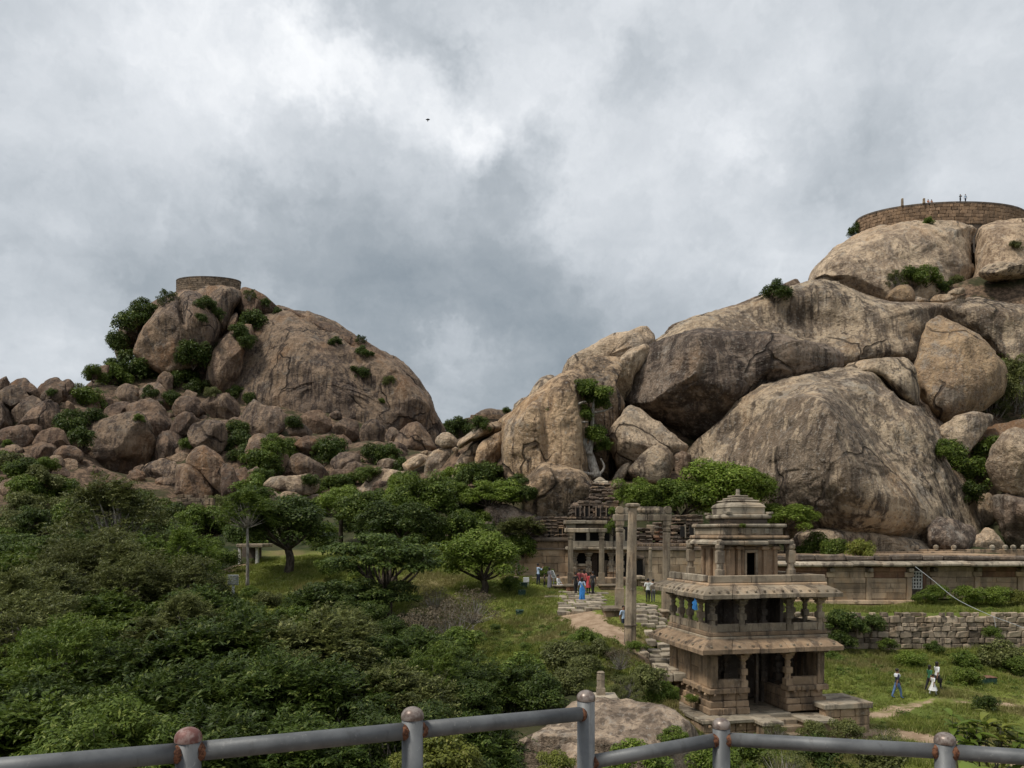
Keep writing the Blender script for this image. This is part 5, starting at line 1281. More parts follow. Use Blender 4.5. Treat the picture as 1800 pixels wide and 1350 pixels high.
def crown(name, seed, ncl, nleaf, L, az=.75, cr=(.2, .34), shape='round', w=.5, up=.7):
    rs = np.random.RandomState(seed)
    d = unit(rs.normal(size=(ncl*3, 3)))
    if shape == 'umbrella': d[:, 2] = np.abs(d[:, 2])*.9-.1
    elif shape == 'bush': d[:, 2] = np.where(d[:, 2] < -.45, -d[:, 2], d[:, 2])
    else: d[:, 2] = np.where(d[:, 2] < -.55, -d[:, 2], d[:, 2])
    d = unit(d)[:ncl]
    rad = rs.uniform(.25, 1, ncl)**.45
    lump = 1+.22*np.array([noise.noise(Vector(q)*1.7+Vector((seed*3.1, 0, 0))) for q in d])*2
    cc = d*(rad*lump*.82)[:, None]; cc[:, 2] *= az
    if shape == 'umbrella': cc[:, 2] = cc[:, 2]*.8+.12*rs.normal(size=ncl)*.5
    crs = rs.uniform(*cr, ncl)
    per = rs.multinomial(nleaf, crs**2/(crs**2).sum())
    idx = np.repeat(np.arange(ncl), per)
    ld = unit(rs.normal(size=(nleaf, 3)))
    ld[:, 2] = np.where((ld[:, 2] < -.3) & (rs.rand(nleaf) < .6), -ld[:, 2], ld[:, 2])
    q = rs.uniform(.35, 1, nleaf)**.6
    fl = .62 if shape == 'umbrella' else .8
    pos = cc[idx]+ld*(q*crs[idx])[:, None]*np.array([1, 1, fl*(.6 if shape == 'umbrella' else 1)])
    nn = unit(ld*.75+np.array([0, 0, up])+rs.normal(size=(nleaf, 3))*.45)
    V, Q = leaves(rs, pos, nn, L, w)
    me = npmesh(name, V, Q, None); me.materials.append(LM['mid'])
    return me, cc
def trunk(name, seed, cc, az=.75, thick=.09, limbs=9, m='bark', fork=.55):
    """trunk from z=0 to z=1 (the fork) and the limbs in crown space, from the fork at (0,0,-.45)"""
    rg = random.Random(seed)
    tv, tf = tube(catmull([(0, 0, -.08), (rg.uniform(-.05, .05), rg.uniform(-.05, .05), .5), (0, 0, 1.02)], 3), [thick*1.35, thick*1.1, thick*1.0, thick*.95, thick*.9, thick*.86, thick*.8], 7)
    tr_ = mesh(name, tv, tf, M[m], True); parts = []
    ids = list(range(len(cc))); rg.shuffle(ids); top = Vector((0, 0, -.45))
    for i in ids[:limbs]:
        e = Vector(cc[i])*.96
        mid = top.lerp(e, .5)+Vector((rg.uniform(-.1, .1), rg.uniform(-.1, .1), -.06))
        r0 = thick*rg.uniform(.4, .65)
        pa = catmull([top+Vector((0, 0, -.03)), mid, e], 3)
        parts.append(tube(pa, [r0*(1-.8*k/(len(pa)-1)) for k in range(len(pa))], 5, False))
    v, f = join(parts)
    return tr_, mesh('limbs', v, f, M[m], True)
def crown_spray(name, seed, ntw, per, L, az=.75, tl=.3, wind=.25, shape='round'):
    rs = np.random.RandomState(seed)
    nb = 42
    d = unit(rs.normal(size=(nb, 3))); d[:, 2] = np.where(d[:, 2] < -.4, -d[:, 2], d[:, 2])
    lump = 1+.5*np.array([noise.noise(Vector(q)*1.6+Vector((seed*2.3, 1, 0))) for q in d])
    cc = d*(rs.uniform(.35, 1, nb)**.5*lump*.74)[:, None]; cc[:, 2] *= az
    bi = rs.randint(0, nb, ntw)
    td = unit(unit(cc[bi])*.55+rs.normal(size=(ntw, 3))*.55+np.array([wind, 0, .35]))
    st = cc[bi]+rs.normal(size=(ntw, 3))*.07
    ln = tl*rs.uniform(.6, 1.25, ntw)
    f = np.tile(np.linspace(.12, 1, per), ntw); ti = np.repeat(np.arange(ntw), per)
    sag = np.array([wind*.12, 0, -.10])
    pos = st[ti]+td[ti]*(ln[ti]*f)[:, None]+sag*(f**2)[:, None]*(ln[ti]/.3)[:, None]
    side = unit(np.cross(td, np.array([0, 0, 1.0])+rs.normal(size=(ntw, 3))*.3))[ti]*np.where(np.arange(len(f)) % 2, 1, -1)[:, None]
    t_ = unit(side*.8+td[ti]*.55+rs.normal(size=(len(f), 3))*.22); up = unit(np.cross(t_, np.cross(np.array([0, 0, 1.0])+rs.normal(size=(len(f), 3))*.35, t_)))
    b = np.cross(up, t_); l = (L*(1.1-.45*f)*rs.uniform(.75, 1.25, len(f)))[:, None]
    V = np.stack([pos, pos+t_*l*.5+b*l*.17, pos+t_*l+np.array([0, 0, -.15])*l, pos+t_*l*.5-b*l*.17], 1).reshape(-1, 3)
    me = npmesh(name, V, np.arange(len(V)).reshape(-1, 4), None); me.materials.append(LM['mid'])
    return me, cc
PROTO = {}
def proto(key, seeds, crown_kw, trunk_kw):
    PROTO[key] = []
    for sd_ in seeds:
        me, cc = crown('crown', sd_, **crown_kw)
        PROTO[key].append((me, *trunk('trunk', sd_, cc, **trunk_kw)))
proto('broad', (1, 2, 3), dict(ncl=60, nleaf=17000, L=.062, az=.72, cr=(.16, .3)), dict(thick=.075, limbs=12))
proto('thicket', (4, 5, 6), dict(ncl=120, nleaf=26000, L=.055, az=.75, cr=(.07, .22), w=.36, up=.45), dict(thick=.04, limbs=44, m='bark_pale'))
proto('umbrella', (7, 8), dict(ncl=70, nleaf=16000, L=.05, az=.42, cr=(.12, .24), shape='umbrella', up=1.1), dict(thick=.07, limbs=16, fork=.5))
proto('airy', (9, 10), dict(ncl=110, nleaf=12500, L=.052, az=.9, cr=(.06, .18), w=.4), dict(thick=.05, limbs=60, m='bark_pale', fork=.4))
proto('bush', (11, 12, 13), dict(ncl=26, nleaf=5200, L=.10, az=.7, cr=(.22, .4), shape='bush'), dict(thick=.05, limbs=6, fork=.4))
proto('dry', (14, 15), dict(ncl=70, nleaf=2600, L=.06, az=.75, cr=(.1, .22), shape='bush', w=.35), dict(thick=.03, limbs=60, m='bark_pale', fork=.15))
for sd_ in (31, 32, 33):
    me, cc = crown_spray('crown', sd_, 1150, 24, .085, .75, .30, .3)
    PROTO.setdefault('spray', []).append((me, *trunk('trunk', sd_, cc, thick=.04, limbs=40, m='bark_pale')))
for sd_ in (34, 35):
    me, cc = crown_spray('crown', sd_, 800, 20, .075, 1.05, .36, .55)
    PROTO.setdefault('windy', []).append((me, *trunk('trunk', sd_, cc, thick=.045, limbs=42, m='bark_pale')))
bpy.context.view_layer.update()
DG = bpy.context.evaluated_depsgraph_get()
def cast(px, py):
    d = Vector(((px-900)/F, 1, (HOR-py)/F)).normalized()
    ok, loc, nor, _, ob, _ = S.ray_cast(DG, Vector((0, 0, CZ)), d)
    return loc if ok else None
VR = random.Random(21)
def plant(kind, name, label, cat, group, base, s, hc, col=None, sz=1.0, rz=None, lean=0.0, trunk_on=True):
    cm, tm, lm_ = VR.choice(PROTO[kind])
    o = empty(name, base, (VR.uniform(-.7, .7) if kind in ('spray', 'windy') else VR.uniform(0, 6.28)) if rz is None else rz)
    tag(o, label, cat, group)
    c = add('crown', cm, o, (0, 0, hc), None, (s, s, s*sz))
    if col: c.material_slots[0].link = 'OBJECT'; c.material_slots[0].material = LM[col]
    if lean: c.location.x += lean
    if trunk_on:
        add('trunk', tm, o, (0, 0, 0), None, (s, s, max(hc-.43*s*sz, .12*s)))
        add('limbs', lm_, o, (0, 0, hc), None, (s, s, s*sz))
    return o
def tree_px(kind, label, px, py, wpx, D, col, sz=1.0, group='trees', ground=None, name='tree', cat='tree'):
    c = P(px, py, D); s = wpx/2*D/F
    g = height(c.x, c.y) if ground is None else PZ(ground, D)
    hc = max(c.z-g, .3*s)
    return plant(kind, name, label, cat, group, (c.x, c.y, g), s, hc, col, sz)
def bush_at(px, py, wpx, col, label, group, kind='bush', sz=1.0, near=0.6, D=None, name='shrub', cat='shrub'):
    h = cast(px, py+wpx*.12) if D is None else P(px, py, D)
    if h is None: h = cast(px, py+wpx*.45)
    if h is None: return
    s = wpx/2*h.y/F
    v = h-Vector((0, 0, CZ)); h = h-v.normalized()*s*near*.5
    return plant(kind, name, label, cat, group, (h.x, h.y, h.z-.3*s), s, .3*s, col, sz)
# --- named trees
tree_px('umbrella', 'dark spreading umbrella-shaped tree with a slanting bare trunk on the grass slope', 678, 985, 250, 52, 'dark', 1.0, ground=1088)
tree_px('umbrella', 'lower dark spreading crown under the umbrella-shaped tree', 625, 1055, 230, 49.5, 'dark', 1.0)
tree_px('broad', 'rounded light green tree with a short dark trunk near the temple', 848, 985, 180, 58, 'light', .8, ground=1046)
tree_px('broad', 'dense dark tree shading the whitewashed shrine', 505, 928, 210, 66, 'dark', .75, ground=1008)
tree_px('windy', 'slender wind-bent tree with thin pale trunk by the shrine', 435, 905, 120, 62, 'mid', .8, ground=1022)
tree_px('windy', 'large olive-green tree with open branches below the hill', 200, 935, 225, 62, 'olive', .9, ground=1030)
tree_px('umbrella', 'layered dark acacia with fanned dark branches', 45, 975, 190, 57, 'dark', 1.0, ground=1060)
tree_px('umbrella', 'smaller layered acacia beside the fanned acacia', 140, 985, 120, 58, 'mid', 1.0)
tree_px('broad', 'tall leafy tree in the wood below the balanced boulder', 745, 885, 150, 76, 'mid', .9)
tree_px('broad', 'bushy tree in the wood beside the pale stacked boulders', 640, 905, 150, 75, 'mid', .8)
tree_px('broad', 'dark tree in front of the wood below the saddle', 700, 925, 170, 70, 'dark', .8)
tree_px('broad', 'yellowish green tree at the edge of the wood', 600, 890, 110, 78, 'light', .8)
tree_px('broad', 'bright green tree mounded before the saddle rocks', 860, 875, 130, 79, 'light', .55)
tree_px('broad', 'bright leafy bush tree between the wood and the bright mound', 790, 870, 100, 80, 'mid', .8)
tree_px('spray', 'grey-green feathery tree behind the light green tree', 912, 930, 95, 66, 'olive', .7)
tree_px('broad', 'big fresh green tree rising behind the pavilion roof', 1262, 868, 190, 77, 'light', .85)
tree_px('broad', 'dense green tree overhanging the ruined temple wall', 1195, 882, 150, 75, 'mid', .8)
tree_px('broad', 'smaller light tree beside the temple spire', 1112, 880, 105, 73, 'light', .9)
tree_px('broad', 'leafy tree at the pavilion side of the hall roof', 1318, 862, 130, 78, 'light', .8)
tree_px('broad', 'low bright tree drooping over the hall roof', 1382, 912, 120, 76, 'light', .7)
tree_px('bush', 'small green sapling growing on the temple porch roof', 1078, 930, 32, 64, 'mid', 1.6, name='sapling', cat='sapling')
bush_at(1076, 900, 26, 'mid', 'leafy tuft growing out of the spire base', 'trees', D=66)
# --- gnarled fig on the cliff
def fig():
    D = 86
    B = Bld('fig_tree', 'gnarled fig tree with pale twisted trunk clinging to the cliff foot', 'tree', P(1045, 835, D))
    l = B.loc
    def br(pts, r0, r1):
        pa = catmull([P(x, y, D+dd)-l for x, y, dd in pts], 5)
        return tube(pa, [r0+(r1-r0)*k/(len(pa)-1) for k in range(len(pa))], 7, True)
    parts = [br([(1048, 840, 0), (1036, 800, .5), (1022, 775, 0), (1012, 745, -.4), (1008, 715, 0), (1003, 700, .3)], .6, .2),
             br([(1024, 778, 0), (1010, 766, -.6), (996, 758, -.8)], .4, .15), br([(1036, 800, 0), (1040, 770, .6), (1042, 730, .5), (1045, 700, .3)], .35, .12),
             br([(1030, 830, .3), (1026, 800, .8), (1030, 770, .6)], .35, .2), br([(1012, 745, 0), (1022, 742, -.5), (1034, 742, -.3)], .2, .08),
             br([(1008, 715, 0), (1022, 708, -.4), (1030, 706, 0)], .18, .08), br([(1003, 702, 0), (996, 690, .2), (990, 700, 0)], .18, .06), br([(1045, 725, 0), (1062, 722, 0), (1076, 716, -.3)], .14, .05),
             br([(1048, 835, 0), (1030, 832, -.8), (1016, 828, -1)], .25, .1), br([(1050, 838, 0), (1062, 822, .3), (1056, 806, .2)], .18, .08)]
    B.part('trunk', join(parts), 'bark_pale', None, True)
    for x, y, r_ in ((1040, 700, 24), (1028, 690, 18), (1052, 715, 16), (985, 722, 18), (988, 745, 14), (1046, 772, 20), (1000, 768, 10), (1025, 735, 16), (1055, 790, 12), (998, 700, 10), (1010, 790, 9)):
        c = add('leaf_cluster', PROTO['bush'][VR.randrange(3)][0], B.o, P(x+(x-1025)*.25, y-4, D+.8)-l, (0, 0, VR.uniform(0, 6)), [r_*1.6*D/F]*3)
        c.material_slots[0].link = 'OBJECT'; c.material_slots[0].material = LM['mid']
fig()
# --- shrubs on the two hills (placed on whatever surface the sight line meets)
SH = 'shrubs growing on the rocks'
SHORT2 = SHORT+[(1508,395,'the large bastion'),(1420,480,'the summit dome edge'),(1370,520,'the dark rock shoulder'),(1600,495,'the ochre ledge block'),(1680,510,'the summit crack'),(1690,650,'the ochre boulder'),(1760,800,'the large pale stacked boulder'),(1680,850,'the cleft by the gigantic boulder'),(1480,960,'the ledge over the hall roof'),(830,745,'the distant fort hill'),(295,505,'the small bastion'),(465,535,'the overhanging dark ledge'),(225,590,'the dark shoulder rock'),(120,740,'the cracked cluster')]
for px, py, w, col, kd in [(1508,405,30,'dark','bush'),(1420,470,30,'dark','bush'),(1362,512,45,'dark','bush'),(1577,490,34,'olive','airy'),(1605,487,44,'mid','bush'),(1628,484,40,'mid','bush'),(1655,505,30,'dark','bush'),(1680,494,26,'olive','bush'),(1690,528,24,'dry','dry'),(1632,390,18,'mid','bush'),
    (1775,690,120,'olive','airy'),(1740,705,80,'olive','airy'),(1795,645,70,'dark','bush'),(1675,800,70,'mid','bush'),(1705,832,72,'mid','bush'),(1738,790,60,'mid','bush'),(1655,790,40,'mid','bush'),(1702,865,50,'dark','bush'),(1785,432,22,'olive','bush'),
    (1440,962,60,'mid','bush'),(1470,966,50,'mid','bush'),(1515,968,50,'yellow','bush'),
    (295,510,38,'dark','airy'),(240,565,70,'dark','bush'),(215,600,55,'dark','bush'),(200,628,34,'dark','bush'),(255,545,56,'dark','bush'),(232,655,95,'dark','bush'),(200,660,55,'mid','bush'),(258,640,50,'dark','bush'),(340,620,66,'dark','bush'),(318,630,30,'dark','bush'),(362,535,40,'dark','bush'),(380,552,34,'dark','bush'),(445,565,60,'dark','bush'),(425,582,40,'dark','bush'),(432,600,40,'dark','bush'),
    (440,518,26,'olive','airy'),(465,532,24,'dark','bush'),(488,546,18,'dark','bush'),(590,600,24,'dark','bush'),(634,597,22,'dark','airy'),(636,618,28,'dark','bush'),(637,655,30,'dark','bush'),(652,622,14,'dark','bush'),(622,648,16,'dark','bush'),(685,668,24,'olive','bush'),(672,704,13,'mid','bush'),
    (320,665,60,'dark','bush'),(345,682,46,'dark','bush'),(415,690,36,'dark','bush'),(442,700,32,'dark','bush'),(155,700,60,'mid','bush'),(160,735,55,'dark','bush'),(125,745,64,'dark','bush'),(140,768,55,'dark','bush'),(165,655,40,'mid','bush'),(418,778,60,'dark','bush'),(425,800,50,'dark','bush'),(415,755,50,'dark','bush'),(512,790,60,'mid','bush'),(480,782,50,'mid','bush'),(580,790,70,'dark','bush'),(655,800,60,'dark','bush'),(685,795,46,'dark','bush'),(705,818,44,'dark','bush'),(515,742,34,'dark','bush'),(330,782,36,'mid','bush'),(245,735,22,'mid','bush'),(15,780,22,'mid','bush'),(300,700,40,'dark','bush'),(355,560,26,'dark','bush'),(140,690,40,'olive','bush'),(375,690,30,'olive','bush'),(265,690,34,'dark','bush'),(90,690,20,'dark','bush'),
    (810,750,50,'dark','bush'),(845,745,40,'dark','bush'),(890,722,20,'dark','bush'),(790,750,34,'dark','bush'),(30,830,60,'mid','bush'),(10,810,50,'mid','bush')]:
    lb = {'dry': 'leafless dry shrub', 'airy': 'open-branched shrub', 'bush': 'dense shrub'}[kd]
    lb = ('small ' if w < 30 else ('spreading ' if w > 58 else ''))+{'dark': 'dark green ', 'mid': 'leaf-green ', 'olive': 'grey-green ', 'yellow': 'yellowish ', 'dry': ''}[col]+lb+' growing '+near_phrase(px, py, SHORT2)
    bush_at(px, py, w*(1.3 if px > 900 else 1.12), col, lb, SH, kd, sz=1.2, near=.3)
# --- smaller rocks bedded in the bare slopes of the boulder hill
def fillers():
    rg = random.Random(17); n = 0
    for i in range(400):
        px = rg.uniform(0, 720); py = rg.uniform(690, 860)
        d = Vector(((px-900)/F, 1, (HOR-py)/F)).normalized()
        ok, h, nor, _, ob, _ = S.ray_cast(DG, Vector((0, 0, CZ)), d)
        if not ok or ob.name != 'terrain' or h.y < 95: continue
        w = rg.uniform(16, 46); hh = w*rg.uniform(.55, .95)
        fl = []
        for k in range(8):
            a = 2*math.pi*k/8; r_ = rg.uniform(.75, 1.15)
            fl += [px+math.cos(a)*w/2*r_, py+math.sin(a)*hh/2*r_]
        mm = rg.choice(['brown', 'brown2'])
        lb = '%s %s rock bedded in the slope %s' % ('small' if w < 26 else ('mid-sized' if w < 36 else 'larger'), 'dark brown' if mm == 'brown' else 'tan-brown', near_phrase(px, py))
        boulder('boulder', lb, 'boulder', 'rocks bedded in the bare slope', 'F', h.y, fl, mm, rough=1.2, facets=6, fdeep=(.55, .85), ground=False)
        n += 1
        if n > 60: break
fillers()
# --- shrub belt at the foot of the boulder hill
BELTC = {'dark': 'dark green', 'mid': 'leaf-green', 'olive': 'grey-green', 'light': 'light green'}
SHORT3 = [(210,815,'the big streaked block'),(345,830,'the flat-faced boulder'),(30,858,'the lens-shaped boulder'),(342,885,'the crenellated ruined wall'),(186,850,'the square brick ruin'),(325,975,'the low rubble wall'),(200,930,'the large olive-green tree'),(45,965,'the layered acacia'),(75,920,'the lone brown rock'),(420,900,'the slender wind-bent tree'),(440,880,'the pale capstone stack')]
SHORT4 = [(605,812,'the plump reddish boulder'),(670,850,'the striped tan boulder'),(745,885,'the tall leafy tree'),(640,905,'the bushy tree'),(860,870,'the bright mounded tree'),(828,925,'the layered thin-course ruin'),(912,930,'the grey-green feathery tree'),(520,865,'the pale capstone stack'),(700,935,'the dark front tree'),(600,890,'the yellowish green tree')]
VR.seed(5)
for i in range(140):
    px = VR.uniform(-20, 470); py = VR.uniform(806, 975)
    if 125 < px < 445 and py < 868: continue
    if px < 125 and py < 850 and VR.random() < .4: continue
    if 300 < px < 380 and 862 < py < 905: continue
    if 280 < px < 480 and 945 < py: continue
    cl = VR.choice(['dark', 'dark', 'mid', 'olive'])
    bush_at(px, py, VR.uniform(45, 95), cl, BELTC[cl]+' shrub of the belt at the hill foot, '+near_phrase(px, py, SHORT3), 'shrub belt below the boulder hill')
for px, py, w, cl in [(548,862,60,'mid'),(575,850,60,'mid'),(600,846,56,'dark'),(630,838,60,'mid'),(615,868,70,'light'),(560,888,60,'mid'),(650,832,50,'mid'),(545,842,40,'dark'),(700,838,40,'mid'),(575,805,44,'dark'),(560,790,40,'dark')]:
    bush_at(px, py, w, cl, BELTC[cl]+' shrub on the slope, '+near_phrase(px, py, SHORT4), 'shrubs on the slope under the saddle')
for i in range(60):
    px = VR.uniform(560, 930); py = VR.uniform(830, 960)
    if py < 1060-.28*px and px < 700: continue
    cl = VR.choice(['dark', 'mid', 'mid', 'light'])
    bush_at(px, py, VR.uniform(45, 85), cl, BELTC[cl]+' shrub of the wood below the saddle, '+near_phrase(px, py, SHORT4), 'undergrowth of the wood below the saddle')
# --- foreground thicket
VR.seed(11)
TH = 'thicket of trees below the railing'
SHORT5 = [(45,975,'the layered acacia'),(200,935,'the large olive-green tree'),(410,1030,'the grey notice board'),(460,1092,'the short terrace wall'),(625,1055,'the lower dark spreading crown'),(730,1110,'the tangled leafless bush'),(920,1190,'the green scrub'),(1000,1290,'the flat boulder'),(725,1290,'the middle railing post'),(331,1320,'the red-capped railing post'),(0,1350,'the near end of the railing'),(250,1130,'the windblown crowns'),(520,1150,'the light green crowns')]
def thick(px, py, w, D, kind, col, sz=.9):
    if kind == 'thicket' and VR.random() < .62: kind = 'spray'
    elif kind == 'airy': kind = 'windy'
    elif kind == 'umbrella': kind = 'spray'
    w *= VR.uniform(.85, 1.2); py += VR.uniform(-22, 14)
    zone = near_phrase(px, py, SHORT5)
    tree_px(kind, BELTC[col]+{'thicket': ' bushy tree in the thicket, ', 'windy': ' windblown tree with pale branches in the thicket, ', 'spray': ' feathery tree in the thicket, '}[kind]+zone, px, py, w, D, col, sz, TH)
for px, py, w, D, kd, col in [(270,1000,210,56,'thicket','mid'),(345,1055,180,50,'thicket','dark'),(150,1050,210,50,'airy','olive'),(40,1040,200,52,'thicket','mid'),(-30,1090,220,46,'thicket','mid'),(230,1060,190,47,'airy','olive'),(310,1075,190,46,'airy','olive'),
    (90,1110,240,42,'airy','olive'),(200,1120,220,41,'thicket','mid'),(360,1125,200,41,'thicket','dark'),(470,1150,230,38,'thicket','mid'),(560,1158,170,39,'thicket','light'),(520,1150,150,40,'thicket','light'),(300,1150,240,38,'thicket','olive'),
    (20,1180,280,34,'airy','olive'),(130,1190,280,33,'thicket','mid'),(250,1210,300,31,'umbrella','dark'),(400,1200,290,32,'thicket','dark'),(540,1200,260,33,'thicket','olive'),(650,1190,240,35,'thicket','dark'),(740,1200,200,35,'thicket','dark'),
    (-30,1270,300,27,'thicket','mid'),(90,1280,300,26,'thicket','dark'),(220,1290,300,25,'umbrella','mid'),(330,1270,320,26,'thicket','dark'),(460,1270,320,26,'umbrella','dark'),(590,1270,300,27,'thicket','dark'),(700,1265,280,28,'thicket','olive'),(810,1250,230,30,'thicket','dark'),(880,1240,180,32,'thicket','dark'),
    (40,1370,380,20.5,'thicket','mid'),(200,1375,360,20,'thicket','mid'),(370,1370,360,20.5,'thicket','dark'),(540,1360,360,21,'thicket','dark'),(700,1365,300,21.5,'thicket','dark'),(840,1330,220,24,'thicket','dark'),
    (620,1095,150,46,'thicket','dark'),(560,1075,140,48,'thicket','dark'),(690,1130,150,42,'thicket','dark'),(740,1150,150,40,'thicket','dark'),(120,1010,150,55,'thicket','dark')]:
    thick(px, py, w, D, kd, col)
for px, py, w, D, col in [(330,1000,130,50,'mid'),(120,1035,150,47,'olive'),(215,1050,150,44,'olive'),(40,1120,170,38,'olive'),(620,1150,130,39,'olive'),(440,1160,130,37,'mid'),(330,1130,140,38,'olive'),(100,1210,190,30,'mid'),(760,1215,150,31,'mid'),(520,1225,170,30,'olive')]:
    thick(px, py, w, D, 'airy', col, 1.15)
# --- single bushes in the grass and by the railing
BG = 'bushes scattered over the grass'
for px, py, w, D, col, kd, lb in [(790,1100,140,44,'dry','dry','greyish dry thorn bush on the grass slope'),(730,1110,120,43,'dry','dry','tangled leafless bush beside the thorn bush'),(830,1070,110,47,'dry','dry','dead twiggy bush below the light green tree'),(800,1140,110,41,'mid','bush','green shrub growing through the thorn bush'),(765,1060,90,50,'dry','dry','bare brushwood under the light green tree'),
    (870,1104,22,44,'dark','bush','small dark round shrub alone on the grass slope'),(1030,1125,60,40,'mid','bush','upright green bush near the lamp column'),(1050,1150,70,37,'olive','bush','scrubby bush before the lamp column'),(985,1165,110,35.5,'olive','bush','wide low scrub on the lower slope'),(920,1190,110,34,'mid','bush','green scrub at the edge of the thicket'),(1000,1205,90,32,'olive','bush','scrub behind the short broken pillar'),(1115,1140,40,41.5,'mid','bush','leafy weed at the foot of the lamp column'),(1090,1160,70,36,'dry','dry','patch of dry reddish stems before the lamp column'),(1130,1200,90,33.5,'olive','bush','weedy bush between steps and pavilion'),(1165,1225,70,34,'mid','bush','green bush against the pavilion plinth'),(1100,1215,80,31,'olive','airy','thin scrub beside the broken pillar'),(925,1140,30,41,'mid','bush','little weed on the grass slope'),
    (1215,1230,30,37,'mid','bush','weed growing on the pavilion ledge'),(1030,1180,80,33,'olive','bush','scrub uphill of the broken pillar'),(950,1225,110,30,'dark','bush','dark scrub beside the flat boulder'),
    (1735,1240,50,41.5,'dark','bush','dark lone shrub on the lawn beside the dirt path'),(1500,1105,60,54.6,'dark','bush','thick creeper hanging over the retaining wall'),(1470,1095,70,54.8,'dark','bush','dark creeper at the pavilion end of the retaining wall'),(1535,1100,55,54.8,'dark','bush','creeper draped along the retaining wall top'),(1475,1130,60,54.2,'dark','bush','creeper spilling to the foot of the retaining wall'),(1560,1135,40,54.4,'mid','bush','fern-like shrub at the retaining wall foot'),(1640,1140,36,54.2,'dark','bush','dark shrub at the middle of the retaining wall'),(1745,1115,40,54.4,'mid','bush','creeper at the far end of the retaining wall'),(1760,1160,90,52.5,'olive','bush','broad white-flecked bush below the retaining wall'),(1700,1165,60,52,'mid','bush','green bush beside the broad flecked bush'),(1460,1160,50,51,'mid','bush','weedy bush by the pavilion and the wall'),(1700,1195,60,47,'light','bush','light weedy bush near the green box'),(1785,1175,60,51,'mid','bush','bush at the far end of the wall foot'),(1600,1165,60,52,'light','bush','pale weeds below the retaining wall'),(1650,1045,50,60.5,'light','bush','tall weeds against the recessed hall wall'),(1700,1050,60,60,'light','bush','wide weeds before the recessed hall wall'),(1750,1052,60,60,'light','bush','weeds at the far end of the hall'),(1625,1052,40,60.2,'mid','bush','weeds under the lattice window'),(1790,1055,50,60,'yellow','bush','yellowish weeds at the hall wall'),
    (1365,1292,60,31,'olive','dry','dry grassy tuft by the entrance steps'),(1430,1290,60,33,'olive','bush','weeds against the side platform of the pavilion'),(1490,1290,70,33,'olive','bush','scrub between side platform and dirt path'),(1560,1300,70,31.5,'olive','dry','dry scrub beside the dirt path'),(1440,1335,120,27,'dark','bush','dark scrub under the railing before the pavilion'),(1320,1330,110,26.5,'mid','bush','green bush before the pavilion entrance'),(1550,1345,130,26,'olive','bush','mixed scrub below the railing'),(1380,1350,120,25,'olive','dry','dry grasses below the railing'),
    (1120,1345,120,23,'light','bush','fresh green bush growing up the flat boulder face'),(780,1345,150,20,'yellow','bush','yellow-green bush under the middle railing'),(720,1350,100,19.5,'yellow','bush','yellowish shrub beside the middle railing post'),(980,1350,80,20,'yellow','bush','yellow-green shrub at the lower end of the flat boulder'),(1185,1300,60,25.5,'mid','bush','leafy creeper on the flat boulder'),(1250,1350,110,24,'light','bush','grassy bush at the corner of the railing'),
    (345,915,80,92,'mid','bush','bush at the foot of the crenellated ruined wall'),(310,905,60,93,'dark','bush','bush at the end of the crenellated ruined wall'),(380,965,60,69,'mid','bush','leafy bush over the low rubble wall'),(395,985,60,67,'mid','bush','bush between rubble wall and shrine'),(580,1000,60,62,'mid','bush','bush at the clearing edge'),(440,1045,40,57,'mid','bush','rounded bush behind the grey signboard'),(470,1060,60,55,'olive','bush','reedy bush on the terrace wall'),(640,1010,60,60,'mid','bush','bush under the dark spreading tree'),(540,1070,60,52,'dark','bush','dark bush at the end of the terrace wall'),(385,1075,50,53,'dark','bush','dark bush below the signboard'),(960,1010,36,62.5,'mid','bush','bush against the temple wall'),(900,1030,50,58,'mid','bush','weeds behind the light green tree'),(1305,925,14,37.2,'mid','bush','small plant rooted in the shrine roof tier')]:
    nm = 'shrub'
    c = P(px, py, D); s = w/2*D/F; g = height(c.x, c.y); hc = c.z-g
    if c.z-g > 1.1*s or hc < 0: g = c.z-.5*s; hc = .5*s
    plant(kd, nm, lb, 'shrub', BG, (c.x, c.y, g), s, hc, col, 1.0, trunk_on=(kd != 'bush'))
# --- low weeds and ground creepers
def weeds():
    rs = np.random.RandomState(8); n = 420
    Y = rs.uniform(28, 60, n*4); X = (rs.uniform(800, 1830, n*4)-900)/F*Y
    g = grass_np(X, Y); e = np.minimum(seg_dist(X, Y, PATH1), seg_dist(X, Y, PATH2))
    u = (X-9.31)*.978+(Y-36)*.208; v = -(X-9.31)*.208+(Y-36)*.978
    k = (g > .7) & (e > .9) & ~((u > -1) & (u < 8.2) & (v > -2) & (v < 5.4)) & ~((X > 4) & (X < 17) & (Y > 46)) & ~((Y > 54.5) & (Y < 57))
    k &= (rs.rand(n*4) < np.where((X > 12) & (Y < 46), .25, 1))
    X, Y = X[k][:n], Y[k][:n]; Z = ground_np(X, Y); n = len(X)
    r_ = rs.uniform(.15, .55, n); m = 110; idx = np.repeat(np.arange(n), m)
    d = unit(rs.normal(size=(n*m, 3))); d[:, 2] = np.abs(d[:, 2])
    pos = np.stack([X, Y, Z], 1)[idx]+d*(r_[idx]*rs.uniform(.3, 1, n*m))[:, None]*np.array([1, 1, .75])
    V, Q = leaves(rs, pos, unit(d*.6+np.array([0, 0, .8])+rs.normal(size=(n*m, 3))*.4), .11, .5)
    me = npmesh('ground_weeds', V, Q, LM['mid'])
    tag(add('ground_weeds', me), 'low leafy weeds scattered through the grass', 'weeds', kind='stuff')
weeds()
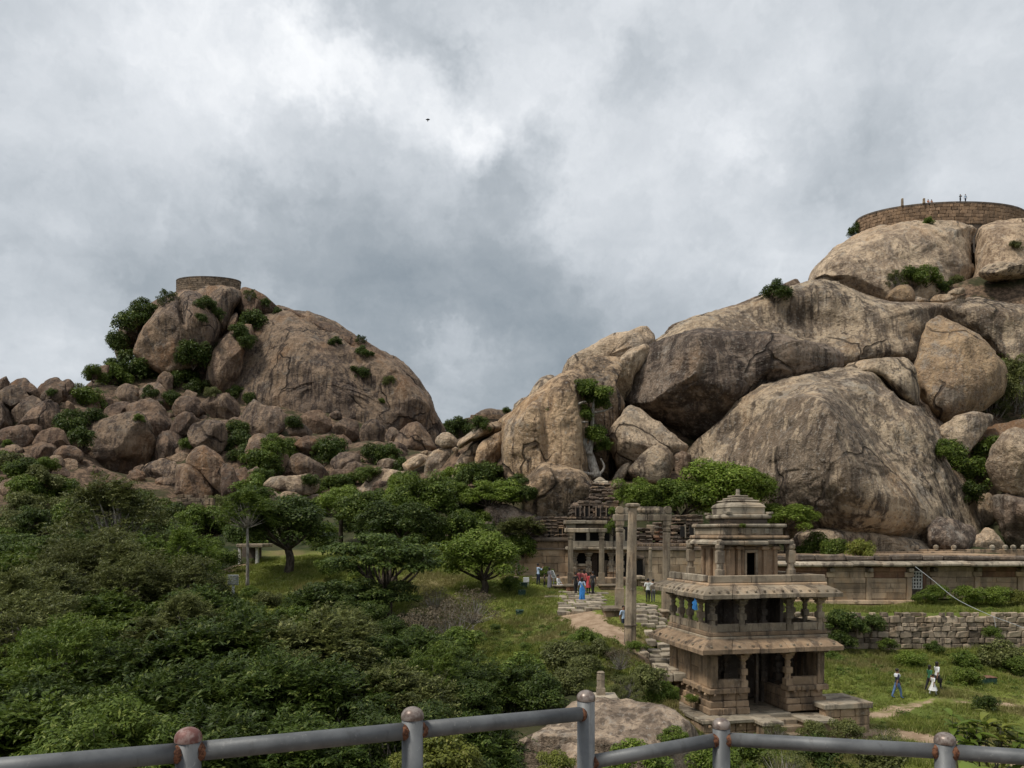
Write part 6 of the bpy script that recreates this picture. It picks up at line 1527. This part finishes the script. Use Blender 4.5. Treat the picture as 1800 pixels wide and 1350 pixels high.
# --- grass
def grass_mesh():
    rs = np.random.RandomState(3)
    n = 66000
    Y = rs.uniform(27, 74, n*3); X = (rs.uniform(370, 1840, n*3)-900)/F*Y
    g = grass_np(X, Y); e = np.minimum.reduce([seg_dist(X, Y, PATH1)-1.2, seg_dist(X, Y, PATH2)-1.1, seg_dist(X, Y, PATH3)-.5])
    keep = (rs.rand(n*3) < g) & (e > rs.uniform(-.2, .3, n*3))
    u = (X-9.31)*.978+(Y-36)*.208; v = -(X-9.31)*.208+(Y-36)*.978        # pavilion footprint
    keep &= ~((u > -.9) & (u < 7.9) & (v > -1.8) & (v < 5.3))
    keep &= ~((X > 3) & (X < 22) & (Y > 61.5)) & ~((X > PX(980, Y)) & (X < PX(1054, Y)) & (Y > 50.6) & (Y < 59.6) & (rs.rand(n*3) < .93)) & ~((X > PX(1098, Y)) & (X < PX(1182, Y)) & (Y > 47.4) & (Y < 53.2) & (rs.rand(n*3) < .6)) & ~((Y > 61.5) & (X > 20))
    keep &= ~((Y > 55.1) & (Y < 56.6) & (X > 17))
    X, Y = X[keep][:n], Y[keep][:n]; n = len(X)
    Z = ground_np(X, Y)
    fn = np.array([noise.noise(Vector((x*.35, y*.35, 0)))+.5*noise.noise(Vector((x*1.3, y*1.3, 3))) for x, y in zip(X, Y)])
    tall = np.clip(.17+.2*fn, .05, .5)
    tall = np.where((Y > 48) & (X > 16), tall*1.5, tall); tall = np.where((X < 2), tall*1.25, tall)
    tall = np.where((Y > 48.5) & (Y < 61) & (X > 4) & (X < 15), .06, tall)          # trodden lawn before the temple
    k = 6
    ang = rs.uniform(0, 6.28, (n, k)); r0 = rs.uniform(0, .14, (n, k))
    bx = X[:, None]+np.cos(ang)*r0; by = Y[:, None]+np.sin(ang)*r0; bz = Z[:, None]-.03+0*ang
    h = tall[:, None]*rs.uniform(.5, 1.3, (n, k)); ln = h*rs.uniform(.2, .8, (n, k)); a2 = rs.normal(.4, 1.0, (n, k))
    tx = bx+np.cos(a2)*ln; ty = by+np.sin(a2)*ln; tz = bz+h
    w = rs.uniform(.012, .03, (n, k)); wx, wy = -np.sin(a2)*w, np.cos(a2)*w
    wx = np.where(rs.rand(n, k) < .7, w, wx)
    V = np.stack([np.stack([bx-wx, by-wy, bz], -1), np.stack([bx+wx, by+wy, bz], -1), np.stack([tx, ty, tz], -1)], 2).reshape(-1, 3)
    Q = np.arange(len(V)).reshape(-1, 3)
    me = npmesh('grass', V, Q, LM['grass'])
    tag(add('grass', me), 'tufted green grass covering the lawn and slope', 'grass', kind='stuff')
grass_mesh()
# ------------------------------------------------------------------ railing and the ledge it stands on
def metal_mat():
    m, t = new_mat('galvanised_pipe'); pos = t.n('ShaderNodeNewGeometry').outputs['Position']
    n = t.noise(pos, 7, 5, .6); n2 = t.noise(pos, 60, 4, .7); n3 = t.noise(t.mapped(pos, scale=(1, 1, .25)), 26, 4, .65)
    c = t.mix(t.ramp(n, .35, .65), (.088, .092, .096), (.145, .15, .153))
    c = t.mix(t.math('MULTIPLY', t.ramp(n3, .56, .7), .5), c, (.07, .07, .068))
    c = t.mix(t.math('MULTIPLY', t.ramp(n2, .62, .72), .5), c, (.26, .255, .245))
    bs = t.n('ShaderNodeBsdfPrincipled', {'Base Color': c, 'Roughness': .55, 'Metallic': .25, 'Specular IOR Level': .35})
    t.nt.links.new(t.n('ShaderNodeBump', {'Strength': .15, 'Distance': .004, 'Height': n2}).outputs[0], bs.inputs['Normal'])
    t.n('ShaderNodeOutputMaterial', {0: bs.outputs[0]}); return m
def patchy(name, a, b, sc=40, rough=.7, metal=0.0, lo=.4, hi=.6):
    m, t = new_mat(name); pos = t.n('ShaderNodeNewGeometry').outputs['Position']
    c = t.mix(t.ramp(t.noise(pos, sc, 5, .65), lo, hi), a, b)
    bs = t.n('ShaderNodeBsdfPrincipled', {'Base Color': c, 'Roughness': rough, 'Metallic': metal, 'Specular IOR Level': .35}); t.n('ShaderNodeOutputMaterial', {0: bs.outputs[0]}); return m
M['pipe'] = metal_mat(); M['rust'] = patchy('rust', (.055, .022, .012), (.17, .075, .04), 90, .95)
M['cap'] = patchy('primer_cap', (.13, .095, .08), (.25, .21, .185), 45, .38, .3); M['capred'] = patchy('red_primer_cap', (.14, .055, .045), (.25, .17, .15), 40, .5, .1, .42, .62)
def railing():
    C0 = Vector((0, 0, CZ))
    posts = [('A', 331, 1278, 2.0), ('B', 725, 1242, 2.3), ('C', 1030, 1213, 2.78), ('D', 1268, 1262, 2.87), ('E', 1661, 1287, 2.59)]
    B = Bld('metal_railing', 'galvanised pipe railing with dome-capped posts and rusty weld joints', 'railing', (0, 2.5, 8.35))
    l = B.loc; base = 8.3
    for nm, px, py, D in posts:
        x = PX(px, D); zt = PZ(py, D); rp = .032; rc = .0342
        cap_h = .031
        p_ = B.part('post', tube([Vector((x, D, base))-l, Vector((x, D, zt-cap_h+.001))-l], rp, 28), 'pipe', None, True)
        V, Fc = [], []; k = 28
        rings = [(rc*.98, -.006), (rc, -.004), (rc, .003)]+[(rc*math.cos(a), .003+(cap_h-.003)*math.sin(a)) for a in [math.pi/2*q/8 for q in range(1, 8)]]
        for r_, z_ in rings:
            for q in range(k): V.append(Vector((x+r_*math.cos(2*math.pi*q/k), D+r_*math.sin(2*math.pi*q/k), zt-cap_h+z_))-l)
        V.append(Vector((x, D, zt))-l)
        for i in range(len(rings)-1):
            for q in range(k): Fc.append((i*k+q, i*k+(q+1) % k, (i+1)*k+(q+1) % k, (i+1)*k+q))
        for q in range(k): Fc.append(((len(rings)-1)*k+q, (len(rings)-1)*k+(q+1) % k, len(V)-1))
        B.part('cap', (V, Fc), 'capred' if nm == 'A' else 'cap', p_, True)
    def PT(px, py, D): return P(px, py, D)-l
    segs = [((-120, 1362, 1.7), (331, 1322, 2.0)), ((331, 1322, 2.0), (725, 1284, 2.3)), ((725, 1284, 2.3), (1030, 1254, 2.78)), ((1030, 1341, 2.78), (1268, 1299, 2.87)), ((1268, 1299, 2.87), (1661, 1321, 2.59)), ((1661, 1321, 2.59), (1950, 1341, 2.4))]
    for a, b_ in segs:
        A_, B_ = PT(*a), PT(*b_)
        r_ = B.part('rail', tube([A_, A_.lerp(B_, .5), B_], .0255, 24), 'pipe', None, True)
        d = (B_-A_).normalized()
        for e, sg in ((A_, 1), (B_, -1)):
            if a[0] < -50 and sg == 1: continue
            if b_[0] > 1900 and sg == -1: continue
            V, Fc = [], []; k = 26
            up = Vector((0, 0, 1)); u = d.cross(up).normalized(); w = u.cross(d)
            rings = [(.022, .0268), (.031, .0282), (.036, .0272), (.040, .0257)]
            for off, rr in rings:
                for q in range(k):
                    an = 2*math.pi*q/k; jj = random.uniform(-.0025, .0025)
                    cc_ = math.cos(an)
                    o_ = off-(.012*(1-abs(cc_)) if True else 0)   # saddle around the post
                    V.append(e+d*sg*(o_+jj)+(u*cc_+w*math.sin(an))*rr)
            for i in range(3):
                for q in range(k): Fc.append((i*k+q, i*k+(q+1) % k, (i+1)*k+(q+1) % k, (i+1)*k+q))
            B.part('weld', (V, Fc), 'rust', r_, True)
railing()
def ledge():
    rs = random.Random(3); V, Fc = [], []
    prof = [(-5, -4), (5.5, -4), (5.5, 4.2), (4.6, 5.7), (2.4, 5.6), (1.9, 3.6), (.6, 3.5), (-.6, 3.1), (-1.5, 2.7), (-5, 2.2)]
    n = len(prof)
    for z_, s_ in ((8.3, 1.0), (8.1, 1.02), (5.5, 1.1), (0, 1.25), (-4, 1.4)):
        for x, y in prof: V.append(Vector((x*s_+rs.uniform(-.08, .08), (y*(s_ if y < 0 else 1+(s_-1)*.3)), z_ if not (z_ == 8.3 and y > 4) else 8.12)))
    for i in range(4):
        for k in range(n): Fc.append((i*n+(k+1) % n, i*n+k, (i+1)*n+k, (i+1)*n+(k+1) % n))
    Fc.append(tuple(range(n)))
    o = add('viewing_ledge', mesh('viewing_ledge', V, Fc, M['near'])); tag(o, 'rock ledge under the railing', 'ledge', kind='structure')
ledge()
# ------------------------------------------------------------------ broad-leaved plants beside the railing
def leafy(name, label, spots, seed, col, L, nst, hl):
    rs = random.Random(seed); x0, y0, z0 = spots
    B = Bld(name, label, 'plant', spots)
    for s_ in range(nst):
        an = rs.uniform(0, 6.28); tip = Vector((math.cos(an)*rs.uniform(.02, .16), math.sin(an)*rs.uniform(.02, .12), hl*rs.uniform(.75, 1.05)))
        pa = catmull([(0, 0, 0), tip*.5+Vector((0, 0, .03)), tip], 3)
        st = B.part('stem', tube(pa, [.0045-.003*k/(len(pa)-1) for k in range(len(pa))], 5), 'bark')
        for q in range(11):
            f = rs.choice([1.0, .99, rs.uniform(.7, 1.0), rs.uniform(.5, 1.0)]); bs = pa[min(len(pa)-1, int(f*(len(pa)-1)))]
            a2 = rs.uniform(0, 6.28); el = rs.uniform(-.2, .7); d = Vector((math.cos(a2)*math.cos(el), math.sin(a2)*math.cos(el), math.sin(el)))
            sd_ = d.cross(Vector((0, 0, 1))).normalized(); l_ = L*rs.uniform(.7, 1.2); w_ = l_*.2; dn = Vector((0, 0, -1))
            V = [bs]; 
            for ff, ww, dr in ((.25, .8, .0), (.5, 1, .05), (.78, .6, .18)):
                c = bs+d*l_*ff+dn*l_*dr
                V += [c-sd_*w_*ww+Vector((0, 0, w_*.35)), c, c+sd_*w_*ww+Vector((0, 0, w_*.35))]
            V.append(bs+d*l_+dn*l_*.34)
            Fc = [(0, 2, 1), (0, 3, 2)]+[f_ for i in (0, 1) for f_ in ((1+3*i, 2+3*i, 5+3*i, 4+3*i), (2+3*i, 3+3*i, 6+3*i, 5+3*i))]+[(7, 8, 10), (8, 9, 10)]
            lf = add('leaf', mesh('leaf', V, Fc, LM[col], True), st)
leafy('broadleaf_plant', 'glossy dark and yellow leaved plant behind the last railing span', (PX(1690, 5), 5.0, 8.12), 1, 'mid', .12, 7, .66)
leafy('broadleaf_plant', 'taller glossy plant with yellowed leaves beside the railing', (PX(1745, 5), 5.05, 8.12), 2, 'yellow', .12, 8, .70)
leafy('broadleaf_plant', 'small glossy dark plant at the end of the railing', (PX(1775, 5), 4.9, 8.12), 3, 'mid', .11, 5, .60)
leafy('broadleaf_plant', 'large bright green leaves reaching in front of the railing', (PX(1800, 1.75), 1.75, 8.3), 8, 'light', .12, 5, 1.16)
# ------------------------------------------------------------------ people
def col_mat(name, c, rough=.85):
    key = 'c_'+name
    if key not in M: M[key] = plain('cloth_'+name, c, rough, nz=.12, ns=9)
    return key
SKIN = plain('skin', (.20, .105, .065), .6); HAIR = plain('hair', (.012, .010, .009), .5); SHOE = plain('shoe', (.03, .027, .025), .7)
def person(label, px, py, D, h, face, top, bottom, pose='stand', skirt=None, hair='short', extra=None, group='visitors', base=None, sitz=None):
    """face: heading in degrees, 0 = away from the camera, 90 = towards +X"""
    g = P(px, py, D) if base is None else Vector(base)
    root = empty('person', g, R(-face)); tag(root, label, 'person', group)
    # skeleton (x right, y forward, z up) for height 1
    st = {'stand': .04, 'walk': .13, 'sit': 0}.get(pose, .04)
    pv = .52 if pose != 'sit' else .28
    sh = pv+.29
    Vv, E, Rr = [], [], []
    def nv(p, r): Vv.append(Vector(p)); Rr.append(r); return len(Vv)-1
    def ed(a, b): E.append((a, b))
    p0 = nv((0, 0, pv), .078); sp = nv((0, .005, pv+.11), .07); chs = nv((0, .0, pv+.235), .082); nk = nv((0, 0, pv+.315), .034); hd = nv((0, .008, pv+.36), .048); ht = nv((0, .012, pv+.43), .052); tp = nv((0, .008, pv+.47), .034)
    for a, b in ((p0, sp), (sp, chs), (chs, nk), (nk, hd), (hd, ht), (ht, tp)): ed(a, b)
    ns = nv((0, .062, pv+.392), .009); ed(ht, ns)
    for s_ in (-1, 1):
        ph = st*s_
        hip = nv((.052*s_, 0, pv-.03), .062)
        if pose == 'sit': kn = nv((.06*s_, .22, pv-.01), .045); an = nv((.06*s_, .23, .05), .03); to = nv((.06*s_, .31, .02), .024)
        else:
            kn = nv((.055*s_, ph*.6+.012, .285), .044); an = nv((.05*s_, ph-.012 if ph > 0 else ph*1.15, .045+(.02 if ph < -.08 else 0)), .028); to = nv((.055*s_, ph+.075, .018), .022)
        ed(p0, hip); ed(hip, kn); ed(kn, an); ed(an, to)
        so = nv((.108*s_, 0, sh), .042)
        if pose == 'hold' : el = nv((.14*s_, .06, sh-.16), .031); wr = nv((.07*s_, .2, sh-.08), .022)
        elif pose == 'phone' and s_ == 1: el = nv((.13*s_, .1, sh-.12), .031); wr = nv((.05, .22, sh+.02), .022)
        elif pose == 'sit': el = nv((.14*s_, .03, sh-.17), .031); wr = nv((.08*s_, .17, sh-.23), .022)
        else:
            sw = -ph*.9; el = nv((.148*s_, sw*.35-.01, sh-.165), .031); wr = nv((.152*s_, sw+.03, sh-.31), .022)
        ed(chs, so); ed(so, el); ed(el, wr)
        d = (Vv[wr]-Vv[el]).normalized(); sd2 = d.cross(Vector((s_, 0, 0))); 
        if sd2.length < .1: sd2 = d.cross(Vector((0, 1, 0)))
        sd2.normalize()
        pm = nv(Vv[wr]+d*.035, .018); ed(wr, pm)
        for q, (o_, ln) in enumerate(((-.014, .036), (-.005, .042), (.005, .04), (.013, .032))):
            f1 = nv(Vv[pm]+d*.022+sd2*o_, .0062); f2 = nv(Vv[pm]+d*(.022+ln)+sd2*o_*1.2+Vector((-.008*s_, 0, 0)), .0048); ed(pm, f1); ed(f1, f2)
        t1 = nv(Vv[wr]+d*.025-sd2*.02, .0065); t2 = nv(Vv[wr]+d*.05-sd2*.03, .005); ed(wr, t1); ed(t1, t2)
    me = bpy.data.meshes.new('body_cage'); me.from_pydata([v*h for v in Vv], E, []); me.update()
    ob = bpy.data.objects.new('body_cage', me); COL.objects.link(ob)
    mod = ob.modifiers.new('skin', 'SKIN'); sv_ = me.skin_vertices[0].data
    for i, r_ in enumerate(Rr): sv_[i].radius = (r_*h, r_*h*(.72 if i in (p0, sp, chs) else 1)); 
    for i in range(len(Rr)): sv_[i].use_root = (i == p0)
    sb = ob.modifiers.new('sub', 'SUBSURF'); sb.levels = 1; sb.render_levels = 1
    bpy.context.view_layer.update()
    dg = bpy.context.evaluated_depsgraph_get()
    bm_ = bpy.data.meshes.new_from_object(ob.evaluated_get(dg)); bpy.data.objects.remove(ob); bpy.data.meshes.remove(me)
    bm_.name = 'body'
    bm_.materials.clear()
    for q in (SKIN, M[col_mat(*top)], M[col_mat(*bottom)], SHOE): bm_.materials.append(q)
    sl = sh-.15 if pose != 'long' else sh-.28
    for pl in bm_.polygons:
        c = pl.center/h; pl.use_smooth = True
        arm = abs(c.x) > .115 and c.z > pv-.12 and pose != 'sit'
        if c.z > pv+.31: k = 0
        elif arm: k = 1 if c.z > sl else 0
        elif c.z > pv-.01: k = 1
        elif c.z < .035: k = 3
        else: k = 2
        if pose in ('hold', 'phone', 'sit') and c.y > .15 and c.z > pv+.02: k = 0
        pl.material_index = k
    add('body', bm_, root)
    # hair
    V, Fc = [], []; k = 14
    hz = pv+.42
    rows = [(0, .058), (.03, .054), (.05, .036)]
    prof = [(-.03 if hair == 'short' else -.2, .047 if hair == 'short' else .04), (-.01, .058), (.03, .061), (.055, .046), (.066, .02)]
    for z_, r_ in prof:
        for q in range(k):
            a = 2*math.pi*q/k; y_ = math.sin(a)
            front = y_ > .25 and z_ < .02
            V.append(Vector((math.cos(a)*r_*h, (y_*r_*(.35 if front else 1.02)-.004 if not front else -.005)*h, (hz+z_+(.03 if front else 0))*h)))
    for i in range(len(prof)-1):
        for q in range(k): Fc.append((i*k+q, i*k+(q+1) % k, (i+1)*k+(q+1) % k, (i+1)*k+q))
    Fc.append(tuple(range((len(prof)-1)*k, len(prof)*k)))
    add('hair', mesh('hair', V, Fc, HAIR, True), root)
    if skirt:
        nm, cc, zb, fl = skirt
        V, Fc = [], []; k = 20
        for z_, r_ in ((pv+.05, .088), (pv-.04, .105), ((pv+zb)/2, .11+fl*.5), (zb, .115+fl)):
            for q in range(k):
                a = 2*math.pi*q/k; f = 1+.07*math.sin(5*a+z_*9)
                V.append(Vector((math.cos(a)*r_*h*f, math.sin(a)*r_*h*.85*f, z_*h)))
        for i in range(3):
            for q in range(k): Fc.append((i*k+q, i*k+(q+1) % k, (i+1)*k+(q+1) % k, (i+1)*k+q))
        add('skirt', mesh('skirt', V, Fc, M[col_mat(nm, cc)], True), root)
        if extra == 'saree':
            V, Fc = [], []
            for i in range(7):
                f = i/6; x = -.1+.2*f; 
                z1 = pv+.3-.22*f; V += [Vector((x*h-.015*h, (-.07-.015*math.sin(f*3))*h, z1*h)), Vector((x*h+.06*h, (-.085)*h, (z1-.16)*h)), Vector((x*.6*h+.02*h, -.1*h, (z1-.4)*h))]
            for i in range(6):
                for j in (0, 1): Fc.append((3*i+j, 3*i+3+j, 3*i+4+j, 3*i+1+j))
            add('drape', mesh('drape', V, Fc, M[col_mat(nm, cc)], True), root)
    if extra == 'yoke':
        V, Fc = [], []; k = 16
        for z_, r_ in ((sh-.085, .098), (sh-.02, .108), (sh+.035, .07)):
            for q in range(k):
                a = 2*math.pi*q/k; V.append(Vector((math.cos(a)*r_*1.28*h, math.sin(a)*r_*.86*h, z_*h)))
        for i in range(2):
            for q in range(k): Fc.append((i*k+q, i*k+(q+1) % k, (i+1)*k+(q+1) % k, (i+1)*k+q))
        add('shirt_yoke', mesh('shirt_yoke', V, Fc, M[col_mat('palecloth', (.6, .62, .65))], True), root)
    return root
W_ = ('white', (.62, .62, .62)); NAVY = ('navy', (.02, .025, .05)); JEAN = ('jean', (.10, .17, .33)); BLK = ('black', (.018, .018, .02)); RED = ('red', (.42, .05, .06)); PINK = ('coral', (.50, .16, .14)); GRN = ('green', (.03, .12, .06)); BLUE = ('blue', (.03, .17, .46)); GRY = ('grey', (.16, .15, .17)); DK = ('charcoal', (.05, .05, .055)); LB_ = ('paleblue', (.35, .45, .58)); MAR = ('maroon', (.22, .05, .06))
def snap(px, py, D):       # feet on whatever surface is met just under them
    x = PX(px, D); z = height(x, D)
    return z
def stand(label, px, D, *a, z=None, **k):
    x = PX(px, D); zz = snap(px, 0, D) if z is None else z
    return person(label, px, 0, D, *a, base=(x, D, zz+.03), **k)
LAWN = 'visitors strolling on the lawn'
stand('man in navy and white pullover and blue jeans striding over the lawn', 1577, 44, 1.7, 90, NAVY, JEAN, pose='walk', extra='yoke', group=LAWN)
stand('long-haired woman in a green top walking behind the white-dressed child', 1634, 45, 1.55, 80, GRN, BLK, pose='walk', hair='long', group=LAWN)
stand('woman in white top carrying a dark handbag on the lawn', 1647, 45.4, 1.66, 85, W_, DK, pose='walk', hair='long', group=LAWN)
stand('small child in a flared white dress on the lawn', 1640, 44.4, 1.2, 80, W_, W_, pose='walk', skirt=('white', (.62, .62, .62), .22, .1), group=LAWN)
hb = Bld('handbag', 'dark handbag carried by the woman in the white top', 'bag', (PX(1652, 45.2), 45.2, height(PX(1652, 45.2), 45.2)+.62)); hb.box('pouch', -.14, .14, -.06, .06, -.14, .12, 'black', b=.04); hb.part('strap', tube(catmull([(-.1, 0, .1), (-.04, 0, .32), (.04, 0, .32), (.1, 0, .1)], 4), .012, 5), 'black')
TP = 'visitors before the temple'
stand('woman in a bright blue sari walking up the slab path', 1023, 55, 1.62, 5, LB_, BLUE, pose='walk', skirt=('blue', (.03, .17, .46), .03, .02), extra='saree', hair='long', group=TP)
stand('person in black beside the reddish group on the slab path', 1012, 58, 1.6, -20, BLK, BLK, group=TP)
stand('person in a maroon shirt seen from behind in the reddish group', 1018.5, 59, 1.72, 0, MAR, DK, group=TP)
stand('person in a coral top in the reddish group', 1027, 59.2, 1.7, 10, PINK, BLK, hair='long', group=TP)
stand('woman in a red tunic at the side of the reddish group', 1034, 58.4, 1.6, 60, RED, BLK, skirt=('red', (.42, .05, .06), .28, .02), hair='long', group=TP)
stand('man in dark grey shirt and black trousers beside the red tunic', 1042, 58, 1.72, -30, DK, BLK, group=TP)
stand('man in pale blue and navy taking a picture by the temple wall', 946, 61.5, 1.7, 70, LB_, NAVY, pose='phone', group=TP)
stand('woman in a long grey dress reading the slanted board', 966, 60.5, 1.65, 60, GRY, DK, skirt=('grey', (.16, .15, .17), .04, .01), hair='long', group=TP)
stand('small dark-clothed child beside the woman in grey', 957, 60.8, 1.05, 80, BLK, BLK, group=TP)
person('person in white shirt sitting on the stone bench by the board', 981, 0, 60.4, 1.65, 120, W_, DK, pose='sit', group=TP, base=(PX(981, 60.6), 60.55, PZ(1029, 60.0)-.44))
stand('man in white shirt and black trousers standing on the temple lawn', 1139, 56, 1.72, 0, W_, BLK, group=TP)
stand('man in white shirt and grey trousers beside the one in black trousers', 1148, 56.3, 1.7, 5, W_, GRY, group=TP)
stand('person in white shirt half hidden behind the lamp column', 1096, 47.4, 1.68, 150, LB_, NAVY, group=TP, z=PZ(1113, 47.4))
stand('woman in blue sari seen between the upper pavilion columns', 1221, 55, 1.6, 30, BLUE, BLUE, skirt=('blue', (.03, .17, .46), .03, .02), extra='saree', hair='long', group=TP)
stand('person in white seen between the upper pavilion columns', 1199, 54, 1.6, 30, W_, GRY, group=TP)
TB = 'people on top of the large bastion'
zb_ = 79.9
for px, lb, tp_, bt, yy in ((1688, 'dark-clothed person holding up a camera on the large bastion', BLK, BLK, 161.6), (1697, 'person in pale blue standing on the large bastion', LB_, NAVY, 161.6)):
    person(lb, 0, 0, 0, 1.75, 180, tp_, bt, pose='hold' if tp_ is BLK else 'stand', group=TB, base=(PX(px, yy), yy, zb_))
person('person in orange seated near the post on the large bastion', 0, 0, 0, 1.7, 180, ('orange', (.5, .2, .1)), DK, pose='sit', group=TB, base=(PX(1632, 161.8), 161.9, zb_-.45))
person('person in brown seated beside the one in orange on the bastion', 0, 0, 0, 1.7, 180, ('tanc', (.4, .22, .14)), DK, pose='sit', group=TB, base=(PX(1638, 161.8), 161.9, zb_-.5))
for px, yt, lb in ((1586, 352, 'upright stone post at the edge of the large bastion'), (1624, 352.5, 'short stone post beside the seated people on the bastion')):
    Yp = 161.6 if px > 1600 else 163
    B = Bld('stone_post', lb, 'post', (PX(px, Yp), Yp, zb_-.1), 0, 'posts on the large bastion'); B.part('shaft', loft([(0, .25, 1), (.2, .22, .9), (1.5 if px < 1600 else .9, .2, .9), (1.6 if px < 1600 else 1.0, .12, .9)]), 'stone_g')
# ------------------------------------------------------------------ boards, boxes, cable, bird
M['board'] = patchy('sign_grey', (.10, .11, .11), (.15, .16, .16), 8, .6); M['steel'] = plain('painted_steel', (.35, .37, .38), .6); M['boxgreen'] = patchy('box_green', (.012, .04, .026), (.03, .065, .042), 6, .5); M['rusttop'] = patchy('rusty_lid', (.11, .05, .03), (.2, .1, .06), 6, .8); M['offwhite'] = plain('offwhite_paint', (.55, .56, .55), .6, nz=.1)
def textlines(B, x0, x1, y, z0, z1, n, m, parent):
    for i in range(n):
        z = z1-(z1-z0)*(i+.5)/n; e = random.uniform(.6, .95)
        B.part('text_line', box_vf(x0, x0+(x1-x0)*e, y-.004, y, z-.012, z+.012), m, parent)
D = 60; gz = height(PX(410, D), D)
B = Bld('signboard', 'grey rectangular notice board on a pale post in the clearing', 'sign', (PX(410, D), D, gz))
bz = PZ(1028, D)-gz; t_ = PZ(1011, D)-gz
B.box('post', -.09, .09, -.05, .05, -.3, bz+.1, 'steel', b=.01); bd = B.box('board', -.4, .4, -.1, -.05, bz, t_, 'board', b=.01); B.box('frame', -.43, .43, -.04, -.01, bz-.03, t_+.03, 'steel', bd, .01)
textlines(B, -.32, .32, -.101, bz+.08, t_-.08, 6, 'steel', bd)
D = 60.8; gz = height(PX(972, D), D)
B = Bld('information_board', 'slanted dark information panel in a pale frame by the temple', 'sign', (PX(972, D), D, gz)); z0, z1 = .8, PZ(1003, D)-gz
b1 = B.part('panel', ([Vector(q) for q in ((-.05, .05, z0), (.25, .0, z0), (.02, .1, z1), (-.28, .15, z1), (-.05, .09, z0), (.25, .04, z0), (.02, .14, z1), (-.28, .19, z1))], [(0, 1, 2, 3), (7, 6, 5, 4), (0, 4, 5, 1), (1, 5, 6, 2), (2, 6, 7, 3), (3, 7, 4, 0)]), 'board')
B.part('frame', tube([(-.05, .06, z0), (-.28, .16, z1), (.02, .11, z1), (.25, .01, z0), (-.05, .06, z0)], .03, 6), 'offwhite', b1); B.box('post', .02, .1, .06, .12, -.2, z0+.3, 'steel', b=.01)
def boxthing(name, label, cat, px0, px1, y0, y1, D, depth, m, lid, group=None):
    x0, x1 = PX(px0, D), PX(px1, D); zb = PZ(y1, D); g = height((x0+x1)/2, D); h = PZ(y0, D)-PZ(y1, D)
    B = Bld(name, label, cat, ((x0+x1)/2, D, g), 0, group); w = (x1-x0)/2
    B.box('body', -w, w, 0, depth, -.1, h, m, b=.02); B.box('lid', -w-.02, w+.02, -.03, depth+.03, h+.002, h+.04, lid, b=.01)
    B.box('hinge', -w*.5, -w*.4, -.05, -.031, h-.05, h+.03, 'steel', b=0); return B
GBX = 'dark green metal boxes set in the grass'
boxthing('equipment_box', 'dark green metal box with rusty lid standing alone on the lawn', 'box', 1723, 1753, 1190, 1202, 47.5, .7, 'boxgreen', 'rusttop', GBX)
boxthing('equipment_box', 'dark green box lying beside the white plate by the light green tree', 'box', 910, 927, 1032, 1041, 60, .6, 'boxgreen', 'boxgreen', GBX)
boxthing('equipment_box', 'dark green box in the grass below the pair by the tree', 'box', 911, 924, 1042, 1052, 57, .6, 'boxgreen', 'boxgreen', GBX)
boxthing('equipment_box', 'dark green box lowest on the grass slope', 'box', 907, 920, 1072, 1081, 51.5, .6, 'boxgreen', 'boxgreen', GBX)
D = 61; gz = height(PX(925, D), D)
B = Bld('white_plate', 'small white plate on short legs beside the dark boxes', 'sign', (PX(925, D), D, gz)); B.box('plate', -.23, .23, -.03, .03, .3, .68, 'offwhite', b=.01); B.box('leg', -.18, -.14, -.02, .02, -.2, .3, 'steel', b=0); B.box('leg', .14, .18, -.02, .02, -.2, .3, 'steel', b=0)
D = 62; gz = height(PX(900, D), D)
B = Bld('slab_seat', 'grey slab seat in the shade of the light green tree', 'bench', (PX(900, D), D, gz)); B.box('seat', -.55, .55, -.2, .2, .35, .5, 'stone_g', b=.02); B.box('leg', -.45, -.3, -.15, .15, -.1, .348, 'stone_g', b=.02); B.box('leg', .3, .45, -.15, .15, -.1, .348, 'stone_g', b=.02)
pts = [P(1609, 996, 61.1), P(1640, 1020, 60), P(1680, 1052, 58.5), P(1735, 1079, 55.4), P(1800, 1104, 54), P(1850, 1128, 53)]
v, f = tube(catmull(pts, 8), .02, 6)
o = add('cable', mesh('cable', v, f, M['steel'], True)); tag(o, 'pale cable slung from the hall cornice over the retaining wall', 'cable')
v, f = tube(catmull([P(1747, 1084, 55.0), P(1752, 1110, 54.8), P(1757, 1138, 54.6)], 5), .015, 6)
o = add('cable', mesh('cable', v, f, M['steel'], True)); tag(o, 'dark thin cable hanging down the retaining wall face', 'cable')
def bird():
    D = 80; B = Bld('bird', 'small dark bird gliding under the clouds', 'bird', P(752, 211, D)); B.o.scale = (.7, .7, .7)
    v, f = tube(catmull([(-.02, .1, -.22), (0, 0, 0), (.03, -.1, .14), (.05, -.13, .2)], 4), [.02, .03, .05, .06, .07, .07, .07, .06, .05, .05, .05, .045, .02], 8)
    B.part('body', (v, f), 'black', None, True)
    for s_ in (-1, 1):
        V = [Vector(q) for q in ((0, -.05, .1), (.16*s_, 0, .16), (.34*s_, .05, .1), (.2*s_, .05, .02), (0, .05, -.06), (0, -.05, .13), (.16*s_, 0, .18), (.34*s_, .05, .115), (.2*s_, .05, .04), (0, .05, -.03))]
        B.part('wing', (V, [(0, 1, 3, 4), (1, 2, 3), (9, 8, 6, 5), (8, 7, 6), (0, 5, 6, 1), (1, 6, 7, 2), (2, 7, 8, 3), (3, 8, 9, 4)]), 'black')
bird()
